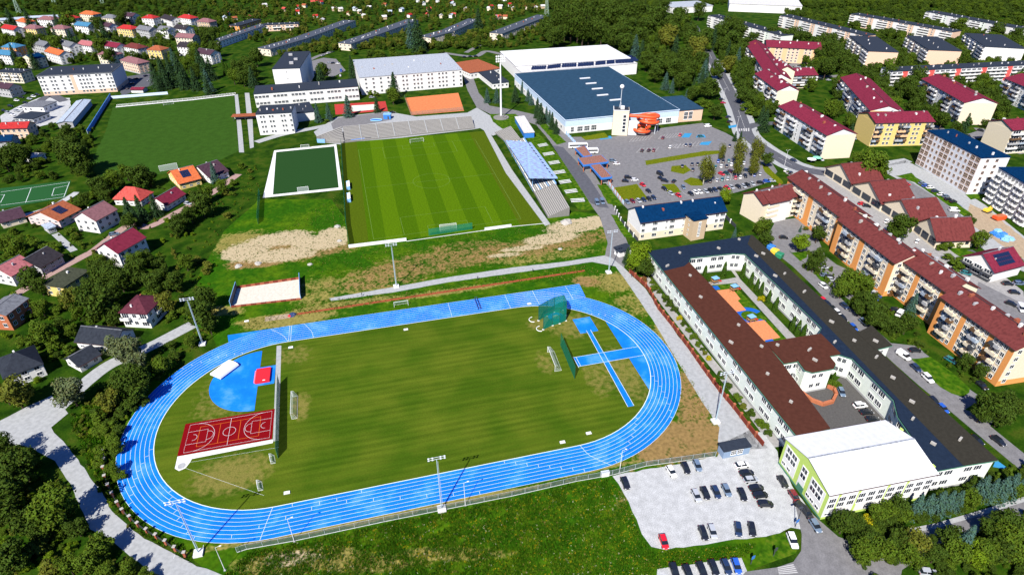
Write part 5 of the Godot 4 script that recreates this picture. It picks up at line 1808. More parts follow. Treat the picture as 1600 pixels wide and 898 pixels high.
func person(at: Vector2, label: String, shirt: String, yaw: float) -> void:
	var t := thing("person", label, "person", Vector3(at.x, 0.05, at.y), yaw, "people on the paths")
	var st := SurfaceTool.new()
	st.begin(Mesh.PRIMITIVE_TRIANGLES)
	st.set_smooth_group(0)
	var limbs := [[[0, 0.05, 0.02, 0.05], [0.0, 0.45, 0.09, 0.055], [0, 0.88, 0.10, 0.085]], [[0.25, 0.06, -0.02, 0.05], [0.12, 0.46, -0.08, 0.055], [0, 0.88, -0.10, 0.085]],
		[[0, 0.85, 0, 0.16], [0.0, 1.1, 0, 0.15], [0, 1.35, 0, 0.19], [0, 1.46, 0, 0.10], [0, 1.52, 0, 0.055], [0.02, 1.58, 0, 0.085], [0.02, 1.68, 0, 0.105], [0, 1.76, 0, 0.06]],
		[[0, 1.40, 0.17, 0.05], [-0.08, 1.12, 0.25, 0.042], [0.1, 0.90, 0.26, 0.03]], [[0, 1.40, -0.17, 0.05], [0.06, 1.12, -0.25, 0.042], [0.22, 0.93, -0.24, 0.03]]]
	for limb in limbs:
		var rings := []
		for s in limb:
			var ring := []
			for k in 8: ring.append(Vector3(s[0] + cos(TAU * k / 8.0) * s[3], s[1], s[2] + sin(TAU * k / 8.0) * s[3]))
			rings.append(ring)
		for i in rings.size() - 1:
			for k in 8: quad(st, rings[i][k], rings[i + 1][k], rings[i + 1][(k + 1) % 8], rings[i][(k + 1) % 8])
	put(done(st, shirt), "body", t)

func traffic() -> void:
	for c in [["black", 0.010, 0.011, 0.014], ["white", 0.78, 0.78, 0.78], ["silver", 0.36, 0.38, 0.41], ["steel", 0.12, 0.17, 0.24], ["navy", 0.015, 0.030, 0.075], ["blue", 0.02, 0.09, 0.42], ["red", 0.55, 0.008, 0.015], ["darkred", 0.16, 0.010, 0.016], ["crimson", 0.42, 0.02, 0.06], ["maroon", 0.07, 0.012, 0.02], ["teal", 0.02, 0.15, 0.17], ["darkgreen", 0.015, 0.06, 0.06]]:
		var m := mat("car_" + c[0], [c[1], c[2], c[3]], 0.35)
		m.clearcoat_enabled = true
		m.clearcoat = 0.8
		m.clearcoat_roughness = 0.08
	mat("car_glass", [0.012, 0.016, 0.022], 0.06)
	mat("tyre", [0.018, 0.018, 0.02], 0.9)
	mat("lamp_clear", [0.65, 0.66, 0.68], 0.2)
	mat("lamp_red", [0.32, 0.01, 0.01], 0.3)
	for c in CARS:
		var a: Array = c[3]
		var n := a.size() / 3
		var what: String = {"darkred": "dark red", "darkgreen": "dark green", "steel": "blue grey"}.get(c[1], c[1]) + {"h": " car", "v": " van", "s": " off-roader"}[c[2]]
		for i in n: car(which(i, n, what, c[0]), "vehicles " + c[0], c[1], c[2], a[i * 3], a[i * 3 + 1], a[i * 3 + 2])
	coach(Vector2(41.5, -371), 0.05, "white coach farther from the camera beside the kiosks")
	coach(Vector2(47.0, -362), 0.05, "white coach nearer the camera beside the kiosks")
	var pp := pk("person")
	var pl := ["person in dark clothes walking on the school avenue", "person in dark clothes on the path below the sandy bank", "person walking on the pale path near its middle", "person standing on the pale path near the floodlight", "person in dark clothes on the terrace steps", "person in pale clothes on the terrace steps"]
	for i in pp.size(): person(pp[i], pl[i], "cloth_dark" if i < 5 else "cloth_pale", i * 1.3)

func odds() -> void:
	# litter bins, skip, bags, parasols, garden sheds
	var b := pk("bins")
	var bc := ["blue_paint", "yellow_paint", "green_paint"]
	var bl := ["blue recycling container at the school corner", "yellow recycling container between blue and green ones", "green recycling container next to the yellow one"]
	for i in b.size():
		var t := thing("recycling_bin", bl[i], "container", Vector3(b[i].x, 0.06, b[i].y), 0.7, "recycling containers")
		var st := mb()
		loft(st, [[-1.5, 0.2, 1.9, 1.3], [-1.2, 0.1, 2.2, 1.5], [1.2, 0.1, 2.2, 1.5], [1.5, 0.2, 1.9, 1.3]])
		put(done(st, bc[i]), "body", t)
		box(t, "slot", Vector3(0, 1.6, 1.52), Vector3(1.0, 0.3, 0.06), "dark_metal")
	var o := pk("orange_skip")[0]
	var t := thing("skip", "orange rubble skip on the building site road", "skip", Vector3(o.x, 0, o.y), 0.25)
	var st := mb()
	loft(st, [[-3.0, 0.8, 2.2, 1.4], [-2.2, 0.2, 2.2, 1.5], [2.2, 0.2, 2.2, 1.5], [3.0, 0.8, 2.2, 1.4]])
	put(done(st, "orange_paint"), "body", t)
	box(t, "load", Vector3(0, 2.24, 0), Vector3(4.6, 0.1, 2.2), "brick_orange")
	var bb := pk("blue_bags")
	var rng := RandomNumberGenerator.new()
	rng.seed = 12
	for i in bb.size():
		var hm := mb()
		lump(hm, rng, 1.8, 1.4)
		tag(put(done(hm, "sky_paint" if i % 2 else "blue_paint"), "material_bag", self, Vector3(bb[i].x, 0, bb[i].y)), "blue material sack on the building site verge", "sack", "blue sacks on the building site verge")
	var e := pk("excavator")[0]
	t = thing("excavator", "small yellow excavator on the sandy building site", "excavator", Vector3(e.x, 0, e.y), 0.5)
	box(t, "cab", Vector3(0, 2.0, 0.5), Vector3(1.8, 1.6, 1.4), "yellow_paint")
	box(t, "body", Vector3(-0.8, 1.4, -0.2), Vector3(2.6, 1.0, 2.4), "yellow_paint")
	for z in [-1.0, 1.0]: box(t, "track", Vector3(0, 0.4, z), Vector3(3.4, 0.8, 0.6), "dark_metal")
	rod(t, "boom", Vector3(0.6, 1.6, -0.4), Vector3(2.2, 2.8, -0.4), 0.14, "yellow_paint")
	rod(t, "stick", Vector3(2.2, 2.8, -0.4), Vector3(3.0, 0.9, -0.4), 0.12, "yellow_paint")
	box(t, "bucket", Vector3(3.0, 0.6, -0.4), Vector3(0.6, 0.6, 0.8), "dark_metal")
	var pr := pk("parasol")
	for i in pr.size():
		t = thing("parasol", ["white cafe parasol left of the green one", "green and white cafe parasol by the street"][i], "parasol", Vector3(pr[i].x, 0, pr[i].y), 0.0, "cafe parasols")
		rod(t, "pole", Vector3.ZERO, Vector3(0, 2.8, 0), 0.06, "steel")
		rod(t, "canopy", Vector3(0, 2.2, 0), Vector3(0, 3.0, 0), 2.6, ["white_paint", "mint_cloth"][i], 0.1, 8)
	var bx2 := pk("bluebox")
	for i in 2:
		t = thing("inflatable_pool" if i == 0 else "portable_cabin", ["blue oval pool on the terrace before the tennis courts", "small bright blue cabin on the terrace before the tennis courts"][i], ["pool", "cabin"][i], Vector3(bx2[i].x, 0, bx2[i].y))
		if i == 0:
			var hoop := PackedVector3Array()
			for k in 25: hoop.append(Vector3(cos(TAU * k / 24.0) * 4.0, 0.4, sin(TAU * k / 24.0) * 2.2))
			put(tube(hoop, 0.4, "sky_paint", 8), "rim", t)
			box(t, "water", Vector3(0, 0.2, 0), Vector3(6.0, 0.2, 2.6), "rubber_blue")
		else:
			box(t, "wall", Vector3(0, 1.6, 0), Vector3(5, 3.2, 4), "blue_paint")
			box(t, "roof", Vector3(0, 3.3, 0), Vector3(5.4, 0.2, 4.4), "sky_paint")
			box(t, "door", Vector3(0.8, 1.1, 2.03), Vector3(1.0, 2.1, 0.08), "dark_metal")
	var sd := pk("sheds")
	for i in sd.size():
		var c: String = ["roof_red", "roof_white", "roof_coral", "roof_metal", "roof_rust", "roof_white"][i % 6]
		var cn: String = ["bright red", "white", "coral", "pale blue", "rust", "white"][i % 6]
		t = thing("garden_shed", "small garden shed with %s roof among the allotment trees" % cn, "shed", Vector3(sd[i].x, 0, sd[i].y), i * 0.7, "allotment sheds")
		box(t, "wall", Vector3(0, 1.6, 0), Vector3(5.5, 3.2, 4.5), ["plaster_white", "plaster_cream", "plaster_tan"][i % 3])
		if not kept.has("shed " + c): kept["shed " + c] = gable_roof(5.5, 4.5, 3.2, 1.4, 0.4, true, c)
		put(kept["shed " + c], "roof", t)
		box(t, "door", Vector3(0.6, 1.0, 2.27), Vector3(0.9, 2.0, 0.08), "dark_metal")
	# solar panels on house roofs, pylons
	for r in [["yellow house with orange roof", 12, -0.2], ["house with rust orange roof", 12, -0.25], ["white house with crimson roof and solar", 24, 0.0]]:
		for k in made:
			var q: Array = made[k]
			if str(q[0].get_meta("label")).begins_with(r[0]): house_panels(q, r[1])
	for i in PYLONS.size():
		t = thing("power_pylon", "pale lattice power pylon %s" % ["left of the others at the top", "second from the left at the top", "third along the top edge", "beside the poplars"][i], "pylon", Vector3(PYLONS[i][0], 0, PYLONS[i][1]), 0.3, "pylons along the top")
		var hh := 26.0
		for sx in [-1.0, 1.0]:
			for sz in [-1.0, 1.0]: rod(t, "leg", Vector3(sx * 2.2, 0, sz * 2.2), Vector3(sx * 0.3, hh, sz * 0.3), 0.16, "pylon_paint", -1, 5)
		for k in 6:
			var y0 := hh * k / 6.0
			var w0 := lerpf(2.2, 0.3, k / 6.0)
			rod(t, "brace", Vector3(-w0, y0, w0), Vector3(w0 * 0.85, y0 + hh / 6, w0 * 0.85), 0.09, "pylon_paint", -1, 5)
			rod(t, "brace", Vector3(w0, y0, w0), Vector3(-w0 * 0.85, y0 + hh / 6, w0 * 0.85), 0.09, "pylon_paint", -1, 5)
		for y in [18.0, 21.5, 25.0]: rod(t, "crossarm", Vector3(-3.5, y, 0), Vector3(3.5, y, 0), 0.14, "pylon_paint", -1, 5)

func house_panels(q: Array, n: int) -> void:
	# on the slope that faces the camera
	var b: Node3D = q[0]
	var kids := b.find_child("roof", false, false)
	var t := thing("solar_array", "dark solar panels on the roof of the " + " ".join(str(b.get_meta("label")).split(" ").slice(0, 6)), "solar panels", b.position, b.rotation.y, "house solar panels")
	var along_x: bool = q[1] > 0 and b.has_meta("ridge_x")
	var eye := (EYE - b.position).rotated(Vector3.UP, -b.rotation.y)
	var lx: float = q[1]
	var lz: float = q[2]
	var o: Dictionary = {}
	for r in RECTS:
		if r[1] == b.get_meta("label"): o = r[12]
	var rh: float = o.rh
	var half: float = (lz if o.rk == "x" else lx) / 2
	var s := signf(eye.z if o.rk == "x" else eye.x)
	var slope := atan2(rh, half)
	for i in n:
		var u := ((i % (n / 3)) - n / 6.0 + 0.5) * 1.15
		var v := half * 0.3 + (i / (n / 3)) * 1.8 * cos(slope)
		var y: float = q[3] + rh * (1.0 - v / half) + 0.42
		var at := Vector3(u, y, s * v) if o.rk == "x" else Vector3(s * v, y, u)
		var p := box(t, "solar_panel", at, Vector3(1.05, 0.06, 1.7) if o.rk == "x" else Vector3(1.7, 0.06, 1.05), "panel_glass")
		if o.rk == "x": p.rotation.x = s * slope
		else: p.rotation.z = -s * slope
const SHEETS := [
["road","concrete",0.060,[-160.9,-134.1,-157.9,-138.1,-153.8,-144.0,-149.0,-149.2,-138.9,-141.3,-140.6,-135.1,-135.5,-131.1,-131.5,-128.1,-121.4,-119.4,-113.5,-112.7,-105.6,-105.0,-99.3,-100.5,-92.9,-96.8,-82.6,-91.9,-76.4,-89.2,-68.7,-86.6,-56.7,-81.7,-69.1,-79.4,-85.9,-86.9,-89.1,-88.9,-97.4,-93.8,-103.0,-97.4,-108.4,-99.6,-122.1,-113.9,-131.2,-122.0,-140.8,-126.9,-151.0,-128.2,-155.8,-127.0],0.2],
["yard","gravel",0.040,[-368.0,-442.6,-369.5,-465.7,-368.0,-487.4,-343.7,-485.3,-330.7,-465.1,-317.3,-427.5,-323.8,-416.7,-330.9,-407.6,-335.2,-395.1],0.3],
["car_park","asphalt",0.045,[-339.3,-544.2,-315.6,-563.2,-294.4,-527.1,-301.9,-508.0,-305.3,-489.9],0.3],
["path","concrete",0.050,[-72.9,-204.7,-47.4,-213.2,-26.8,-220.1,0.0,-227.7,22.3,-232.3,35.3,-236.1,41.1,-237.7,44.4,-234.9,48.0,-227.2,54.1,-211.1,60.4,-179.1,65.9,-156.4,69.8,-141.4,72.8,-130.6,74.3,-125.6,62.8,-124.5,60.5,-128.2,62.6,-133.8,60.3,-144.9,57.0,-164.4,53.0,-189.0,48.3,-212.1,44.6,-228.3,34.9,-232.2,22.1,-228.5,0.0,-223.0,-26.5,-216.2,-46.8,-209.1,-71.7,-202.9],0.1],
["road","pale_asphalt",0.045,[29.5,-402.6,35.0,-409.0,41.9,-366.9,46.9,-331.4,50.1,-305.0,52.1,-285.5,52.8,-258.0,53.3,-242.7,48.0,-227.2,41.1,-237.1,44.0,-248.8,43.7,-274.8,41.0,-287.9,36.9,-313.6,30.9,-351.1,23.3,-390.2,17.1,-415.9,0.6,-434.3,-13.1,-437.4,-25.4,-455.7,-35.2,-503.5,-40.8,-543.1,-33.3,-547.2,-25.6,-494.3,-16.0,-460.3,2.9,-449.1,18.8,-436.9],0.1],
["road","asphalt",0.055,[25.8,-376.1,32.4,-372.6,39.2,-346.0,43.8,-322.3,47.3,-298.6,49.5,-285.5,44.2,-287.1,40.5,-292.4,36.9,-313.6,32.0,-341.1],0.0],
["car_park","pale_asphalt",0.050,[37.1,-391.3,67.2,-392.1,104.2,-409.3,131.5,-418.3,141.7,-397.3,146.8,-380.3,152.9,-362.2,153.6,-347.6,151.8,-332.0,141.0,-316.7,123.5,-305.9,111.4,-299.5,78.1,-285.2,59.6,-281.7,56.8,-290.7,50.4,-324.0,44.7,-356.1],0.0],
["street","paving",0.047,[164.5,-341.5,181.4,-337.4,187.1,-310.2,190.5,-286.3,195.1,-265.0,195.5,-247.3,203.5,-236.8,205.5,-229.0,205.7,-207.5,186.3,-176.3,183.2,-196.4,179.2,-214.9,177.6,-235.9,174.0,-256.8,170.0,-280.6,168.9,-312.1],0.0],
["yard","pale_asphalt",0.050,[127.3,-270.5,141.7,-273.8,142.7,-257.1,138.3,-236.2,140.3,-228.0,131.5,-220.3,128.2,-225.5,123.2,-245.0],0.0],
["yard","pale_asphalt",0.052,[138.7,-230.7,144.7,-222.7,143.8,-215.2,133.4,-201.2,129.3,-215.3],0.0],
["yard","pale_asphalt",0.052,[133.8,-174.8,143.0,-172.9,146.0,-162.4,147.2,-153.6,149.5,-147.2,152.4,-140.8,143.2,-132.8,140.9,-143.2,136.7,-157.5,134.6,-167.6],0.0],
["yard","pale_asphalt",0.052,[192.3,-214.8,200.4,-196.3,178.8,-165.5,177.4,-180.1,178.2,-196.5],0.0],
["service_road","concrete",0.050,[210.8,-337.0,233.6,-348.6,236.9,-331.0,240.6,-307.1,241.6,-287.2,238.2,-254.3,236.3,-235.3,221.1,-214.5,215.0,-224.7,211.6,-238.4,211.7,-259.6,214.6,-280.1,217.8,-303.2,214.1,-322.1],0.0],
["car_park","pale_asphalt",0.056,[211.5,-318.5,219.4,-322.0,221.2,-303.1,223.3,-278.6,218.8,-266.1,211.6,-269.6,210.0,-289.1,208.2,-307.4],0.0],
["parking_bay","blue_grey_paving",0.062,[220.9,-320.2,225.8,-321.9,229.3,-285.9,223.9,-282.2],0.0],
["yard","sandy",0.058,[234.4,-288.8,239.3,-276.3,236.5,-251.8,234.3,-232.6,226.6,-222.0,222.4,-235.5,221.8,-252.0,220.8,-269.5],0.5],
["street","asphalt",0.040,[189.0,-238.6,206.3,-241.3,208.6,-227.4,199.8,-222.2,190.6,-224.9,185.6,-230.3],0.0],
["car_park","gravel",0.050,[27.7,-115.9,43.1,-119.2,58.9,-122.6,62.9,-128.2,71.0,-132.7,75.4,-131.6,76.6,-124.4,75.9,-117.4,76.5,-109.8,78.8,-100.7,74.7,-97.9,71.2,-98.9,64.1,-96.5,55.9,-95.8,47.4,-94.1,37.6,-93.1,34.3,-93.6,32.5,-97.2,31.5,-103.9,30.0,-110.0],0.3],
["street","pale_asphalt",0.065,[75.3,-108.7,77.4,-104.6,79.0,-101.3,81.8,-96.4,85.6,-94.2,94.4,-95.8,105.9,-99.1,121.7,-103.4,142.4,-109.0,138.3,-103.3,123.9,-99.2,106.0,-93.8,93.1,-87.3,87.5,-79.5,48.0,-79.6,55.5,-87.0,63.5,-88.1,67.9,-89.5,71.0,-92.5,72.9,-97.0],0.0],
["pavement","concrete",0.075,[100.3,-98.5,108.0,-100.0,121.9,-103.8,141.0,-109.4,139.8,-107.7,120.9,-102.2,107.2,-98.5,99.9,-97.1],0.0],
["parking_strip","gravel",0.050,[34.5,-87.8,55.6,-90.7,56.0,-87.2,53.6,-78.9,32.6,-79.0],0.1],
["plaza","concrete",0.040,[-131.9,-403.5,-124.2,-434.6,-90.1,-447.4,-67.6,-435.3,-31.7,-443.6,-25.4,-455.7,-15.4,-437.4,-3.9,-423.0,0.5,-409.5,-12.1,-394.4,-21.1,-409.8,-25.3,-407.2,-107.1,-379.0,-122.5,-383.8],0.0],
["terrace","pale_asphalt",0.045,[-124.5,-420.6,-122.5,-433.2,-89.9,-446.7,-83.8,-428.3,-94.6,-421.6,-120.2,-408.5],0.0],
["bank","lawn",0.035,[9.7,-394.1,18.2,-398.9,30.9,-351.1,41.6,-293.2,43.8,-283.4,34.1,-283.5,27.6,-305.3,19.2,-346.2],0.3],
["path","concrete",0.050,[-18.4,-405.8,-15.8,-407.1,0.3,-336.6,18.7,-268.2,16.1,-266.2,-3.3,-332.0],0.0],
["path","concrete",0.040,[-217.8,-492.0,-215.9,-493.8,-180.4,-405.5,-165.0,-366.2,-168.1,-366.3,-186.2,-412.1],0.0],
["path","concrete",0.040,[-211.7,-497.3,-208.1,-497.2,-183.0,-432.6,-162.1,-375.1,-163.7,-372.9,-189.7,-440.0],0.0],
["sports_court","clay",0.060,[-82.3,-481.1,-41.8,-494.5,-34.3,-448.1,-71.6,-438.2],0.0],
["sports_court","red_court",0.060,[-132.9,-465.3,-95.8,-472.9,-89.9,-449.0,-126.1,-440.5],0.0],
["court_inlay","pale_court",0.070,[-119.2,-461.9,-100.3,-465.6,-99.8,-452.2,-116.0,-447.1],0.0],
["car_park","pale_asphalt",0.040,[-194.7,-591.2,-179.2,-616.0,-165.7,-610.6,-146.9,-566.8,-153.0,-545.1,-182.7,-563.0],0.0],
["small_pitch_border","white_concrete",0.050,[-147.4,-369.3,-111.4,-380.2,-91.4,-309.9,-131.2,-299.8],0.0],
["small_pitch","turf_dark",0.060,[-145.3,-366.5,-111.7,-376.1,-94.1,-312.5,-127.1,-303.7],0.0],
["small_pitch","turf_light",0.050,[-283.7,-310.4,-279.0,-313.7,-246.6,-323.8,-236.1,-300.9,-261.3,-288.0,-265.8,-285.1],0.0],
["side_pitch","side_lawn",0.030,[-235.8,-330.0,-250.5,-349.5,-267.5,-394.1,-296.2,-459.8,-297.0,-469.5,-216.5,-488.5,-169.3,-368.5,-177.5,-347.6,-198.8,-332.4],0.5],
["grass_island","dry_lawn",0.080,[63.0,-313.3,68.7,-315.8,71.5,-295.2,57.5,-295.3,55.0,-310.8],0.2],
["grass_island","dry_lawn",0.080,[91.0,-332.7,93.6,-341.3,102.0,-342.2,103.1,-334.5,97.4,-328.9],0.2],
["grass_island","dry_lawn",0.080,[95.1,-319.0,100.6,-324.3,106.8,-320.6,104.1,-312.8,97.8,-312.9],0.2],
["grass_island","dry_lawn",0.080,[82.2,-314.8,89.3,-315.6,90.7,-304.6,83.5,-303.0],0.2],
["grass_island","lawn",0.080,[46.9,-315.2,52.6,-313.4,56.9,-289.2,55.1,-287.7,49.6,-290.8],0.2],
["grass_island","lawn",0.080,[17.4,-422.7,22.7,-422.6,35.1,-381.7,28.7,-377.2],0.2],
["grass_island","dry_lawn",0.080,[45.4,-391.2,61.9,-399.6,63.5,-389.7,47.7,-385.1],0.2],
["grass_island","dry_lawn",0.080,[79.4,-349.5,118.4,-364.8,128.5,-365.8,127.0,-360.4,116.4,-357.3,78.9,-342.5],0.2],
["grass_island","dry_lawn",0.080,[146.9,-344.6,149.0,-339.7,149.7,-316.6,146.4,-312.3,144.5,-332.1],0.2],
["grass_island","lawn",0.080,[49.5,-278.2,53.4,-276.8,56.5,-253.5,52.3,-254.8],0.2],
["grass_island","lawn",0.080,[137.9,-165.5,145.3,-166.8,147.7,-158.7,148.7,-150.5,147.5,-148.4,144.2,-146.7,141.2,-148.2,139.3,-151.2,138.4,-160.1],0.2],
["grass_island","lawn",0.080,[141.1,-140.9,146.2,-143.7,146.4,-140.9,146.6,-138.1],0.2],
["grass_island","lawn",0.080,[124.7,-239.2,132.2,-240.9,129.9,-235.2,125.3,-231.9],0.2],
["grass_island","lawn",0.080,[127.2,-222.9,133.9,-222.8,133.3,-215.3,128.0,-215.3],0.2],
["grass_island","lawn",0.080,[215.5,-324.8,226.9,-329.2,225.9,-322.8,229.0,-299.0,228.3,-276.4,223.0,-272.9,222.4,-293.6,221.3,-315.8],0.2],
["grass_island","lawn",0.080,[239.8,-302.9,250.9,-304.5,243.2,-294.9,238.2,-293.4],0.2],
["grass_island","lawn",0.080,[64.1,-96.5,70.8,-98.3,71.0,-94.3,69.2,-91.7,61.6,-89.2,58.4,-88.8],0.2],
["grass_island","lawn",0.080,[195.5,-247.3,209.8,-235.6,210.5,-222.2,202.8,-218.7,197.7,-227.5],0.2],
["grass_island","lawn",0.080,[-15.5,-440.3,2.9,-440.1,13.6,-415.9,-3.8,-403.1,-12.8,-423.1],0.2]]
const STRIPS := [
["road","concrete",0.050,5.5,[-144.0,-140.5,-141.8,-154.7,-138.6,-164.4,-132.2,-171.3,-127.9,-176.4,-123.7,-182.4,-120.0,-187.5]],
["lane","brick_paving",0.050,4.5,[-200.7,-207.6,-197.0,-222.1,-190.7,-239.3,-188.8,-245.0,-186.0,-268.9,-175.4,-267.4,-169.3,-281.9,-160.6,-305.7,-155.9,-331.9]],
["lane","concrete",0.040,3.0,[-216.6,-260.6,-197.7,-243.9]],
["lane","gravel",0.040,4.0,[-251.8,-274.3,-239.7,-284.9,-235.5,-293.8,-233.9,-308.2]],
["road","asphalt",0.050,7.0,[-323.1,-366.1,-341.9,-414.3,-354.3,-449.9,-363.6,-490.9,-342.6,-476.8]],
["path","paving",0.045,3.2,[55.7,-219.9,60.0,-199.2,65.4,-176.0,70.3,-157.0,74.7,-138.0,77.3,-126.1]],
["street","asphalt",0.060,9.0,[212.7,-766.7,204.0,-712.3,197.3,-658.4,188.8,-603.7,181.3,-549.8,173.2,-496.4,164.9,-446.6,154.7,-397.1,154.9,-382.5,156.3,-369.9,160.4,-353.6,163.8,-341.5,169.6,-333.7,181.0,-327.9]],
["pavement","concrete",0.055,17.0,[188.8,-603.7,181.3,-549.8,173.2,-496.4,164.9,-446.6,154.7,-397.1,156.3,-369.9,160.4,-353.6,163.8,-341.5,169.6,-333.7]],
["street","asphalt",0.058,7.0,[157.9,-407.3,168.7,-415.1,182.2,-416.2,189.6,-406.8]],
["street","paving",0.050,11.0,[160.8,-331.9,167.1,-307.9,169.3,-279.2,171.8,-252.4,175.1,-231.5,179.2,-214.9,182.1,-198.6,185.6,-182.0,189.2,-170.7]],
["street","pale_asphalt",0.060,6.5,[132.6,-270.4,122.5,-252.9,120.8,-241.0,123.8,-228.2,126.3,-211.9,127.8,-196.0,130.5,-183.6,133.9,-163.5,136.2,-152.8,139.1,-142.3,142.7,-127.7,146.7,-112.5]],
["street","concrete",0.050,6.0,[196.1,-337.2,212.7,-340.9,235.5,-348.6]],
["street","pale_asphalt",0.040,7.0,[234.2,-559.9,270.4,-594.5,301.9,-619.7,292.2,-570.2,290.4,-541.5]],
["street","pale_asphalt",0.040,7.0,[256.1,-537.9,284.9,-541.6,326.1,-558.2,365.7,-618.4]],
["street","pale_asphalt",0.045,8.0,[315.3,-398.7,289.0,-386.7,282.8,-412.1,257.8,-405.9,229.3,-399.8,215.3,-387.6]],
["street","pale_asphalt",0.040,7.0,[287.4,-471.9,275.9,-440.5,273.5,-419.0]],
["street","pale_asphalt",0.042,6.0,[313.1,-405.1,305.9,-374.7,310.4,-358.1]],
["road","concrete",0.045,6.0,[-163.7,-384.4,-151.7,-398.8,-133.9,-411.4,-124.7,-417.9]],
["road","pale_asphalt",0.040,5.0,[-193.5,-591.1,-186.7,-621.4,-176.5,-643.1]],
["road","pale_asphalt",0.045,6.0,[-68.0,-635.3,-35.8,-618.5,-24.2,-640.0,-5.1,-623.2,1.0,-628.4]],
["road","pale_asphalt",0.040,5.0,[-44.1,-634.8,-31.7,-669.3,-19.1,-694.0]]]
const BARE := [
[0,31.0,-266.7,16.0,7.0,-0.35,1.10],
[0,18.5,-253.9,14.0,5.0,-0.30,1.00],
[0,39.2,-271.4,8.0,5.0,-0.30,1.00],
[0,4.4,-244.4,10.0,2.5,-0.20,0.90],
[0,-2.8,-238.7,8.0,2.0,-0.20,0.80],
[1,17.7,-249.0,34.0,9.0,-0.30,0.72],
[1,-5.7,-242.1,32.0,9.0,-0.20,0.72],
[1,-28.0,-235.0,34.0,9.0,-0.20,0.70],
[1,-43.8,-227.0,28.0,8.0,-0.20,0.66],
[1,-55.7,-216.9,22.0,6.0,-0.20,0.66],
[1,-20.3,-246.4,22.0,6.0,-0.20,0.62],
[2,-63.2,-214.5,24.0,9.0,-0.20,0.62],
[2,-77.8,-209.8,14.0,12.0,0.00,0.62],
[2,11.4,-237.4,30.0,6.0,-0.20,0.62],
[0,-107.3,-255.1,14.0,7.0,-0.20,1.05],
[0,-88.4,-251.2,13.0,8.0,-0.20,1.05],
[0,-119.5,-243.2,11.0,9.0,-0.20,1.00],
[0,-102.5,-239.6,16.0,6.0,-0.20,1.00],
[0,-84.4,-259.3,7.0,7.0,0.00,1.00],
[1,-98.1,-244.2,30.0,11.0,-0.20,0.90],
[1,-111.6,-233.0,14.0,5.0,-0.20,0.90],
[2,-123.5,-250.4,16.0,13.0,0.00,0.80],
[1,48.8,-128.2,13.0,8.0,-0.40,0.95],
[1,56.1,-130.7,9.0,9.0,0.00,0.90],
[1,42.6,-125.3,9.0,5.0,-0.40,0.80],
[1,56.8,-141.5,5.0,8.0,0.60,1.00],
[1,56.3,-151.8,5.0,9.0,0.50,0.85],
[2,42.3,-216.1,10.0,8.0,0.00,0.85],
[2,33.3,-217.6,10.0,4.0,0.00,0.80],
[2,47.5,-199.7,9.0,9.0,0.60,0.60],
[2,53.4,-179.1,5.0,14.0,0.65,0.90],
[2,54.2,-166.4,3.0,14.0,0.40,0.90],
[1,30.4,-216.2,7.0,4.0,0.00,0.80],
[2,-51.8,-90.6,16.0,3.5,-0.10,1.10],
[0,-54.3,-91.1,7.0,2.0,-0.10,0.95],
[2,-36.0,-89.6,16.0,2.5,0.00,0.85],
[2,-16.0,-92.1,16.0,2.0,0.00,0.80],
[1,69.2,-97.0,5.0,2.0,0.00,1.10],
[2,-83.6,-190.1,18.0,4.0,-0.25,0.90],
[2,-90.0,-191.4,16.0,3.0,-0.25,1.00],
[2,-65.3,-200.6,25.0,3.0,-0.25,0.80],
[2,-25.9,-209.4,30.0,2.5,-0.25,0.70],
[2,-64.8,-96.8,9.0,1.5,-0.20,0.90],
[2,-30.5,-104.2,50.0,1.0,-0.22,0.95],
[2,10.4,-115.5,30.0,1.0,-0.22,0.95],
[2,-49.3,-99.3,30.0,0.9,-0.22,0.90],
[1,30.0,-110.0,1.5,12.0,0.40,0.70],
[2,-111.5,-196.6,8.0,4.0,0.00,0.80]]
const FIELD := [-101.4,-167.6,-110.7,-182.3,-120.3,-188.3,-132.4,-222.6,-137.2,-263.1,-132.8,-292.7,-133.0,-298.0,-94.6,-298.0,-71.7,-256.0,-30.8,-267.3,15.9,-273.7,32.3,-282.0,43.2,-278.3,45.7,-239.9,53.4,-197.5,59.1,-173.5,65.0,-138.6,62.9,-132.8,64.3,-97.1,70.3,-92.5,58.0,-87.8,53.1,-81.9,-77.8,-82.5,-75.3,-89.0,-85.0,-95.1,-95.0,-100.7,-103.0,-106.6,-112.2,-117.3,-121.5,-129.3,-123.8,-148.4,-117.2,-160.9]
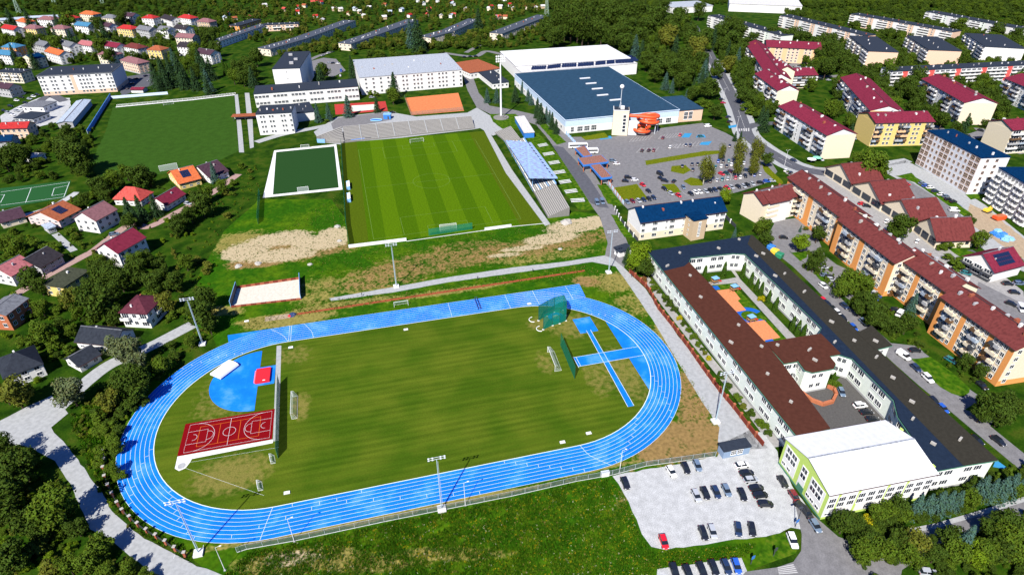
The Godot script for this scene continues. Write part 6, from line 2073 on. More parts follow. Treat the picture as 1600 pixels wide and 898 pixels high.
const RECTS := [
["house","white house with orange hipped roof at the far left end of the back row","house","houses of the upper left quarter",-559.0,-766.4,-0.580,21.4,11.0,8.6,"plaster_white","roof_orange",{"rk":"hx","rh":2.9,"ch":1,"ov":0.4,"st":3,"pl":"plaster_grey"}],
["house","white house with mauve roof before the long blue shed roof","house","houses of the upper left quarter",-540.6,-779.0,-0.294,21.8,11.0,8.6,"plaster_white","roof_mauve",{"rk":"hx","rh":2.9,"ch":1,"ov":0.4,"st":3,"pl":"plaster_grey"}],
["house","white house with red hipped roof left of the orange roof","house","houses of the upper left quarter",-519.5,-787.5,-0.469,20.7,11.0,8.6,"plaster_white","roof_red",{"rk":"hx","rh":2.9,"ch":1,"ov":0.4,"st":3,"pl":"plaster_grey"}],
["house","cream house with orange roof behind the blue roofed house","house","houses of the upper left quarter",-511.3,-813.4,-0.400,22.9,11.0,8.6,"plaster_cream","roof_orange",{"rk":"hx","rh":2.9,"ch":1,"ov":0.4,"st":3,"pl":"plaster_grey"}],
["house","cream house with pale grey hipped roof in the back row","house","houses of the upper left quarter",-472.0,-788.0,-0.357,18.2,11.0,8.6,"plaster_cream","roof_grey",{"rk":"hx","rh":2.9,"ch":1,"ov":0.4,"st":3,"pl":"plaster_grey"}],
["house","white house with dark purple gable roof in the back row","house","houses of the upper left quarter",-453.9,-799.0,-0.427,18.2,11.0,8.6,"plaster_white","roof_purple",{"rk":"x","rh":2.9,"ch":1,"ov":0.4,"st":3,"pl":"plaster_grey"}],
["house","white three storey house with red roof, left of two in the back row","house","houses of the upper left quarter",-417.5,-773.2,-0.269,15.8,11.0,10.5,"plaster_white","roof_red",{"rk":"hx","rh":2.9,"ch":1,"ov":0.4,"st":3,"pl":"plaster_grey"}],
["house","white house with dark gable roof between two red roofs","house","houses of the upper left quarter",-396.9,-777.4,-0.746,29.4,11.0,8.6,"plaster_white","roof_dark",{"rk":"x","rh":2.9,"ch":1,"ov":0.4,"st":3,"pl":"plaster_grey"}],
["house","white three storey house with red roof, right of two in the back row","house","houses of the upper left quarter",-374.1,-772.7,-0.497,21.1,11.0,10.5,"plaster_white","roof_red",{"rk":"hx","rh":2.9,"ch":1,"ov":0.4,"st":3,"pl":"plaster_grey"}],
["house","brown balconied house with mauve hipped roof at the right of the back row","house","houses of the upper left quarter",-347.8,-759.9,-0.429,18.9,11.0,8.6,"plaster_tan","roof_mauve",{"rk":"hx","rh":2.9,"ch":1,"ov":0.4,"st":3,"pl":"plaster_grey"}],
["house","white house with bright red roof at the left edge, below the orange one","house","houses of the upper left quarter",-544.7,-722.9,-0.529,26.2,11.0,8.6,"plaster_white","roof_red",{"rk":"x","rh":2.9,"ch":1,"ov":0.4,"st":3,"pl":"plaster_grey"}],
["house","pale yellow house with mauve roof in the second row","house","houses of the upper left quarter",-522.8,-725.3,-0.346,18.8,11.0,8.6,"plaster_yellow","roof_mauve",{"rk":"hx","rh":2.9,"ch":1,"ov":0.4,"st":3,"pl":"plaster_grey"}],
["house","cream house with rosy mauve roof in the second row","house","houses of the upper left quarter",-491.2,-722.6,-0.216,17.6,11.0,8.6,"plaster_cream","roof_mauve",{"rk":"hx","rh":2.9,"ch":1,"ov":0.4,"st":3,"pl":"plaster_grey"}],
["house","white house with steel blue roof in the second row","house","houses of the upper left quarter",-474.5,-739.3,-0.425,22.6,11.0,8.6,"plaster_white","roof_blue",{"rk":"x","rh":2.9,"ch":1,"ov":0.4,"st":3,"pl":"plaster_grey"}],
["house","white house with dark purple roof in the second row","house","houses of the upper left quarter",-448.7,-737.1,-0.531,23.5,11.0,8.6,"plaster_white","roof_purple",{"rk":"x","rh":2.9,"ch":1,"ov":0.4,"st":3,"pl":"plaster_grey"}],
["house","yellow house with red roof and long balconies in the second row","house","houses of the upper left quarter",-417.3,-721.2,-0.379,21.8,11.0,8.6,"plaster_yellow","roof_red",{"rk":"hx","rh":2.9,"ch":1,"ov":0.4,"st":3,"pl":"plaster_grey"}],
["house","grey house with rust coloured end wall in the second row","house","houses of the upper left quarter",-393.2,-714.0,-0.547,23.3,11.0,8.6,"plaster_grey","roof_grey",{"rk":"x","rh":2.9,"ch":1,"ov":0.4,"st":3,"pl":"plaster_grey"}],
["house","white house with pale grey roof right of the rust coloured wall","house","houses of the upper left quarter",-371.7,-712.9,-0.443,16.3,11.0,8.6,"plaster_white","roof_grey",{"rk":"x","rh":2.9,"ch":1,"ov":0.4,"st":3,"pl":"plaster_grey"}],
["house","small white house with dark roof below the red roofed pair","house","houses of the upper left quarter",-356.4,-720.0,-0.491,18.7,11.0,8.6,"plaster_white","roof_dark",{"rk":"x","rh":2.9,"ch":1,"ov":0.4,"st":3,"pl":"plaster_grey"}],
["house","wide cream house with mauve roof behind the brown hipped roofs","house","houses of the upper left quarter",-331.8,-673.2,-0.280,20.5,11.0,8.6,"plaster_cream","roof_mauve",{"rk":"x","rh":2.9,"ch":1,"ov":0.4,"st":3,"pl":"plaster_grey"}],
["house","orange house with blue grey roof at the left edge","house","houses of the upper left quarter",-482.1,-631.4,-0.258,17.0,11.0,8.6,"plaster_orange","roof_blue",{"rk":"hx","rh":2.9,"ch":1,"ov":0.4,"st":3,"pl":"plaster_grey"}],
["house","grey house with grey roof right of the orange house","house","houses of the upper left quarter",-459.9,-641.6,-0.551,25.8,11.0,8.6,"plaster_grey","roof_grey",{"rk":"x","rh":2.9,"ch":1,"ov":0.4,"st":3,"pl":"plaster_grey"}],
["house","white house with bright orange red roof in the third row","house","houses of the upper left quarter",-422.3,-604.7,-0.621,29.6,11.0,8.6,"plaster_white","roof_orange",{"rk":"x","rh":2.9,"ch":1,"ov":0.4,"st":3,"pl":"plaster_grey"}],
["house","white house with grey roof between orange and pink roofs","house","houses of the upper left quarter",-433.0,-639.4,-0.635,27.3,11.0,8.6,"plaster_white","roof_grey",{"rk":"x","rh":2.9,"ch":1,"ov":0.4,"st":3,"pl":"plaster_grey"}],
["house","white balconied house with rosy pink roof in the third row","house","houses of the upper left quarter",-413.0,-639.4,-0.471,20.4,11.0,8.6,"plaster_white","roof_pink",{"rk":"x","rh":2.9,"ch":1,"ov":0.4,"st":3,"pl":"plaster_grey"}],
["house","white house with crimson roof in the third row","house","houses of the upper left quarter",-384.4,-632.7,-0.503,21.7,11.0,8.6,"plaster_white","roof_crimson",{"rk":"x","rh":2.9,"ch":1,"ov":0.4,"st":3,"pl":"plaster_grey"}],
["house","white house with brown hipped roof in the third row","house","houses of the upper left quarter",-361.3,-627.2,-0.526,21.8,11.0,8.6,"plaster_white","roof_brown",{"rk":"hx","rh":2.9,"ch":1,"ov":0.4,"st":3,"pl":"plaster_grey"}],
["house","yellow balconied house with rust red roof in the third row","house","houses of the upper left quarter",-335.2,-617.3,-0.274,15.3,11.0,8.6,"plaster_yellow","roof_rust",{"rk":"hx","rh":2.9,"ch":1,"ov":0.4,"st":3,"pl":"plaster_grey"}],
["house","white house with dark blue roof beside the dark firs","house","houses of the upper left quarter",-313.6,-630.7,-0.310,14.0,11.0,8.6,"plaster_white","roof_dark",{"rk":"x","rh":2.9,"ch":1,"ov":0.4,"st":3,"pl":"plaster_grey"}],
["house","white house with purple gable roof beside the tall dark firs","house","houses of the upper left quarter",-281.0,-600.5,-0.494,20.2,11.0,8.6,"plaster_white","roof_purple",{"rk":"x","rh":2.9,"ch":1,"ov":0.4,"st":3,"pl":"plaster_grey"}],
["house","house with navy roof and peach gable at the left","house","houses of the upper left quarter",-433.0,-585.1,-0.485,18.2,11.0,8.6,"plaster_cream","roof_navy",{"rk":"z","rh":2.9,"ch":1,"ov":0.4,"st":3,"pl":"plaster_grey"}],
["house","white house with bright blue roof cut by the left edge","house","houses of the upper left quarter",-465.2,-600.0,-0.351,16.9,11.0,8.6,"plaster_white","roof_blue",{"rk":"x","rh":2.9,"ch":1,"ov":0.4,"st":3,"pl":"plaster_grey"}],
["house","low cream house with mauve roof behind the office block","house","houses of the upper left quarter",-369.8,-597.3,-0.350,18.7,11.0,8.6,"plaster_cream","roof_mauve",{"rk":"hx","rh":2.9,"ch":1,"ov":0.4,"st":3,"pl":"plaster_grey"}],
["house","peach house with mauve hipped roof right of the office block","house","houses of the upper left quarter",-333.0,-569.3,-0.583,27.2,11.0,8.6,"plaster_peach","roof_mauve",{"rk":"hx","rh":2.9,"ch":1,"ov":0.4,"st":3,"pl":"plaster_grey"}],
["apartment_block","long pale apartment house with balconies at the left edge","apartment block","",-417.6,-536.0,-0.188,23.6,11.0,8.5,"plaster_cream","bitumen",{"st":3,"u":"BwBBwBBw","ch":5}],
["house","peach two storey house with red roof at the left edge near the shed","house","",-323.0,-397.7,0.096,16.8,10.0,7.0,"plaster_peach","roof_red",{"rk":"x","rh":2.5,"ch":2}],
["house","dark roofed house with grey walls below the peach one","house","",-317.3,-378.8,0.169,7.8,9.0,5.0,"plaster_grey","roof_navy",{"rk":"x","rh":2.4,"ch":1}],
["house","grey house with purple roof left of the parked cars","house","",-393.3,-493.2,-0.350,13.3,10.0,7.0,"plaster_grey","roof_purple",{"rk":"x","rh":2.6,"ch":1}],
["office_block","white five storey office block with peach base and grey roof","office building","",-344.2,-511.3,-2.937,53.0,28.9,15.0,"plaster_white","bitumen",{"st":5,"u":"ww.ww.w.w|.wwww.ww.ww","v":"-","pan":"plaster_peach","ch":6,"pl":"plaster_peach","plh":3.0,"edge":"roof_grey"}],
["garage_block","low white garage block with dark roof beside the gravel yard","garage","",-335.1,-429.1,-0.198,15.0,14.0,4.0,"plaster_white","bitumen",{"st":1,"u":"GGGG","mod":3.5}],
["workshop","small white workshop with grey roof behind the dark garage","workshop","",-345.9,-454.6,-0.128,16.7,13.0,4.5,"plaster_white","roof_grey",{"st":1,"u":"ww.w"}],
["open_shed","long open shed with pale blue metal roof on the gravel yard","shed","",-311.0,-439.0,1.882,53.3,9.0,4.0,"plaster_grey","roof_metal",{"st":1,"u":"-","v":"-","rk":"x","rh":0.8}],
["shelter","small red roofed shelter beside the office block car park","shelter","",-297.6,-502.4,-0.016,9.5,7.0,2.5,"plaster_white","roof_crimson",{"rk":"x","rh":1,"st":1,"u":"-","v":"-"}],
["house","yellow house with orange roof and solar panels, dormer to the garden","house","houses left of the running track",-181.1,-321.2,0.718,11.1,19.4,3.6,"plaster_yellow","roof_orange",{"rk":"x","rh":4.5,"ch":1}],
["house","white house with dark purple roof right of the orange roofed one","house","houses left of the running track",-170.6,-329.4,0.914,11.4,19.2,3.6,"plaster_white","roof_purple",{"rk":"x","rh":4,"ch":2}],
["house","house with coral hipped roof and white dormers behind spruces","house","houses left of the running track",-196.5,-296.1,3.003,15.1,10.0,3.6,"plaster_white","roof_coral",{"rk":"hx","rh":4.5,"ch":2}],
["house","house with crimson roof between the coral and orange roofed ones","house","houses left of the running track",-177.2,-292.8,1.310,13.9,9.8,3.2,"plaster_white","roof_crimson",{"rk":"x","rh":3.2,"ch":1}],
["house","house with rust orange roof carrying solar panels, pink gable","house","houses left of the running track",-224.1,-274.7,1.309,12.6,18.6,4.0,"plaster_pink","roof_rust",{"rk":"x","rh":3.6,"ch":1}],
["house","white house with mauve gable roof and white chimney","house","houses left of the running track",-199.3,-268.3,1.294,12.4,12.6,6.7,"plaster_white","roof_mauve",{"rk":"x","rh":3.6,"ch":1}],
["house","white house with big plain crimson red roof beside the meadow","house","houses left of the running track",-170.6,-237.7,1.241,14.6,11.7,7.4,"plaster_white","roof_crimson",{"rk":"x","rh":3.6,"ch":1}],
["house","white house with dusty pink roof at the left edge","house","houses left of the running track",-208.6,-221.2,1.279,9.9,12.4,5.0,"plaster_white","roof_pink",{"rk":"x","rh":3,"ch":1}],
["house","house with very dark roof adjoining the dusty pink one","house","houses left of the running track",-202.8,-229.6,1.327,10.8,12.8,4.0,"plaster_grey","roof_dark",{"rk":"x","rh":3.2,"ch":1}],
["house","yellow walled house with mossy dark green flat roof","house","houses left of the running track",-180.8,-213.1,1.342,12.8,9.9,5.0,"plaster_yellow","roof_moss",{"ch":1,"st":2}],
["house","brick house with slate grey roof at the left edge","house","houses left of the running track",-188.9,-190.1,1.480,10.5,9.2,7.0,"brick_orange","roof_grey",{"rk":"x","rh":1.6,"ch":1}],
["house","white house with plum hipped roof beside the floodlight pole","house","houses left of the running track",-138.7,-191.4,1.478,11.1,10.4,6.8,"plaster_white","roof_plum",{"rk":"hx","rh":3,"ch":2,"u":"wBw","v":"BwB"}],
["house","long low house with anthracite roof and small dark chimney","house","houses left of the running track",-146.0,-177.0,2.980,15.4,9.3,3.2,"plaster_white","roof_anthracite",{"rk":"x","rh":3,"ch":1,"chm":"dark_metal"}],
["garage","small garage with dark gable roof in front of the anthracite house","garage","houses left of the running track",-147.5,-165.6,2.631,8.0,7.1,2.8,"plaster_white","roof_anthracite",{"rk":"z","rh":2.2,"st":1}],
["house","modern house with dark hipped roof and white walls at the left edge","house","houses left of the running track",-164.9,-160.5,0.759,10.4,13.0,5.0,"plaster_white","roof_anthracite",{"rk":"hx","rh":3.5,"ch":1}],
["house","low house with purple roof and white porch at the left edge","house","houses left of the running track",-245.5,-274.0,0.765,9.8,12.6,3.2,"plaster_cream","roof_purple",{"rk":"x","rh":2.6,"ch":1}],
["garage","small grey blue garage with flat roof beside the hedge","garage","",-220.3,-263.5,0.907,3.1,6.5,2.6,"plaster_grey","roof_metal",{"st":1}],
["house","white cottage with pale roof among trees at the upper left","house","",-286.9,-355.4,-0.225,9.7,7.0,3.0,"plaster_white","roof_white",{"rk":"x","rh":1.5}],
["swimming_hall","large swimming hall with wide dark blue flat roof and pale blue walls","sports hall","",58.8,-467.6,0.267,82.1,123.0,8.9,"hall_blue","hall_roof",{"st":1,"u":"-","v":"-","pl":"plaster_white","plh":4.6,"edge":"hall_edge","ov":0.35}],
["hall_annexe","peach corner annexe of the swimming hall with dark windows","annexe","",119.9,-437.4,0.231,17.7,31.7,8.0,"plaster_peach","hall_roof",{"st":1,"u":".GG..","v":"-","ov":0.4}],
["white_hall","long white hall with pale roof behind the swimming hall","sports hall","",47.3,-575.3,0.249,103.2,54.9,10.5,"plaster_white","roof_sheet",{"st":1,"u":"-","v":"-"}],
["hall_link","low white roofed link between the two halls","annexe","",55.1,-547.0,0.287,104.1,24.2,8.8,"plaster_white","roof_white",{"st":1,"u":"-","v":"-","ov":0.2}],
["clubhouse","low building with rust red roofs round a courtyard","clubhouse","",-32.3,-559.6,0.569,29.4,38.0,5.0,"plaster_white","roof_rust",{"st":1}],
["changing_block","low dark roofed changing building beside the tall mast","clubhouse","",-14.9,-525.1,0.344,13.6,38.6,4.5,"plaster_white","bitumen",{"st":1,"ch":3}],
["school_block","long white four storey school with pale grey roof","school","",-86.9,-530.2,-2.849,81.0,60.2,13.2,"plaster_white","roof_pale",{"st":4,"u":".w.w.w.www.ww.www.ww.www.w.w","v":"-","ch":9,"chs":[1.2, 0.8, 1.2],"ov":0.3}],
["school_wing","long white two storey wing with grey roof left of the school","school","",-155.2,-478.1,-2.880,74.9,22.0,10.0,"plaster_white","bitumen",{"st":2,"u":"WWWW.WWWW.WWWW.WWWW.WWWW.WWWW","v":"-","ch":4,"chs":[1, 1.6, 1.6],"ov":0.3}],
["tower_block","tall plain white block rising behind the low wing","tower","",-176.6,-519.3,-3.014,20.4,57.5,20.0,"plaster_white","bitumen",{"st":4,"u":"..s..","v":"-","ch":3,"chs":[3, 1.5, 3],"ov":0.2}],
["hotel_block","white four storey block with dark roof left of the grandstand","building","",-156.1,-408.7,-2.975,22.2,19.0,13.7,"plaster_white","bitumen",{"st":4,"u":".ww.ww..ww.w","v":"ww","ch":6,"chs":[1, 1, 1],"ov":0.25}],
["annexe","dark flat roofed annexe between the white block and spruces","annexe","",-147.8,-437.4,-2.726,12.1,22.8,6.0,"plaster_white","bitumen",{"st":1,"u":"-","v":"-","ch":3}],
["residence","white three storey residence with navy metal roof","building","",77.8,-263.5,0.259,43.2,13.7,9.4,"plaster_white","roof_navy",{"st":3,"rk":"x","rh":4.2,"u":"w.W.sW.sW..T.wW","v":"s..","ch":5,"chm":"plaster_white","chs":[0.8, 0.8, 1.2],"ov":0.6,"pl":"plaster_cream","plh":3.6}],
["stair_tower","stair tower of the residence with flat navy roof","tower","",84.6,-254.9,0.341,7.0,6.6,10.5,"plaster_tan","roof_navy",{"st":4,"u":".T.","v":".s.","ov":0.5}],
["gatehouse","blue grey gatehouse container at the corner of the gravel car park","cabin","",63.7,-124.1,0.226,8.3,3.0,2.9,"container_blue","bitumen",{"st":1,"u":".GG.","v":"-","ov":0.25}],
["gatehouse","small dark roofed gatehouse beside the broad round tree","cabin","",49.2,-239.0,0.513,6.4,3.8,3.0,"plaster_white","bitumen",{"st":1,"ov":0.6}],
["gymnasium","white and lime gymnasium with broad white gable roof","sports hall","",92.5,-113.9,0.207,31.0,19.1,9.8,"plaster_lime","roof_sheet",{"rk":"x","rh":2.6,"st":1,"u":"-","v":"-","ov":0.35}],
["apartment_block","orange and cream block with brown roof at the far end of its row","apartment block","orange balconied blocks along the paved street",147.5,-265.7,-1.424,45.6,13.0,15.5,"plaster_cream","roof_brown",{"rk":"x","rh":3.2,"st":5,"u":"|wBBw|wwBBw|","v":"w..","bal":"plaster_cream","mix":1,"bd":1.6,"pan":"plaster_orange","ch":8,"chs":[0.9, 1.2, 1.6],"ov":0.7,"pl":"plaster_orange","plh":2.2}],
["apartment_block","second orange and cream block from the paved street end","apartment block","orange balconied blocks along the paved street",151.3,-223.7,-1.423,36.8,13.0,15.5,"plaster_cream","roof_brown",{"rk":"x","rh":3.2,"st":5,"u":"|wBBw|wwBBw|","v":"w..","bal":"plaster_cream","mix":1,"bd":1.6,"pan":"plaster_orange","ch":8,"chs":[0.9, 1.2, 1.6],"ov":0.7,"pl":"plaster_orange","plh":2.2}],
["apartment_block","third orange and cream block with one white end wall","apartment block","orange balconied blocks along the paved street",159.5,-197.6,-1.387,24.5,13.0,15.5,"plaster_cream","roof_brown",{"rk":"x","rh":3.2,"st":5,"u":"|wBBw|wwBBw|","v":"w..","bal":"plaster_cream","mix":1,"bd":1.6,"pan":"plaster_orange","ch":8,"chs":[0.9, 1.2, 1.6],"ov":0.7,"pl":"plaster_orange","plh":2.2}],
["apartment_block","orange and cream block nearest the camera, brown roof and white end wall","apartment block","orange balconied blocks along the paved street",161.1,-167.4,-1.375,29.7,13.0,15.5,"plaster_cream","roof_brown",{"rk":"x","rh":3.2,"st":5,"u":"|wBBw|wwBBw|BBw|","v":"w..","bal":"plaster_cream","mix":1,"bd":1.6,"pan":"plaster_orange","ch":8,"chs":[0.9, 1.2, 1.6],"ov":0.7,"pl":"plaster_orange","plh":2.2}],
["apartment_block","lower orange balconied wing joining the row at right angles","apartment block","",126.5,-277.2,0.424,22.4,13.0,11.0,"plaster_cream","roof_brown",{"rk":"x","rh":3.2,"st":4,"u":".BB|w|B","v":"-","bal":"plaster_cream","pan":"plaster_white","ch":4,"ov":0.7}],
["apartment_block","pale end block with white gable before the orange wing","apartment block","",125.6,-275.8,-1.179,13.8,12.0,11.0,"plaster_white","roof_brown",{"rk":"z","rh":3.2,"st":4,"u":"-","v":"-","ov":0.6}],
["apartment_block","white balconied block with crimson roof beside the street bend","apartment block","balconied blocks with crimson roofs",189.5,-379.7,1.704,56.5,18.5,14.8,"plaster_white","roof_crimson",{"rk":"x","rh":3.4,"st":5,"u":"BBwBBwwBBwBB","v":"|","pan":"plaster_cream","bal":"plaster_white","bd":1.6,"mix":1,"ch":6,"chs":[0.9, 1.2, 1.6],"ov":0.6}],
["apartment_block","crimson roofed block with orange gable behind the street bend block","apartment block","balconied blocks with crimson roofs",250.7,-435.5,1.362,82.3,20.0,14.8,"plaster_white","roof_crimson",{"rk":"x","rh":3.4,"st":5,"u":"BBwBBwwBBwBB","v":"|","pan":"plaster_orange_pale","bal":"plaster_white","bd":1.6,"mix":1,"ch":6,"chs":[0.9, 1.2, 1.6],"ov":0.6}],
["apartment_block","crimson roofed block with cream gable and orange stripe","apartment block","balconied blocks with crimson roofs",315.9,-442.2,1.482,60.3,20.9,14.8,"plaster_white","roof_crimson",{"rk":"x","rh":3.4,"st":5,"u":"BBwBBwwBBwBB","v":"|","pan":"plaster_cream","bal":"plaster_white","bd":1.6,"mix":1,"ch":6,"chs":[0.9, 1.2, 1.6],"ov":0.6}],
["apartment_block","crimson roofed block with dark balconies cut by the right edge","apartment block","balconied blocks with crimson roofs",381.3,-450.1,1.546,46.9,23.0,14.8,"plaster_white","roof_crimson",{"rk":"x","rh":3.4,"st":5,"u":"BBwBBwwBBwBB","v":"|","pan":"plaster_cream","bal":"plaster_white","bd":1.6,"mix":1,"ch":6,"chs":[0.9, 1.2, 1.6],"ov":0.6}],
["apartment_block","yellow block with crimson roof and long balconies, left gable beige","apartment block","balconied blocks with crimson roofs",240.8,-382.2,0.052,36.7,19.9,15.0,"plaster_yellow","roof_crimson",{"rk":"x","rh":3.4,"st":5,"u":"BB|ww|BBB|ww|BB","v":"|","pan":"plaster_yellow","bal":"plaster_orange_pale","bd":1.6,"mix":1,"ch":6,"chs":[0.9, 1.2, 1.6],"ov":0.6}],
["apartment_block","beige block with crimson roof at the right edge above the new flats","apartment block","balconied blocks with crimson roofs",316.6,-369.5,0.177,42.8,17.2,15.0,"plaster_cream","roof_crimson",{"rk":"x","rh":3.4,"st":5,"u":"BBwwBB","v":"|","pan":"plaster_cream","bal":"plaster_white","bd":1.6,"mix":1,"ch":6,"chs":[0.9, 1.2, 1.6],"ov":0.6}],
["apartment_block","crimson roofed block with orange end wall above the curving street","apartment block","balconied blocks with crimson roofs",196.6,-467.3,1.583,46.1,15.0,14.8,"plaster_white","roof_crimson",{"rk":"x","rh":3.4,"st":5,"u":"BBwBBwwBBwBB","v":"|","pan":"plaster_cream","bal":"plaster_white","bd":1.6,"mix":1,"ch":6,"chs":[0.9, 1.2, 1.6],"ov":0.6}],
["apartment_block","crimson roofed block at the top end of the winding street","apartment block","balconied blocks with crimson roofs",214.5,-539.5,1.396,123.3,15.3,14.0,"plaster_white","roof_crimson",{"rk":"x","rh":3.4,"st":5,"u":"BBwBBwwBBwBB","v":"|","pan":"plaster_cream","bal":"plaster_white","bd":1.6,"mix":1,"ch":6,"chs":[0.9, 1.2, 1.6],"ov":0.6}],
["apartment_block","long cream block with crimson roof facing the tree lined yard","apartment block","balconied blocks with crimson roofs",259.2,-599.1,-0.249,46.2,25.4,13.0,"plaster_peach","roof_crimson",{"rk":"x","rh":3.4,"st":5,"u":"w|ww|www|ww|w","v":"|","pan":"plaster_orange_pale","bal":"plaster_white","bd":1.6,"mix":1,"ch":6,"chs":[0.9, 1.2, 1.6],"ov":0.6}],
["apartment_block","small crimson roofed block with long balcony bands","apartment block","balconied blocks with crimson roofs",233.2,-513.5,0.081,20.0,19.6,10.0,"plaster_cream","roof_crimson",{"rk":"x","rh":3.4,"st":5,"u":"BBBBBB","v":"|","pan":"plaster_cream","bal":"plaster_white","bd":1.6,"mix":1,"ch":6,"chs":[0.9, 1.2, 1.6],"ov":0.6}],
["apartment_block","crimson roofed wing rising behind the winding street block","apartment block","balconied blocks with crimson roofs",217.4,-511.5,1.460,25.1,13.0,14.8,"plaster_cream","roof_crimson",{"rk":"x","rh":3.4,"st":5,"u":"www","v":"|","pan":"plaster_cream","bal":"plaster_white","bd":1.6,"mix":1,"ch":6,"chs":[0.9, 1.2, 1.6],"ov":0.6}],
["apartment_block","new six storey flats with navy roof and deep loggias","apartment block","",245.6,-321.7,1.662,42.3,15.6,20.1,"plaster_pale","roof_navy",{"st":6,"u":"GGwwGGwwwwGG","v":".w.w..","fr":"plaster_peach","ch":5,"ov":0.3}],
["apartment_block","unfinished white flats with navy roof at the right edge","apartment block","",251.7,-277.4,1.544,29.3,15.4,18.0,"plaster_white","roof_navy",{"st":6,"u":"RRwRRwRRwRR","v":"-","bal":"plaster_white","b0":0,"ov":0.3}],
["apartment_block","white stepped apartment row nearest the wood","apartment block","stepped white apartment rows in the far right corner",253.0,-705.2,-1.229,122.0,14.0,12.0,"plaster_mint","bitumen",{"st":5,"u":"B|BBw|BBw|BBw|BBw|BB","v":"-","bal":"plaster_white","pan":"plaster_white","ch":12,"ov":0.3}],
["apartment_block","peach and white stepped row behind the trees","apartment block","stepped white apartment rows in the far right corner",333.9,-703.2,-1.228,121.7,14.0,12.0,"plaster_peach","bitumen",{"st":5,"u":"B|BBw|BBw|BBw|BBw|BB","v":"-","bal":"plaster_white","pan":"plaster_white","ch":12,"ov":0.3}],
["apartment_block","cream and peach stepped row left of the rightmost one","apartment block","stepped white apartment rows in the far right corner",423.2,-715.5,-1.087,117.6,14.0,12.0,"plaster_peach","bitumen",{"st":5,"u":"B|BBw|BBw|BBw|BBw|BB","v":"-","bal":"plaster_white","pan":"plaster_white","ch":12,"ov":0.3}],
["apartment_block","pale mint stepped row in the far right corner","apartment block","stepped white apartment rows in the far right corner",510.2,-727.5,-1.225,114.1,14.0,12.0,"plaster_mint","bitumen",{"st":5,"u":"B|BBw|BBw|BBw|BBw|BB","v":"-","bal":"plaster_white","pan":"plaster_white","ch":12,"ov":0.3}],
["apartment_block","block with dark roof and peach end wall, leftmost of three in a line","apartment block","dark roofed blocks set in a line",331.4,-596.0,1.371,66.6,24.1,14.5,"plaster_peach","bitumen",{"st":5,"u":"B|BwB|BB","v":"-","bal":"plaster_white","pan":"plaster_cream","ch":4,"ov":0.3}],
["apartment_block","block with dark roof and orange edged end wall, middle of three","apartment block","dark roofed blocks set in a line",387.2,-596.9,1.354,61.6,26.3,14.5,"plaster_peach","bitumen",{"st":5,"u":"B|BwB|BB","v":"-","bal":"plaster_white","pan":"plaster_cream","ch":4,"ov":0.3}],
["apartment_block","block with grey roof and white end wall, rightmost of three","apartment block","dark roofed blocks set in a line",448.8,-606.4,1.273,62.1,31.2,14.5,"plaster_white","bitumen",{"st":5,"u":"B|BwB|BB","v":"-","bal":"plaster_white","pan":"plaster_cream","ch":4,"ov":0.3}],
["apartment_block","very long white apartment row with red stair bands","apartment block","",374.2,-525.1,0.158,143.3,13.0,11.5,"plaster_pale","bitumen",{"st":4,"u":"BB|BBBB|BBBB|BBBB|BBBB|BBBB|BB","v":"-","bal":"plaster_white","pan":"red_band","ch":16,"ov":0.3}],
["terraced_row","short terrace with dark roof at the lower end of its slope","terrace","terraced rows with dark roofs",-227.0,-648.5,1.147,51.4,15.0,6.5,"plaster_cream","terrace_roof",{"st":2,"ch":10,"chs":[0.9, 1.0, 1.2],"ov":0.3,"mod":5}],
["terraced_row","terrace with dark roof climbing past the white tower","terrace","terraced rows with dark roofs",-201.7,-721.5,1.281,103.4,15.0,6.5,"plaster_cream","terrace_roof",{"st":2,"ch":10,"chs":[0.9, 1.0, 1.2],"ov":0.3,"mod":5}],
["terraced_row","lower half of the terrace left of the tall firs","terrace","terraced rows with dark roofs",-155.6,-668.1,1.168,47.1,15.0,6.5,"plaster_cream","terrace_roof",{"st":2,"ch":10,"chs":[0.9, 1.0, 1.2],"ov":0.3,"mod":5}],
["terraced_row","upper half of the terrace left of the tall firs","terrace","terraced rows with dark roofs",-130.5,-731.5,1.206,89.4,15.0,6.5,"plaster_cream","terrace_roof",{"st":2,"ch":10,"chs":[0.9, 1.0, 1.2],"ov":0.3,"mod":5}],
["terraced_row","lower half of the terrace behind the grey roofed school","terrace","terraced rows with dark roofs",-77.9,-691.8,1.003,38.9,15.0,6.5,"plaster_cream","terrace_roof",{"st":2,"ch":10,"chs":[0.9, 1.0, 1.2],"ov":0.3,"mod":5}],
["terraced_row","upper half of the terrace behind the grey roofed school","terrace","terraced rows with dark roofs",-55.0,-741.9,1.216,71.7,15.0,6.5,"plaster_cream","terrace_roof",{"st":2,"ch":10,"chs":[0.9, 1.0, 1.2],"ov":0.3,"mod":5}],
["terraced_row","terrace with cream end wall beside the poplars","terrace","terraced rows with dark roofs",11.3,-746.0,1.098,118.3,15.0,6.5,"plaster_cream","terrace_roof",{"st":2,"ch":10,"chs":[0.9, 1.0, 1.2],"ov":0.3,"mod":5}],
["terraced_row","peach terraced house row with balconies near the top","terrace","",-260.6,-753.1,0.182,37.7,11.0,6.5,"plaster_peach","bitumen",{"u":"BwBBwBBw","bal":"plaster_white","ch":6,"ov":0.3}],
["terraced_row","white terrace with grey roof right of the purple roofed house","terrace","terraced rows with dark roofs",-295.4,-681.5,1.351,42.6,11.0,6.0,"plaster_white","terrace_roof",{"ch":7,"ov":0.3,"mod":5}],
["terraced_row","second white terrace section higher up the slope","terrace","terraced rows with dark roofs",-285.5,-727.4,1.364,51.4,11.0,6.0,"plaster_white","terrace_roof",{"ch":6,"ov":0.3,"mod":5}],
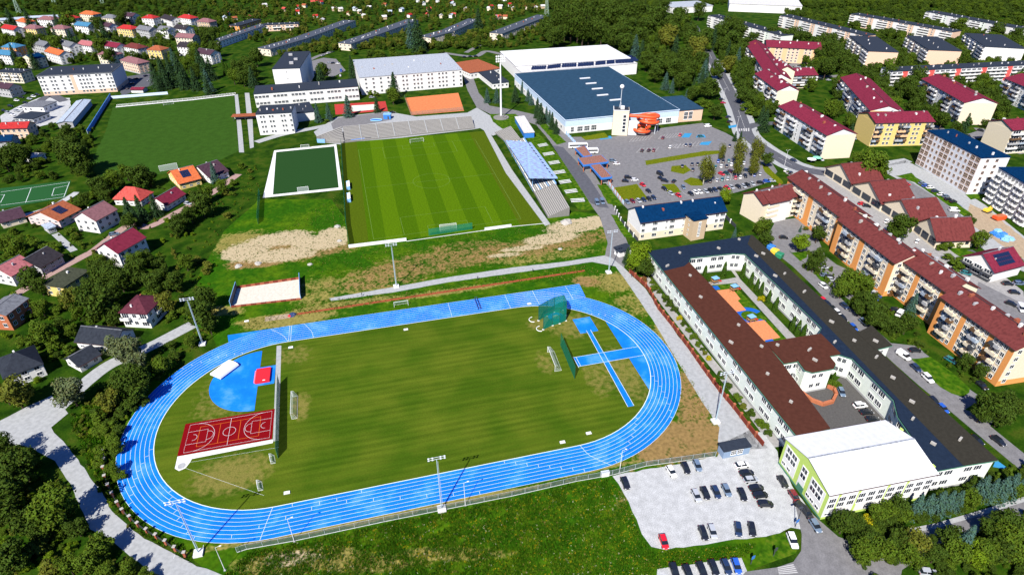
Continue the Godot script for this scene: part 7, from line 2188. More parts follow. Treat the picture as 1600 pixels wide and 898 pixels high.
["hall","orange walled hall with blue roof near the upper terraces","hall","",-308.2,-771.2,1.281,41.2,13.0,5.0,"plaster_orange","bitumen",{"ch":3}],
["long_shed","long shed with pale blue metal roof behind the back row","shed","",-574.5,-821.0,0.227,35.2,10.0,4.0,"plaster_white","roof_metal",{"rk":"x","rh":1.5,"st":1}],
["warehouse","white warehouse with pale roof at the far left edge","warehouse","",-600.4,-800.6,0.394,31.2,14.0,5.0,"plaster_white","roof_metal",{"rk":"x","rh":1.5,"st":1}],
["supermarket","white supermarket with flat roof beyond the wood","shop","",226.6,-872.8,0.248,56.4,40.0,7.0,"plaster_white","roof_pale",{"st":1,"u":"-","v":"-","edge":"roof_white"}],
["warehouse","very large white warehouse on the top edge","warehouse","",330.6,-879.7,-0.275,86.9,60.0,9.0,"plaster_white","roof_white",{"st":1,"u":"-","v":"-"}],
["gabled_shop","brown gabled shop at the far end of the row of four","shop","row of four gabled shops",187.2,-317.2,1.757,23.5,18.1,4.6,"plaster_cream","roof_brown",{"rk":"z","rh":6.5,"st":1,"u":"GGG","v":"w.w","ch":2,"chs":[0.9, 1.2, 1.2],"ov":0.9,"fr":"dark_metal"}],
["gabled_shop","brown gabled shop second from the far end, pale gable","shop","row of four gabled shops",191.2,-293.2,1.733,23.1,18.1,4.6,"plaster_cream","roof_brown",{"rk":"z","rh":6.5,"st":1,"u":"GGG","v":"w.w","ch":2,"chs":[0.9, 1.2, 1.2],"ov":0.9,"fr":"dark_metal"}],
["gabled_shop","brown gabled shop third from the far end","shop","row of four gabled shops",195.0,-271.3,1.735,22.6,17.0,4.6,"plaster_cream","roof_brown",{"rk":"z","rh":6.5,"st":1,"u":"GGG","v":"w.w","ch":2,"chs":[0.9, 1.2, 1.2],"ov":0.9,"fr":"dark_metal"}],
["gabled_shop","brown gabled shop nearest the camera, cream gable","shop","row of four gabled shops",198.1,-251.1,1.619,16.2,17.3,4.6,"plaster_cream","roof_brown",{"rk":"z","rh":6.5,"st":1,"u":"GGG","v":"w.w","ch":2,"chs":[0.9, 1.2, 1.2],"ov":0.9,"fr":"dark_metal"}],
["guest_house","white house with crimson roof and solar panels, dark balconied gable","house","",201.9,-223.4,1.921,13.3,16.4,5.2,"plaster_white","roof_crimson",{"rk":"z","rh":4.6,"st":2,"u":"RRR","v":"-","bal":"dark_metal","b0":0,"ch":3,"ov":0.7}]]
const TREE_KINDS := [["broadleaf_tree","tree","broad","dark","dark green broadleaf tree"],["broadleaf_tree","tree","broad","mid","green broadleaf tree"],["broadleaf_tree","tree","broad","olive","olive green broadleaf tree"],["broadleaf_tree","tree","broad","grey","grey green willowy tree"],["broadleaf_tree","tree","broad","bright","bright green round tree"],["birch_tree","tree","tall","olive","tall olive birch"],["poplar_tree","tree","tall","dark","tall dark poplar"],["spruce_tree","tree","spruce","spruce","dark green spruce"],["blue_spruce","tree","spruce","blue","blue green spruce"],["thuja_tree","tree","column","thuja","narrow thuja column"],["bush","bush","bush","mid","green bush"],["bush","bush","bush","dark","dark green bush"],["bush","bush","bush","yellow","yellow leaved bush"],["bush","bush","bush","rust","rust red bush"],["bush","bush","bush","olive","olive bush"]]
const TREE_ZONES := ["along the school wall by the brick fence","along the street between school and orange blocks","among the brown roofed shops","among the coral and crimson roofs","around the white school buildings","behind the houses beside the side pitch","below the gymnasium along the street","beside the office block and side pitch","beside the pale road at the lower left","beside the swimming hall","beside the white navy roofed residence","between the crimson roofed blocks","between the gravel lane and the track","between the houses of the upper left quarter","between the winding street and the crimson roofed blocks","in front of the stepped apartment rows","in the gardens of the near left houses","in the lower right corner","in the main car park","in the school courtyard","in the wood behind the swimming hall","on the overgrown slope left of the small pitch"]
const TREES := [
[0,1,[114.7,-245.3,8.0,3.4,126.7,-222.9,7.9,3.4,138.7,-247.9,8.9,3.8,130.5,-227.6,9.2,3.9,130.9,-190.7,7.8,3.3,133.7,-192.6,10.6,4.5,131.4,-182.2,8.2,3.5,133.9,-185.6,10.4,4.4,135.7,-181.2,7.5,3.2,139.9,-179.8,7.5,3.2,142.6,-179.7,9.5,4.0,152.4,-160.1,6.6,2.8,141.4,-135.4,6.8,2.9,154.1,-155.1,6.2,2.6,143.1,-135.9,11.3,4.8,145.7,-133.8,9.5,4.0,150.9,-139.4,8.6,3.7,154.3,-138.6,6.3,2.7]],
[0,2,[174.3,-249.1,10.2,4.4,176.1,-248.8,14.9,6.4,215.4,-260.7,8.0,3.4]],
[0,3,[-181.5,-263.7,8.9,3.8]],
[0,4,[-157.5,-531.1,15.7,6.7]],
[0,5,[-290.0,-336.9,12.9,5.5,-286.2,-342.0,16.3,6.9,-288.8,-353.7,10.1,4.3,-260.6,-347.6,17.6,7.5,-245.2,-333.5,20.1,8.6,-217.8,-289.5,8.6,3.7,-239.3,-327.6,10.5,4.5,-216.4,-300.3,12.8,5.4,-213.2,-299.0,8.8,3.8,-208.1,-291.3,8.7,3.7,-212.1,-311.2,9.1,3.9,-199.9,-309.8,15.1,6.4,-197.1,-314.8,11.2,4.8]],
[0,6,[81.7,-99.4,4.3,1.8,82.6,-97.3,8.3,3.5,85.7,-96.8,7.0,3.0,93.1,-98.3,5.7,2.4,99.6,-102.6,6.8,2.9,124.2,-110.3,5.0,2.1]],
[0,7,[-282.8,-384.0,12.0,5.1,-271.6,-371.4,10.5,4.5,-298.1,-546.4,14.4,6.1,-267.3,-539.9,13.7,5.8,-231.9,-542.7,16.0,6.8,-218.4,-515.8,13.8,5.9,-228.8,-553.2,16.2,6.9,-217.3,-532.2,15.7,6.7,-230.1,-581.2,16.9,7.2]],
[0,8,[-139.8,-113.7,10.2,4.3,-144.7,-122.6,9.6,4.1,-128.7,-101.1,9.5,4.1,-119.2,-88.1,10.6,4.5,-132.6,-108.5,10.9,4.6,-133.8,-115.0,13.2,5.6,-121.0,-97.0,10.3,4.4,-117.2,-96.3,7.5,3.2,-109.4,-97.5,6.6,2.8]],
[0,9,[119.0,-521.4,15.4,6.6,133.3,-497.6,14.8,6.3,135.8,-466.1,12.6,5.4,150.8,-474.3,17.1,7.3,141.1,-424.7,11.7,5.0]],
[0,10,[55.0,-218.7,9.3,4.0]],
[0,11,[292.7,-620.2,17.7,7.5,278.0,-581.8,15.6,6.6,262.7,-530.8,16.2,6.9,267.3,-541.0,15.3,6.5,271.5,-545.1,14.9,6.4,299.9,-596.4,16.6,7.1,296.0,-587.0,15.5,6.6,251.0,-482.7,13.2,5.6,293.4,-572.3,15.0,6.4,294.4,-570.0,15.5,6.6,284.2,-546.6,16.8,7.2,286.4,-546.7,14.5,6.2,275.7,-522.3,14.5,6.2,279.0,-513.7,13.1,5.6,271.8,-483.8,12.6,5.4,280.1,-478.2,13.0,5.5,288.7,-490.4,12.7,5.4,306.1,-513.4,16.0,6.8,279.2,-451.5,13.2,5.6,307.3,-485.5,15.4,6.6,280.7,-432.2,13.3,5.6,299.9,-467.0,12.5,5.3,322.8,-502.0,17.7,7.5,294.6,-447.0,12.7,5.4,303.2,-461.2,13.0,5.5,284.0,-418.5,13.1,5.6,285.0,-402.3,12.6,5.4,286.0,-388.7,10.6,4.5,338.8,-425.5,13.8,5.9,380.9,-473.8,13.7,5.8,387.9,-482.6,14.4,6.1,391.8,-488.3,15.3,6.5]],
[0,12,[-123.4,-147.8,10.7,4.6,-120.7,-150.1,12.0,5.1,-117.1,-145.3,10.0,4.3]],
[0,13,[-470.2,-645.5,18.9,8.1,-458.1,-736.1,19.4,8.3,-367.0,-590.8,16.1,6.9,-455.5,-781.0,18.8,8.0,-336.1,-577.8,15.9,6.8,-316.7,-679.8,18.3,7.8,-306.0,-659.4,18.1,7.7,-310.5,-680.5,17.9,7.6,-281.5,-619.2,16.0,6.8]],
[0,14,[212.6,-672.7,19.3,8.2,200.0,-611.9,19.5,8.3,221.9,-682.7,21.4,9.1,215.4,-638.4,20.2,8.6,204.0,-584.9,17.0,7.3,232.0,-667.1,21.0,8.9,183.7,-509.1,13.6,5.8,213.5,-596.9,17.3,7.4,171.4,-461.5,12.5,5.3,189.7,-517.0,16.8,7.2,180.5,-479.3,14.4,6.1,202.9,-545.4,16.0,6.8,176.0,-457.5,12.4,5.3,239.1,-647.5,16.8,7.1,175.6,-438.5,12.0,5.1]],
[0,15,[237.4,-717.6,19.9,8.5,240.5,-699.2,20.3,8.6,265.8,-671.3,17.9,7.6,275.4,-656.6,16.6,7.1,286.4,-662.2,18.6,7.9,289.7,-644.4,18.3,7.8,307.9,-640.5,17.1,7.3,299.9,-621.3,15.6,6.6,298.4,-604.1,16.9,7.2,314.1,-638.8,17.2,7.3,337.4,-574.4,15.5,6.6,344.6,-583.9,15.0,6.4,350.6,-584.1,15.0,6.4,402.1,-595.5,15.3,6.5,402.8,-584.8,15.7,6.7,395.5,-568.8,15.3,6.5,509.0,-687.3,17.1,7.3,488.5,-628.7,15.8,6.7,512.1,-662.2,17.0,7.2]],
[0,16,[-192.8,-209.8,12.0,5.1,-188.3,-207.6,9.0,3.8,-164.1,-182.0,7.5,3.2,-163.5,-198.6,11.6,4.9,-168.9,-209.3,8.3,3.5,-171.9,-219.4,9.4,4.0,-151.6,-188.0,16.6,7.1,-163.4,-210.1,12.8,5.4,-156.0,-199.7,11.6,4.9,-166.5,-220.6,9.4,4.0,-147.7,-185.8,6.3,2.7,-147.1,-188.2,9.8,4.2,-157.3,-210.1,11.3,4.8,-152.9,-214.7,13.0,5.5,-157.9,-231.0,8.1,3.4,-142.6,-207.7,11.2,4.8,-148.0,-223.1,7.9,3.4,-142.9,-214.3,9.2,3.9,-135.7,-210.0,9.8,4.2,-156.5,-257.1,8.8,3.7,-157.3,-264.2,9.8,4.2,-155.6,-270.8,10.0,4.3,-161.2,-292.7,8.7,3.7,-152.2,-277.1,13.8,5.9,-113.6,-184.9,13.7,5.8,-117.4,-196.1,11.5,4.9,-110.0,-181.1,8.2,3.5]],
[0,17,[83.8,-92.9,5.5,2.3,86.7,-92.5,7.8,3.3,94.1,-93.1,7.3,3.1,101.0,-89.1,6.3,2.7,106.6,-93.3,7.8,3.3,117.6,-94.8,8.3,3.5,116.1,-90.1,8.1,3.5,122.8,-97.7,8.0,3.4,125.0,-95.2,8.3,3.5]],
[0,18,[147.2,-339.2,9.2,3.9]],
[0,20,[39.3,-681.3,23.3,9.9,42.4,-649.1,20.5,8.7,49.3,-658.5,22.6,9.6,78.9,-665.2,22.8,9.7,88.9,-696.1,23.8,10.1,89.8,-650.1,27.9,11.9,99.2,-726.3,28.8,12.2,112.2,-771.9,30.4,12.9,112.3,-720.1,30.5,13.0,101.2,-640.6,25.7,10.9,112.4,-672.0,23.0,9.8,108.0,-622.4,21.5,9.2,119.4,-676.8,27.0,11.5,134.9,-752.4,29.7,12.6,151.6,-784.6,26.5,11.3,126.8,-642.5,22.2,9.4,117.8,-557.8,16.4,7.0,140.7,-676.3,27.0,11.5,126.8,-584.3,20.4,8.7,157.1,-719.0,30.5,13.0,124.4,-536.5,20.5,8.7,187.2,-819.1,23.0,9.8,168.6,-691.4,27.5,11.7,136.4,-529.5,18.7,8.0,187.5,-736.4,25.0,10.6,153.0,-566.4,19.9,8.4,145.8,-524.3,18.6,7.9,185.1,-681.0,19.5,8.3,172.5,-612.3,24.7,10.5,224.5,-796.9,22.4,9.5,165.3,-558.8,18.0,7.7,189.3,-641.2,22.1,9.4]],
[1,1,[115.0,-255.6,7.8,3.3,117.5,-256.1,9.6,4.1,129.7,-203.0,8.8,3.8,134.1,-207.5,9.7,4.1,133.1,-205.0,12.5,5.3,137.8,-208.1,8.2,3.5,140.8,-206.4,8.2,3.5]],
[1,2,[198.6,-337.8,9.7,4.1,193.6,-324.3,12.5,5.3,195.2,-317.2,19.4,8.2,199.5,-317.2,14.3,6.1,208.2,-241.7,9.7,4.1]],
[1,3,[-153.4,-304.4,9.0,3.8]],
[1,4,[-88.2,-464.0,13.4,5.7]],
[1,5,[-213.8,-308.7,11.1,4.7,-213.6,-322.8,10.4,4.4]],
[1,6,[92.5,-100.0,7.2,3.0,96.2,-101.4,6.3,2.7,100.4,-101.2,5.3,2.3,119.5,-105.2,6.1,2.6,133.4,-107.8,6.0,2.5]],
[1,7,[-282.2,-557.7,14.7,6.3,-228.0,-520.8,13.9,5.9]],
[1,8,[-115.2,-100.6,14.2,6.0,-104.9,-86.9,7.1,3.0,-100.9,-87.9,7.6,3.2,-99.9,-91.7,7.7,3.3,-95.3,-85.5,6.2,2.6,-91.3,-87.0,5.3,2.3,-86.8,-85.8,4.0,1.7]],
[1,11,[220.3,-425.0,14.7,6.3,255.1,-473.4,14.7,6.2,268.2,-457.3,14.5,6.2,311.2,-524.5,18.5,7.9,265.2,-428.8,15.6,6.6,402.3,-499.0,14.9,6.3]],
[1,12,[-110.9,-116.8,5.0,2.1,-124.4,-142.9,5.8,2.5,-114.4,-124.8,5.7,2.4,-117.2,-159.2,7.5,3.2,-113.9,-173.3,6.0,2.5]],
[1,13,[-509.9,-661.4,16.2,6.9,-487.3,-644.7,17.1,7.3,-444.5,-637.4,18.4,7.8,-500.7,-751.9,21.4,9.1,-398.6,-632.3,17.3,7.4,-302.3,-619.0,15.5,6.6,-291.2,-593.2,14.7,6.2]],
[1,15,[486.8,-715.6,17.6,7.5,480.2,-612.8,15.6,6.7,467.7,-591.6,16.4,7.0]],
[1,16,[-224.3,-241.1,10.0,4.3,-216.7,-237.5,10.7,4.6,-178.7,-193.1,7.8,3.3,-166.5,-175.9,10.7,4.5,-159.8,-180.1,6.1,2.6,-163.3,-190.4,7.1,3.0,-176.4,-229.3,7.3,3.1,-159.7,-227.0,9.6,4.1,-138.4,-226.2,8.8,3.7,-157.2,-295.3,9.7,4.1]],
[1,17,[83.7,-89.5,7.6,3.3,88.2,-89.6,8.5,3.6,94.8,-89.2,7.2,3.1,105.9,-89.4,7.6,3.3,111.9,-89.1,8.5,3.6,119.2,-91.9,10.0,4.2,120.0,-89.3,9.0,3.8]],
[2,8,[-139.8,-121.2,6.4,2.7]],
[2,12,[-124.6,-142.1,9.3,4.0]],
[2,14,[188.2,-551.1,16.2,6.9]],
[2,16,[-159.6,-145.1,8.3,3.5,-154.5,-143.5,12.2,5.2,-170.5,-198.3,9.4,4.0,-132.1,-194.2,10.0,4.3]],
[2,17,[96.9,-91.1,9.0,3.8]],
[2,20,[149.5,-625.4,28.0,11.9,168.1,-583.5,25.4,10.8]],
[3,12,[-137.8,-144.4,11.7,5.0,-136.4,-168.1,9.7,4.1,-129.4,-163.8,12.1,5.1,-124.4,-158.5,10.0,4.2]],
[4,1,[127.5,-239.9,9.5,4.1]],
[4,10,[51.8,-223.8,9.5,4.0,53.9,-225.4,13.4,5.7,108.5,-289.1,9.2,3.9]],
[4,17,[110.1,-88.7,7.2,3.1]],
[5,18,[105.0,-315.2,16.2,4.8,109.7,-319.3,10.1,3.0,124.4,-349.6,10.2,3.0,125.5,-323.4,11.5,3.4,131.0,-340.3,16.5,4.9,134.9,-324.6,9.0,2.7,135.9,-327.0,14.1,4.2,144.9,-351.4,13.6,4.0,148.8,-352.5,9.6,2.8]],
[6,20,[51.1,-714.8,38.4,11.4,55.6,-682.9,39.5,11.7,61.5,-675.1,39.1,11.6,68.8,-676.1,44.3,13.1,72.2,-660.6,40.9,12.1,82.7,-705.7,38.0,11.3]],
[7,1,[156.0,-193.4,7.1,2.1,156.4,-161.2,5.5,1.6]],
[7,3,[-185.8,-272.5,13.5,4.0,-181.1,-268.4,10.1,2.9,-180.9,-273.8,14.0,4.1,-176.8,-279.1,12.0,3.5]],
[7,4,[-155.2,-516.4,17.0,5.0,-134.2,-537.7,19.6,5.7,-97.1,-445.9,12.1,3.5,-89.8,-482.6,19.6,5.7,-91.6,-637.0,33.9,9.9,-87.5,-638.1,22.7,6.7,-35.9,-730.6,25.6,7.5]],
[7,7,[-288.2,-512.8,20.6,6.1,-281.6,-502.7,14.8,4.3,-286.8,-524.2,22.9,6.7,-277.9,-509.0,16.8,4.9,-275.7,-514.4,22.6,6.6,-277.3,-532.7,24.0,7.0,-263.7,-508.7,18.0,5.3,-264.9,-515.3,18.9,5.5,-253.1,-505.7,18.6,5.4,-256.5,-535.2,20.1,5.9,-237.2,-490.9,16.0,4.7,-253.4,-537.8,19.0,5.6,-209.9,-513.7,17.0,5.0]],
[7,9,[3.1,-469.9,12.6,3.7,17.4,-430.5,9.8,2.9,19.0,-444.1,10.7,3.1,20.3,-419.0,14.3,4.2,27.3,-406.7,11.8,3.5,29.4,-397.8,9.8,2.9,168.9,-554.9,16.1,4.7]],
[7,10,[49.8,-231.0,8.0,2.3]],
[7,11,[213.5,-378.8,12.8,3.7,290.9,-388.1,15.8,4.6,405.8,-504.6,15.4,4.5]],
[7,13,[-583.6,-776.9,22.4,6.6,-457.3,-595.1,18.7,5.5,-544.4,-750.9,24.8,7.3,-427.9,-576.3,18.2,5.3,-481.7,-695.1,14.7,4.3,-527.2,-772.2,17.9,5.2,-432.0,-643.9,21.4,6.3,-440.5,-665.4,14.0,4.1,-405.9,-645.5,18.4,5.4,-429.3,-695.9,21.0,6.2,-340.2,-621.1,15.4,4.5,-300.7,-562.2,14.6,4.3,-274.6,-566.4,20.3,6.0,-314.1,-687.4,15.5,4.5,-292.1,-634.2,14.0,4.1]],
[7,14,[200.0,-643.7,20.6,6.0,198.8,-591.1,19.1,5.6,170.9,-417.1,12.7,3.7,167.0,-400.2,15.3,4.5]],
[7,18,[142.5,-382.2,6.6,1.9,146.5,-383.5,6.7,2.0]],
[7,20,[121.1,-598.8,19.3,5.7,143.3,-676.6,16.8,4.9,151.4,-596.6,23.5,6.9]],
[8,1,[135.9,-258.9,3.8,1.1,151.6,-192.4,9.6,2.8]],
[8,3,[-163.9,-320.2,12.3,3.6]],
[8,4,[-134.0,-424.1,13.5,4.0,-127.2,-427.4,12.3,3.6,-115.3,-435.4,15.7,4.6,-100.9,-657.7,27.9,8.2,-18.1,-468.2,11.2,3.3,-10.9,-468.0,11.2,3.3]],
[8,6,[103.4,-102.0,8.9,2.6,106.7,-102.7,8.4,2.5,109.7,-103.0,9.0,2.6,112.6,-103.6,8.4,2.5,115.8,-104.5,7.3,2.1,124.1,-108.0,8.8,2.6,125.9,-107.0,8.8,2.6,128.6,-107.3,9.2,2.7,131.8,-108.3,9.2,2.7,136.3,-110.1,5.6,1.6]],
[8,7,[-297.6,-567.5,20.5,6.0,-240.9,-501.0,18.4,5.4]],
[8,9,[8.9,-493.3,10.2,3.0,12.8,-472.7,9.2,2.7,14.9,-461.5,8.3,2.4,24.4,-424.2,10.3,3.0,26.4,-420.7,8.9,2.6,123.1,-501.7,14.0,4.1,126.1,-491.4,11.6,3.4,131.8,-467.8,9.8,2.9,158.8,-522.6,19.1,5.6]],
[8,10,[102.8,-252.6,6.0,1.8]],
[8,14,[200.4,-567.5,18.5,5.4]],
[8,17,[108.5,-91.1,11.7,3.4]],
[8,20,[127.6,-682.5,21.7,6.4,116.5,-607.5,21.7,6.4]],
[9,7,[-248.7,-553.0,12.8,2.1,-241.2,-542.3,12.6,2.1]],
[9,19,[76.2,-223.7,2.8,0.5,79.5,-216.9,7.1,1.2,88.2,-219.1,7.5,1.2,95.9,-218.4,7.5,1.2,97.6,-213.0,6.3,1.1,98.3,-208.3,6.2,1.0,99.5,-206.2,5.9,1.0,100.2,-200.1,6.1,1.0,100.9,-194.5,6.6,1.1,102.6,-182.1,6.6,1.1,103.1,-179.3,3.6,0.6,103.7,-179.7,6.5,1.1,105.2,-178.2,5.9,1.0,105.1,-153.5,4.7,0.8]],
[10,0,[56.5,-219.7,1.5,1.0,57.4,-214.4,2.0,1.3,56.8,-208.9,2.9,1.9,58.3,-210.4,2.4,1.6,60.5,-202.7,2.6,1.7,64.5,-181.8,2.3,1.5,65.4,-177.3,2.6,1.7,66.2,-173.4,2.1,1.4,71.5,-145.5,2.7,1.8,74.8,-135.0,2.8,1.8,76.0,-133.3,2.2,1.4]],
[10,2,[191.9,-240.8,3.7,2.5,195.3,-242.0,4.8,3.2,189.8,-232.4,3.7,2.4,189.4,-227.5,4.6,3.1,201.2,-244.4,3.8,2.5,189.4,-223.9,4.1,2.7,214.2,-229.6,4.1,2.7,218.3,-229.0,3.4,2.2]],
[10,4,[-127.9,-423.5,2.7,1.8,-151.6,-627.6,5.7,3.8,-114.8,-492.8,3.8,2.5,-109.8,-486.6,4.7,3.1,-127.4,-601.1,5.5,3.7,-104.4,-484.4,4.7,3.1,-124.9,-617.0,8.2,5.5,-114.4,-626.3,8.0,5.3,-98.1,-616.1,5.5,3.7]],
[10,5,[-278.5,-347.6,5.7,3.8,-220.3,-298.3,5.0,3.4,-224.5,-327.9,5.4,3.6,-157.1,-340.5,4.2,2.8]],
[10,6,[94.2,-104.1,2.2,1.5]],
[10,7,[-290.0,-383.2,5.4,3.6,-211.5,-519.9,7.9,5.3]],
[10,9,[139.0,-453.4,7.0,4.7,145.5,-450.8,6.1,4.1]],
[10,10,[97.5,-253.9,2.0,1.3,106.6,-254.6,2.8,1.9]],
[10,12,[-124.0,-132.0,3.1,2.1,-117.1,-120.3,3.4,2.3,-124.1,-133.0,3.0,2.0,-126.1,-137.5,4.4,2.9,-118.9,-124.6,3.2,2.1,-122.7,-132.7,3.2,2.2,-122.8,-133.0,3.1,2.1,-127.4,-144.7,4.1,2.8,-117.6,-128.6,3.5,2.4,-121.0,-135.1,3.6,2.4,-108.6,-115.5,2.9,2.0]],
[10,13,[-496.9,-657.3,8.7,5.8,-443.7,-582.2,10.8,7.2,-489.0,-750.5,11.7,7.8,-476.3,-754.5,8.0,5.4,-434.4,-693.0,9.8,6.5,-467.0,-763.1,10.7,7.1,-405.5,-660.6,9.5,6.3,-382.4,-633.9,11.9,7.9,-443.9,-800.0,11.3,7.5,-361.0,-653.4,9.0,6.0,-369.2,-712.1,12.4,8.3,-382.3,-780.4,13.1,8.8,-350.2,-723.7,13.6,9.0]],
[10,14,[169.3,-445.2,6.9,4.6,170.9,-436.4,7.7,5.1]],
[10,16,[-222.8,-237.5,3.7,2.5,-235.8,-260.1,4.0,2.6,-215.0,-235.6,4.2,2.8,-175.3,-175.5,3.9,2.6,-167.5,-165.1,3.3,2.2,-183.5,-191.4,3.6,2.4,-218.0,-248.1,4.9,3.3,-169.6,-173.1,4.7,3.1,-212.0,-244.1,4.3,2.9,-161.9,-169.4,3.4,2.2,-205.8,-243.5,4.9,3.2,-163.1,-174.6,5.1,3.4,-175.1,-195.5,3.7,2.5,-156.5,-171.7,3.8,2.5,-208.0,-259.3,4.5,3.0,-202.5,-253.5,3.9,2.6,-196.4,-247.8,3.3,2.2,-158.5,-189.2,3.6,2.4,-143.6,-204.5,4.8,3.2,-129.3,-191.0,3.6,2.4,-126.4,-194.1,3.7,2.5,-152.3,-315.4,3.9,2.6]],
[10,19,[104.1,-151.7,3.1,2.0,106.4,-151.6,2.0,1.4]],
[10,21,[-147.8,-302.7,2.8,1.9,-146.0,-324.6,2.9,1.9]],
[11,0,[59.0,-207.2,1.9,1.3,60.5,-201.8,3.0,2.0,61.2,-197.9,3.0,2.0,62.3,-194.4,2.6,1.7,64.0,-185.8,2.2,1.5,66.9,-170.5,1.7,1.1,69.6,-156.7,2.7,1.8,70.2,-151.4,2.3,1.6,73.5,-138.5,2.7,1.8,76.0,-130.7,2.1,1.4]],
[11,4,[-134.3,-615.4,7.1,4.8,-131.1,-629.1,7.1,4.8,-120.0,-601.2,7.9,5.3,-107.0,-609.3,5.9,3.9,-100.6,-607.2,7.4,4.9,-89.5,-615.9,5.5,3.7,-86.3,-629.1,7.4,4.9,-67.0,-623.2,5.6,3.8]],
[11,5,[-220.3,-286.8,4.9,3.3]],
[11,6,[103.6,-107.0,2.5,1.7]],
[11,12,[-127.6,-139.2,4.0,2.7,-122.1,-135.7,3.0,2.0,-114.7,-124.6,2.9,2.0,-117.9,-132.7,3.2,2.2,-121.2,-139.2,3.7,2.5,-120.1,-143.0,4.5,3.0,-116.4,-145.2,3.0,2.0,-121.3,-173.5,3.4,2.3,-117.0,-166.8,4.1,2.8]],
[11,19,[81.5,-215.9,1.7,1.2]],
[12,0,[63.0,-189.1,2.0,1.3,67.9,-165.9,2.0,1.3]],
[12,6,[90.7,-100.0,2.8,1.8]],
[12,19,[98.0,-201.5,2.4,1.6]],
[12,20,[144.8,-632.0,4.7,3.1]],
[13,0,[54.8,-216.5,2.5,1.7]],
[13,1,[150.7,-205.2,2.9,1.9]],
[14,0,[67.2,-168.6,1.8,1.2,72.5,-142.3,2.1,1.4]],
[14,1,[139.3,-260.6,2.3,1.5]],
[14,8,[-116.9,-93.2,4.1,2.8,-109.9,-87.1,4.6,3.0]],
[14,21,[-136.9,-232.2,3.7,2.4,-129.8,-224.0,3.5,2.3,-130.5,-228.3,3.6,2.4,-151.8,-304.2,4.4,3.0,-140.8,-276.5,3.7,2.5,-150.2,-334.7,2.8,1.9]]]
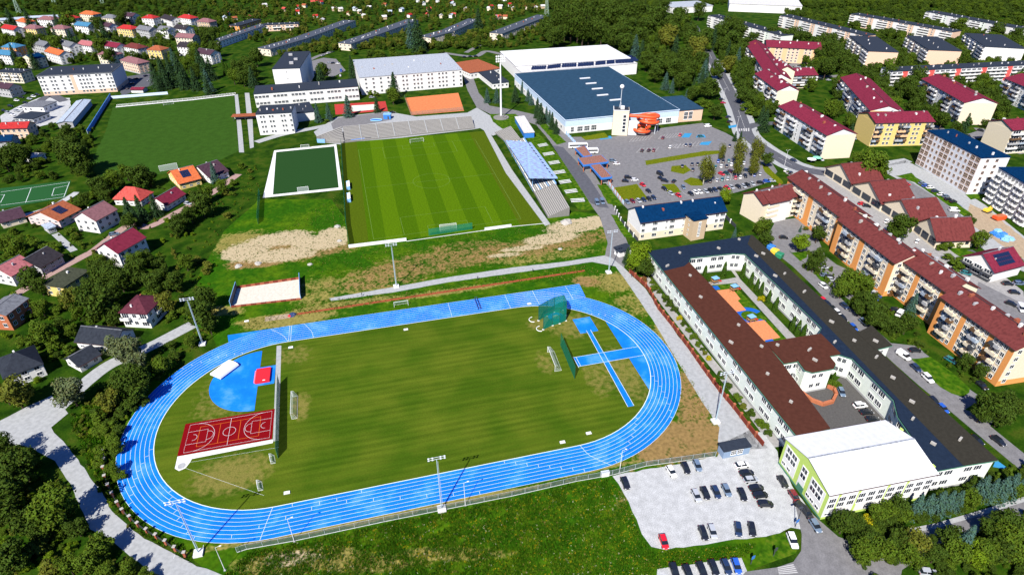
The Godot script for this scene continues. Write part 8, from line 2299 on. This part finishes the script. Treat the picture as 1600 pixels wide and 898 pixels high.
const WOODS := [
["garden_greenery","low trees and bushes filling the allotment gardens along the top",[["broad","dark"],["broad","mid"],["bush","dark"],["broad","olive"],["bush","mid"],["bush","olive"]],[-692.7,-1518.1,84.9,-1483.8,50.8,-856.5,1.5,-812.7,-26.1,-700.7,-63.4,-655.1,-152.2,-648.3,-218.9,-705.0,-250.0,-673.9,-316.0,-707.1,-388.0,-868.1],4200,3.0,8.5],
["distant_wood","dark wood stretching along the top edge",[["broad","dark"],["broad","mid"],["broad","dark"]],[-2761.5,-2817.1,2402.0,-2426.8,1165.3,-1131.6,812.8,-1012.2,472.4,-997.1,59.8,-1022.8,-314.3,-1437.9,-664.5,-1452.8,-763.7,-1016.0,-973.7,-934.8],1300,8.0,15.0],
["garden_greenery","trees and bushes behind the back row of houses",[["broad","dark"],["broad","mid"],["bush","dark"],["broad","dark"]],[-837.3,-987.5,-431.5,-975.6,-378.5,-844.5,-576.0,-863.6,-666.7,-875.5,-715.6,-830.9],330,6.0,11.0],
["garden_greenery","shrubs and small trees filling gaps between the upper left houses",[["broad","dark"],["bush","dark"],["broad","mid"],["bush","mid"]],[-699.4,-830.4,-371.7,-858.2,-294.1,-659.9,-278.7,-597.7,-316.7,-565.4,-348.0,-582.1,-368.8,-599.4,-433.4,-588.4,-438.4,-561.0,-487.2,-551.0],1100,3.0,8.0],
["dense_wood","dense dark wood behind the swimming hall",[["broad","dark"],["broad","dark"],["broad","mid"],["spruce","spruce"]],[36.1,-716.1,56.5,-961.2,98.2,-1021.6,219.2,-956.4,208.0,-747.8,196.3,-649.7,184.2,-572.2,166.7,-500.2,147.5,-457.8,140.1,-465.9,125.4,-510.2,118.6,-573.4,113.4,-651.4,93.5,-672.7,48.0,-683.0],420,8.0,15.0],
["street_greenery","shrubs and trees between the winding street and the flats",[["broad","dark"],["bush","dark"],["broad","mid"]],[203.4,-664.3,239.1,-663.5,211.8,-560.3,191.2,-481.9,188.8,-434.4,174.8,-413.6,168.4,-427.5,176.4,-482.2,189.0,-549.7],260,4.0,10.0],
["yard_greenery","shrubs and trees filling the yards between the crimson roofed blocks",[["broad","dark"],["bush","dark"],["broad","mid"]],[265.6,-582.4,359.9,-692.2,420.1,-690.8,359.4,-557.6,493.7,-723.0,579.6,-687.3,481.0,-555.3,390.9,-515.3,348.3,-432.0,317.4,-398.6,296.1,-405.3,288.0,-412.0,307.0,-463.3,296.6,-480.2,282.1,-447.9,260.0,-436.3,225.1,-399.9,227.1,-433.8,277.7,-537.5,285.8,-582.1,232.9,-481.3,229.0,-490.1],900,4.0,11.0],
["garden_greenery","shrubs filling the gardens of the near left houses",[["bush","dark"],["bush","mid"],["bush","bright"],["bush","olive"]],[-245.1,-239.8,-239.7,-284.9,-231.8,-316.6,-220.0,-334.5,-179.1,-324.8,-161.3,-307.4,-146.9,-283.9,-142.1,-238.8,-125.6,-212.6,-121.2,-190.4,-132.4,-178.6,-160.3,-182.7,-156.7,-154.8,-173.3,-143.0],230,1.2,3.6],
["slope_greenery","tangled weeds and bushes on the slope beside the near left houses",[["bush","bright"],["bush","olive"],["bush","mid"]],[-158.0,-299.2,-151.9,-329.1,-151.3,-348.3,-135.4,-307.1,-136.1,-276.6,-133.8,-250.5,-125.6,-222.5,-122.2,-203.3,-124.9,-198.9,-134.6,-227.8],90,0.7,1.6],
["slope_greenery","tangled weeds and bushes on the bank between road and track",[["bush","mid"],["bush","dark"],["bush","olive"],["bush","bright"]],[-138.3,-139.9,-132.9,-157.8,-122.9,-173.0,-117.4,-184.3,-110.7,-182.3,-114.4,-164.2,-119.9,-146.9,-117.7,-129.3,-113.1,-117.3,-105.6,-106.6,-97.3,-98.8,-110.7,-109.8,-122.3,-120.8],230,0.8,2.4],
["roadside_greenery","weeds and bushes in the lower left corner",[["bush","mid"],["bush","olive"],["bush","bright"],["bush","bright"]],[-160.6,-125.8,-138.1,-125.7,-123.0,-113.0,-109.6,-98.9,-98.0,-92.5,-85.3,-85.8,-73.5,-79.5,-124.7,-77.5],420,1.0,3.2],
["pitchside_greenery","bushes and weeds left of the side pitch",[["broad","dark"],["bush","dark"],["bush","mid"]],[-360.6,-395.4,-343.9,-407.7,-322.1,-414.0,-293.0,-420.3,-278.9,-406.9,-242.1,-334.8,-247.7,-325.6,-280.2,-315.4,-296.4,-308.9],170,2.5,7.0],
["street_greenery","bushes below the gymnasium trees",[["bush","dark"],["bush","mid"],["broad","dark"]],[80.0,-99.8,90.9,-105.6,116.9,-109.5,139.2,-117.0,147.2,-118.1,141.0,-109.4,122.3,-104.4,97.0,-97.8,86.0,-95.1],150,1.5,4.0],
["corner_greenery","undergrowth in the lower right corner",[["bush","dark"],["broad","dark"],["broad","mid"]],[84.8,-90.7,94.2,-92.4,106.8,-95.0,124.8,-100.5,143.1,-105.3,126.0,-76.3,78.7,-76.5],110,1.5,4.0],
["street_greenery","shrubs along the orange blocks and their parking yards",[["bush","dark"],["bush","mid"]],[132.7,-242.0,137.1,-233.5,137.2,-215.2,144.2,-208.0,146.4,-192.4,149.5,-180.3,149.1,-165.8,156.8,-149.0,151.0,-149.6,144.3,-171.1,137.0,-176.6,132.3,-188.4,129.3,-215.3,124.1,-225.5],150,1.0,3.0],
["top_edge_wood","trees filling the top edge right of the wood",[["broad","dark"],["broad","mid"],["bush","dark"]],[224.2,-980.0,812.7,-999.3,714.2,-867.5,548.4,-882.0,448.8,-884.8,382.5,-866.7,398.5,-917.6,299.1,-920.4,256.1,-890.1],1500,6.0,11.0],
["row_greenery","trees between the stepped apartment rows",[["broad","dark"],["broad","mid"],["bush","dark"]],[343.4,-839.4,439.7,-865.2,554.1,-892.1,744.3,-907.7,579.6,-687.3,570.7,-742.9,502.3,-737.2,478.0,-702.8,413.4,-691.0,380.0,-691.7,385.9,-725.5,315.5,-764.2],900,4.0,10.0],
["belt_wood","trees between the terraces and the garden belt",[["broad","dark"],["broad","mid"],["bush","dark"],["broad","olive"]],[-256.7,-674.1,-217.1,-698.4,-169.0,-666.2,-113.2,-737.0,-73.5,-695.2,-27.8,-753.4,1.2,-693.6,48.3,-811.5,49.0,-699.1,1.1,-653.7,-62.6,-646.4,-151.0,-642.6,-198.2,-629.7,-231.5,-617.1],520,3.0,8.0]]
const PK := {
"school_a":[57.68,-225.53,105.02,-239.16,97.42,-224.09,92.00,-224.67,73.50,-221.13,71.72,-217.01,84.60,-163.62,86.41,-151.15,89.31,-125.23,79.64,-122.74],
"school_b":[97.42,-224.09,105.02,-239.16,128.87,-113.47,111.21,-110.12,111.71,-129.24,114.09,-136.10,110.74,-155.74,106.99,-158.06,87.55,-153.66,85.45,-163.62,105.10,-168.04,107.88,-172.02],
"school_c":[92.35,-154.91,92.82,-149.87,94.46,-148.94,101.70,-150.73,102.93,-152.60,102.46,-157.76],
"school_d":[118.49,-168.66,124.62,-172.26,125.93,-162.29,119.83,-160.30],
"roof_a1":[60.74,-210.62,79.64,-122.74,89.31,-125.23,86.41,-151.15,84.60,-163.62,71.72,-217.01,69.19,-214.01],
"roof_a2":[57.68,-225.53,105.02,-239.16,97.42,-224.09,92.00,-224.67,73.50,-221.13,71.72,-217.01,69.19,-214.01,60.74,-210.62],
"roof_b1":[97.42,-224.09,101.13,-231.44,119.29,-111.78,111.21,-110.12,111.71,-129.24,114.09,-136.10,110.74,-155.74,106.99,-158.06,105.10,-168.04,107.88,-172.02],
"roof_b2":[101.13,-231.44,105.02,-239.16,128.87,-113.47,119.29,-111.78],
"roof_b3":[106.99,-158.06,87.55,-153.66,85.45,-163.62,105.10,-168.04],
"court_yard":[94.22,-141.22,94.01,-149.50,102.99,-151.44,110.79,-157.58,113.61,-138.05,113.57,-136.27,95.01,-132.91],
"court_lawn":[79.93,-213.14,90.35,-217.34,93.00,-203.80,99.45,-176.67,90.84,-175.11,79.65,-212.09],
"court_path":[79.20,-214.74,93.75,-218.96,93.00,-226.28,94.67,-226.84,94.99,-217.30,102.79,-177.47,99.30,-176.26,92.43,-214.63,79.22,-212.62],
"play_a":[80.37,-208.45,89.44,-210.44,90.47,-202.83,89.06,-201.85,90.23,-195.14,83.22,-193.33],
"play_b":[85.39,-186.55,95.02,-188.69,97.14,-177.92,90.62,-175.92],
"play_ring":[90.58,-191.25,85.81,-191.29,94.76,-188.69],
"play_blue":[80.79,-212.08,84.07,-212.58,84.47,-209.96,81.08,-208.96],
"play_blue2":[91.01,-176.33,93.81,-177.12,94.34,-175.08,90.95,-174.70],
"courtyard_wall":[92.53,-149.18,94.87,-144.96,97.62,-143.05,101.24,-144.29,103.75,-147.47,104.23,-150.10,102.76,-151.44],
"pitch":[-74.90,-247.49,16.34,-270.21,-15.77,-404.50,-108.68,-382.46],
"pitch_lines":[-64.23,-253.71,4.56,-274.05,-23.54,-387.96,-95.16,-369.75],
"stand_n":[-106.22,-382.42,-24.52,-408.51,-27.74,-423.48,-111.92,-403.02],
"stand_n_curve":[-106.50,-381.84,-118.93,-382.59,-124.12,-383.26,-112.62,-402.38],
"stand_s_end":[12.16,-303.26,17.93,-274.48,28.59,-277.12,23.64,-305.43],
"stand_n_end":[-10.84,-399.19,-4.17,-383.13,6.04,-374.79,-0.30,-400.11],
"stand_mid":[-4.07,-382.25,11.98,-303.82,23.37,-305.98,7.65,-376.52],
"stand_roof":[-3.42,-364.71,6.89,-320.89,9.63,-307.20,24.65,-309.18,12.05,-363.45],
"white_box":[8.42,-389.68,14.87,-390.73,8.87,-424.34,2.61,-422.48],
"white_wall_a":[-73.93,-245.70,-48.70,-252.08],
"white_wall_b":[-12.82,-262.17,-0.17,-265.66],
"south_kerb":[-48.61,-251.47,-12.96,-261.85,0.13,-265.66,16.28,-268.85],
"ad_board":[-106.89,-383.61,-90.77,-389.34],
"dugout":[-88.68,-313.28,-84.93,-297.67],
"goal_s":[-34.33,-262.71,-26.54,-264.60],
"goal_n":[-64.31,-380.71,-56.09,-383.52],
"ballnet_s":[-38.89,-256.97,-18.81,-263.21],
"small_goal_n":[-131.59,-372.45,-126.68,-373.51],
"small_goal_s":[-114.97,-307.69,-109.56,-309.30],
"side_goal":[-203.69,-338.12,-195.46,-342.86],
"side_goal_n":[-260.58,-464.06,-254.34,-467.19],
"fence_w":[-108.14,-380.12,-91.86,-315.03,-79.54,-265.79,-73.89,-246.88],
"fence_sw":[-133.67,-302.99,-123.29,-269.58],
"blue_wall":[-280.82,-400.52,-312.03,-486.54],
"white_side_wall":[-309.65,-483.06,-271.41,-494.68],
"railing":[-295.00,-462.99,-246.02,-480.34,-217.47,-493.80],
"side_hut":[-194.65,-429.95,-184.25,-429.80],
"clay_fence":[-82.33,-481.15,-71.63,-438.23,-34.88,-449.66],
"seat_banks":[17.46,-372.76,23.11,-375.52,19.77,-357.70,26.24,-360.28,22.42,-343.59,28.69,-346.01,24.37,-329.19,30.90,-331.44,26.64,-315.71,32.97,-317.82,28.77,-303.07,35.34,-305.05,30.84,-292.16,37.97,-293.05],
"hall_tower":[65.45,-393.60,75.77,-392.54,84.90,-446.43,73.24,-450.44],
"tower_base":[65.79,-394.52,75.65,-393.15],
"slide":[92.94,-442.54],
"slide_foot":[81.41,-401.23,100.77,-407.41],
"solar":[16.80,-529.66,30.22,-532.09,42.60,-537.28,56.30,-539.77,71.65,-543.93,81.66,-547.68,89.58,-550.37,107.20,-552.90],
"solar2":[90.68,-553.22,109.76,-555.74,107.46,-579.92,92.67,-577.10],
"sky_light":[58.29,-499.31,61.45,-484.23,64.51,-469.48,66.37,-452.63,73.95,-440.54],
"mast":[-7.12,-431.50],
"hall_mast":[80.84,-454.21],
"kiosk":[39.06,-359.76,42.54,-346.69,46.88,-347.79,44.64,-363.37],
"kiosk2":[41.21,-333.34,55.34,-338.08,52.80,-347.72,39.27,-343.31],
"kiosk3":[49.13,-314.68,54.41,-316.10,50.27,-333.77,45.18,-332.22],
"panel_fence":[35.22,-399.98,40.20,-379.33,42.85,-364.69],
"panel_fence2":[52.44,-320.37,54.88,-304.99,57.57,-289.19],
"res_fence":[52.15,-283.28,53.24,-271.21,55.48,-259.88,57.98,-249.84],
"res_fence2":[105.01,-274.15,106.84,-262.62],
"container":[122.57,-268.46],
"flood":[-77.49,-92.42,-18.79,-104.96,61.96,-136.20,-111.15,-175.50,-47.40,-212.93,40.90,-223.13],
"post":[-54.88,-95.68,-12.64,-106.23,-69.31,-87.97,29.78,-116.83],
"street_lamp":[149.91,-402.21,158.94,-340.54,160.19,-468.90,176.85,-547.75],
"mesh_fence":[-68.15,-92.73,-66.09,-93.59,-54.86,-95.86,-33.33,-101.33,-18.77,-104.77,-0.26,-109.14,17.37,-113.94,27.71,-116.08,37.72,-119.19,58.17,-122.58],
"brick_fence":[49.82,-223.05,55.00,-210.15,56.44,-196.57,59.79,-183.75,62.07,-173.49,64.50,-160.95,66.87,-150.16,69.39,-141.38,71.48,-132.44,73.36,-125.62],
"pillar_fence":[-118.28,-124.50,-116.25,-121.23,-114.89,-118.34,-112.75,-115.24,-110.23,-112.24,-107.65,-109.47,-104.64,-106.48,-102.09,-104.21,-99.11,-102.09,-96.02,-100.07,-92.87,-98.27,-89.75,-96.69,-86.52,-94.95,-83.43,-93.16,-80.37,-91.62],
"pit_wall":[-109.70,-198.77,-83.92,-204.12,-88.57,-219.36,-112.45,-212.52],
"utility_box":[25.60,-115.83,54.31,-89.70],
"sign_post":[57.41,-89.00,63.63,-91.10,72.03,-99.18],
"markers":[-39.34,-183.72,-78.87,-173.43,22.78,-131.70,14.68,-128.20,-61.22,-110.52,-100.28,-189.40,6.74,-200.03],
"heaps":[-118.27,-229.65,-110.59,-231.94,-87.73,-231.06,-84.14,-266.45,-79.64,-251.99,26.64,-269.56,21.76,-243.53],
"bins":[116.25,-242.30,116.58,-238.70,117.50,-235.38],
"bluebox":[-94.31,-427.14,-87.15,-431.29],
"orange_skip":[237.56,-270.86],
"blue_bags":[225.54,-256.08,229.35,-258.44,229.48,-255.25,228.88,-252.12,226.45,-252.92,229.68,-250.57,225.99,-254.49,226.60,-249.83],
"excavator":[237.22,-278.80],
"parasol":[176.43,-345.53,180.75,-348.00],
"play_res":[110.18,-283.69,110.76,-288.72],
"person":[49.97,-219.47,8.88,-224.05,-14.20,-218.14,-60.08,-206.19,-81.42,-416.62,-78.64,-419.98],
"crossing":[63.53,-88.13,67.70,-88.95,67.89,-86.46,63.20,-86.15],
"crossing2":[152.17,-405.72,160.70,-407.23,158.61,-400.81,151.21,-400.92],
"blue_bay":[56.90,-389.93,64.82,-393.26,65.34,-388.46,57.34,-385.87],
"blue_bay2":[110.18,-389.22,114.47,-397.48,119.19,-397.41,115.29,-389.15],
"blue_bay3":[118.42,-375.86,120.95,-380.38,128.33,-382.26,124.12,-375.14],
"blue_bay4":[147.32,-411.54,153.82,-414.45,151.98,-409.24,146.49,-407.10],
"blue_bay5":[119.47,-389.09,122.26,-394.56,126.49,-394.51,126.21,-389.00],
"blue_bay6":[135.11,-118.31,137.71,-120.90,139.28,-117.14],
"sheds":[-273.16,-858.35,-222.65,-876.61,-125.14,-965.98,-350.83,-818.19,-277.95,-907.48,42.27,-890.69,-25.98,-891.58,-117.20,-950.06,-105.90,-833.98,-154.21,-853.80,-104.02,-965.64,-58.49,-874.19,-268.70,-942.22,-13.51,-891.82,-71.81,-831.56,-73.23,-825.60,-205.46,-846.30,-181.20,-826.32,-8.25,-956.61,-333.21,-911.91,29.52,-896.60,-119.73,-923.51,-170.41,-910.50,-231.45,-879.80,-125.70,-829.33,-86.02,-824.82,-16.11,-814.41,-102.30,-947.36,-14.49,-818.01,3.23,-875.97,-82.28,-938.18,-27.63,-876.11,-274.57,-936.64,-17.09,-814.60,-322.47,-822.57,-221.74,-953.06,-241.19,-824.94,-11.14,-966.62,-130.80,-970.01,-78.58,-917.22,-6.43,-815.59,-155.25,-816.90,-262.79,-933.93,-138.00,-972.79,-296.56,-879.93,-130.12,-949.42,-337.54,-813.70,-226.56,-798.74,-0.14,-907.11,-186.78,-888.92,-106.73,-874.78,-141.99,-871.92,18.58,-885.41,-193.00,-857.96,-284.31,-896.68,34.33,-882.73,-162.53,-977.31,-204.22,-879.87,-360.26,-849.99,-122.27,-966.91]}
const CARS := [
["in the main car park","black","h",[62.9,-318.4,-0.27,80.4,-364.7,1.12,73.1,-304.7,-1.16,84.6,-365.0,1.09,71.5,-295.0,-1.27,83.0,-321.5,-1.10,82.2,-307.8,-1.20,89.6,-317.9,0.94,99.2,-339.5,1.31,94.8,-301.2,-1.21,105.6,-342.2,1.29,103.9,-334.0,1.22,108.9,-342.7,1.29,109.6,-317.7,1.16,106.3,-305.2,-1.32,112.1,-306.9,-1.15,125.0,-346.4,1.26,124.9,-339.2,1.27,136.4,-372.1,1.19,122.6,-310.1,-1.24,131.1,-324.6,-1.65,128.3,-312.3,-1.19,136.4,-315.4,-0.14]],
["in the main car park","darkred","h",[62.5,-292.5,-1.25,87.7,-365.2,1.18,97.9,-387.4,1.11]],
["in the main car park","white","h",[61.6,-343.6,-0.15,68.2,-319.9,0.04,98.9,-370.7,1.19,97.7,-303.0,-1.17,100.0,-303.5,-1.17,116.3,-347.6,0.58,121.7,-339.2,1.26,128.4,-341.9,1.25,127.8,-323.1,1.23,136.4,-344.0,1.23]],
["in the main car park","navy","h",[68.6,-293.9,-1.27,74.2,-296.5,-1.29,109.5,-373.7,1.24,112.2,-373.7,1.14,108.9,-306.1,-1.31,134.4,-332.9,-0.57]],
["in the main car park","red","h",[71.5,-313.0,-1.12,87.8,-299.2,-1.23,110.2,-392.7,1.16,118.6,-327.8,-1.05,116.0,-308.6,-1.16]],
["in the main car park","steel","h",[60.0,-348.9,0.12,59.5,-291.4,-1.24,92.8,-309.6,-1.50]],
["in the main car park","white","v",[132.9,-409.9,0.26]],
["in the main car park","teal","h",[122.9,-390.1,0.25,118.0,-338.1,1.26,116.9,-320.1,1.18,128.5,-347.5,1.25]],
["in the main car park","blue","h",[122.2,-347.0,1.26,136.7,-326.3,1.22,140.5,-317.3,-0.14]],
["in the main car park","darkgreen","h",[121.8,-328.7,-1.12]],
["in the main car park","maroon","h",[124.9,-331.1,-1.13]],
["in the main car park","crimson","h",[124.8,-322.3,1.26]],
["in the main car park","silver","h",[65.7,-292.9,-1.26,84.3,-301.8,-1.15,103.5,-304.2,-1.23,113.7,-318.9,1.19,120.1,-320.9,1.21,118.7,-309.4,-1.23,125.7,-310.7,-1.25,131.4,-313.8,-1.36,140.3,-327.3,1.21,143.4,-317.7,-0.14]],
["in the main car park","black","s",[65.1,-323.4,-0.06,84.6,-318.4,-0.52]],
["in the main car park","black","v",[83.9,-327.6,-1.11]],
["on the winding street","navy","h",[152.6,-429.4,0.39,167.0,-347.7,-0.98]],
["on the winding street","black","h",[160.0,-471.8,-0.02,150.4,-419.0,0.38,158.0,-328.8,0.88]],
["on the winding street","crimson","h",[158.6,-463.2,-0.02]],
["on the winding street","white","h",[181.6,-561.2,-1.77,156.8,-332.5,0.88]],
["on the road beside the grandstand","steel","v",[43.9,-290.7,-1.47,46.8,-291.7,-1.48]],
["on the paved shopping street","red","h",[179.0,-288.0,-0.13]],
["on the paved shopping street","black","h",[180.3,-285.5,-0.40]],
["on the paved shopping street","silver","h",[183.8,-349.0,-1.40]],
["on the paved shopping street","white","h",[181.8,-268.5,0.71,185.5,-248.4,0.84]],
["on the paved shopping street","teal","h",[190.5,-220.5,-0.73]],
["in the car park behind the shops","red","h",[214.8,-312.1,0.04]],
["in the car park behind the shops","darkred","h",[218.0,-292.4,0.04]],
["in the car park behind the shops","steel","h",[224.0,-313.8,0.24,227.0,-296.7,0.20]],
["in the car park behind the shops","blue","h",[224.0,-310.3,0.20]],
["in the car park behind the shops","white","h",[225.0,-307.7,0.10,225.8,-298.9,0.10]],
["in the car park behind the shops","navy","h",[225.1,-303.3,0.20]],
["in the car park behind the shops","black","h",[226.2,-293.0,-0.01,227.0,-290.3,0.19]],
["in the car park behind the shops","white","v",[221.3,-280.0,-0.13]],
["in the yard of the orange blocks","black","h",[125.9,-252.6,-0.12,132.2,-218.1,-0.11]],
["in the yard of the orange blocks","silver","h",[132.9,-225.8,-0.22,131.9,-216.2,-0.21]],
["in the yard of the orange blocks","steel","h",[131.0,-219.6,-0.11]],
["in the street below the orange blocks","white","h",[126.7,-211.4,-1.28,124.1,-192.6,-1.39]],
["in the street below the orange blocks","red","h",[122.3,-200.7,-1.39]],
["in the street below the orange blocks","black","h",[122.8,-197.8,-1.39,123.5,-194.7,-1.39,124.5,-188.8,-1.39,147.3,-194.2,-0.20,141.2,-169.7,0.02,133.2,-144.3,-1.40,136.3,-127.8,-1.22,152.9,-151.4,-1.42,142.5,-127.5,-1.24]],
["in the street below the orange blocks","navy","h",[128.8,-197.0,-1.33,136.3,-160.2,-1.42]],
["in the street below the orange blocks","steel","h",[131.2,-186.6,-1.41]],
["in the street below the orange blocks","white","v",[147.6,-191.8,0.73,135.5,-166.6,-1.20]],
["in the street below the orange blocks","blue","h",[125.8,-183.2,-1.39,144.8,-202.5,0.84,134.1,-141.0,-1.40]],
["in the street below the orange blocks","silver","h",[144.8,-206.2,0.76]],
["in the street below the orange blocks","white","s",[137.3,-154.9,-1.42]],
["in the street below the orange blocks","teal","h",[150.4,-164.2,-1.11]],
["behind the nearest orange block","black","h",[202.4,-212.5,-0.11,202.5,-212.3,-0.11,194.1,-197.9,-0.88,200.9,-206.0,-0.21]],
["behind the nearest orange block","white","v",[195.6,-194.6,-1.89]],
["behind the nearest orange block","steel","h",[207.0,-212.5,-0.11]],
["behind the nearest orange block","navy","h",[207.7,-213.2,-0.05]],
["in the school yard","steel","h",[105.9,-148.6,-1.68]],
["in the school yard","white","s",[109.0,-142.4,0.13]],
["in the school yard","black","h",[109.6,-139.5,0.10,110.1,-136.5,-0.01]],
["on the gravel car park","black","h",[30.7,-112.8,-1.37,48.5,-118.0,-1.42,48.0,-97.2,-1.48,51.7,-109.4,-1.43,61.5,-108.9,-1.51,65.0,-116.1,0.14,60.6,-98.2,-1.72,66.0,-111.0,0.17,66.3,-108.7,0.13,66.7,-105.8,-0.01]],
["on the gravel car park","white","h",[44.2,-116.8,-1.32,64.6,-118.9,0.17]],
["on the gravel car park","steel","h",[52.0,-118.8,-1.47,57.7,-110.3,-1.46]],
["on the gravel car park","silver","h",[49.1,-108.6,-1.41,50.4,-97.6,-1.54,65.4,-113.8,0.11]],
["on the gravel car park","navy","h",[54.7,-109.7,-1.44,57.1,-98.2,-1.75]],
["on the gravel car park","red","h",[37.5,-94.8,-1.47]],
["on the parking strip at the bottom edge","black","h",[38.4,-87.1,-1.47,41.5,-86.6,-1.40,45.0,-87.3,-1.41,48.0,-87.8,-1.43]],
["on the parking strip at the bottom edge","navy","h",[51.1,-88.0,-1.45]],
["on the parking strip at the bottom edge","blue","h",[53.6,-88.2,-1.55]],
["beside the gymnasium","black","h",[73.9,-113.0,-1.42,75.8,-104.8,-1.02,76.5,-103.1,-1.34]],
["beside the gymnasium","darkred","h",[75.2,-108.2,-1.41]],
["beside the gymnasium","steel","h",[77.1,-99.2,-1.41]],
["beside the gymnasium","white","s",[69.6,-94.9,-1.60]],
["in the yard left of the office block","silver","h",[-365.8,-447.5,-0.27,-361.9,-451.2,-0.27,-396.2,-504.4,-0.29,-372.4,-481.7,-0.29]],
["in the yard left of the office block","white","h",[-358.5,-441.7,-0.27,-379.6,-477.6,-0.28,-362.9,-457.0,-0.28,-387.7,-497.4,-0.29,-373.5,-488.2,-0.29]],
["in the yard left of the office block","black","h",[-371.4,-451.4,-0.43,-374.7,-463.2,-0.28,-381.6,-486.2,-0.29,-368.6,-471.2,-0.28,-373.2,-492.7,-0.29]],
["in the car park right of the office block","black","h",[-328.4,-537.4,0.42,-311.5,-510.0,1.91,-315.1,-524.5,1.20,-318.8,-539.8,0.42]],
["in the car park right of the office block","silver","h",[-318.0,-514.8,1.87,-323.8,-538.8,0.42,-305.2,-534.4,0.86]],
["in the car park right of the office block","navy","h",[-316.0,-549.2,1.21]],
["behind the white school buildings","black","h",[-164.1,-592.3,0.41,-85.6,-443.3,0.32,-44.1,-613.4,0.40,-38.6,-615.2,0.40,-33.6,-616.5,0.40]],
["behind the white school buildings","blue","v",[-150.2,-563.8,1.75]],
["behind the white school buildings","white","h",[-178.5,-632.8,1.09,-159.2,-590.4,0.41,-147.1,-547.3,1.75]],
["behind the white school buildings","silver","h",[-181.4,-622.7,1.09,-167.8,-592.4,0.41,-107.8,-481.8,0.34]],
["behind the white school buildings","navy","h",[-7.4,-598.0,-1.51]],
["among the near left houses","silver","h",[-167.2,-292.0,-0.38]],
["among the near left houses","steel","h",[-187.7,-259.0,0.49]],
["between the crimson roofed blocks","black","h",[259.0,-528.6,-0.02,290.5,-572.9,-0.02,271.2,-525.9,-0.02,350.6,-594.8,-1.31,295.6,-388.8,-0.76,310.3,-398.9,-0.78,331.6,-424.4,-0.83]],
["between the crimson roofed blocks","silver","h",[255.2,-570.6,-0.02,264.5,-526.0,-0.02,346.8,-596.1,-1.30,320.1,-405.8,-0.80,332.0,-419.1,-0.83]],
["between the crimson roofed blocks","white","h",[230.5,-407.1,-0.18]],
["between the crimson roofed blocks","navy","h",[258.7,-572.3,-0.02]],
["between the crimson roofed blocks","steel","h",[220.8,-385.2,-1.92]],
["in the lower right corner","silver","h",[98.5,-86.3,-0.12]]]
const SIDE_LINES := [[-275.4,-308.5,-246.2,-321.7],[-246.2,-321.7,-237.4,-301.9],[-264.1,-292.0,-237.4,-301.9],[-262.3,-313.6,-253.3,-295.2],[-249.6,-313.5,-244.8,-303.6],[-249.6,-313.5,-244.3,-317.0],[-244.8,-303.6,-239.4,-306.0],[-271.1,-305.3,-266.4,-295.3],[-272.9,-304.8,-271.1,-305.3]]
const PYLONS := [[-642.0,-874.8],[-618.4,-914.3],[-568.1,-939.7],[45.4,-847.2]]
const BAYS := [[75.2,-381.6,88.3,-385.5,4.1,-8.0,6],
[94.6,-386.7,108.4,-390.6,4.5,-8.2,7],
[76.5,-362.6,88.3,-364.3,4.1,-8.0,5],
[97.4,-369.8,111.9,-372.1,3.6,-6.3,7],
[98.5,-369.8,118.5,-374.6,3.9,-7.6,8],
[108.2,-316.1,128.9,-321.8,2.7,-6.9,11],
[92.5,-300.3,133.5,-313.9,-1.2,-4.6,17]]
const CENTRE_LINES := [[197.3,-658.4,188.8,-603.7,181.3,-549.8,173.2,-496.4,164.9,-446.6,155.9,-400.9],[154.9,-382.5,156.3,-369.9,160.4,-353.6,163.8,-341.5]]
const ROUGH := [["unmown meadow grass along the bottom edge",[["tuft_green",15000,1.0],["tuft_pale",8000,0.9],["tuft_dry",900,0.7],["tuft_yellow",1500,0.7],["tuft_flower",400,0.6]],[-70.0,-81.7,-68.9,-87.3,-65.0,-92.7,-54.6,-95.0,-33.2,-100.4,-18.7,-103.8,-0.3,-108.1,17.3,-112.9,27.2,-114.8,29.3,-109.0,31.1,-102.9,32.0,-96.7,34.0,-92.4,47.1,-93.0,60.2,-94.4,56.7,-90.9,33.4,-87.6,31.9,-79.7],5],
["rough grass and weeds on the waste ground before the stadium",[["tuft_green",2000,0.8],["tuft_pale",1500,0.7],["tuft_dry",900,0.6]],[-88.9,-231.7,-69.0,-242.7,-29.8,-255.6,15.6,-266.8,40.8,-271.3,42.3,-240.0,22.5,-234.5,-26.9,-221.7,-62.2,-209.7,-82.1,-206.6],6],
["weeds on the sandy plot below the small pitch",[["tuft_green",800,0.7],["tuft_pale",500,0.7],["tuft_dry",400,0.6]],[-122.5,-225.1,-133.7,-255.4,-110.1,-264.1,-90.6,-306.6,-75.6,-246.9,-86.2,-231.7],7],
["rough bank grass between path and far straight",[["tuft_green",3500,0.8],["tuft_pale",3000,0.8],["tuft_dry",2000,0.8]],[-102.7,-186.2,-81.1,-203.0,-46.4,-208.2,0.0,-221.4,34.6,-230.0,49.7,-197.5,57.5,-166.4,62.6,-137.3,50.6,-136.0,56.7,-163.0,48.2,-189.1,31.8,-216.1,0.0,-216.4,-45.7,-203.6,-78.4,-193.4,-99.2,-183.0],8],
["rough grass round the bend beside the pale road",[["tuft_green",6000,1.2],["tuft_pale",2500,1.2]],[-135.6,-137.2,-133.3,-154.6,-122.8,-142.6,-114.7,-121.9,-105.8,-108.7,-93.7,-99.8,-79.3,-93.0,-78.0,-89.9,-94.4,-97.9,-111.3,-110.8],9]]
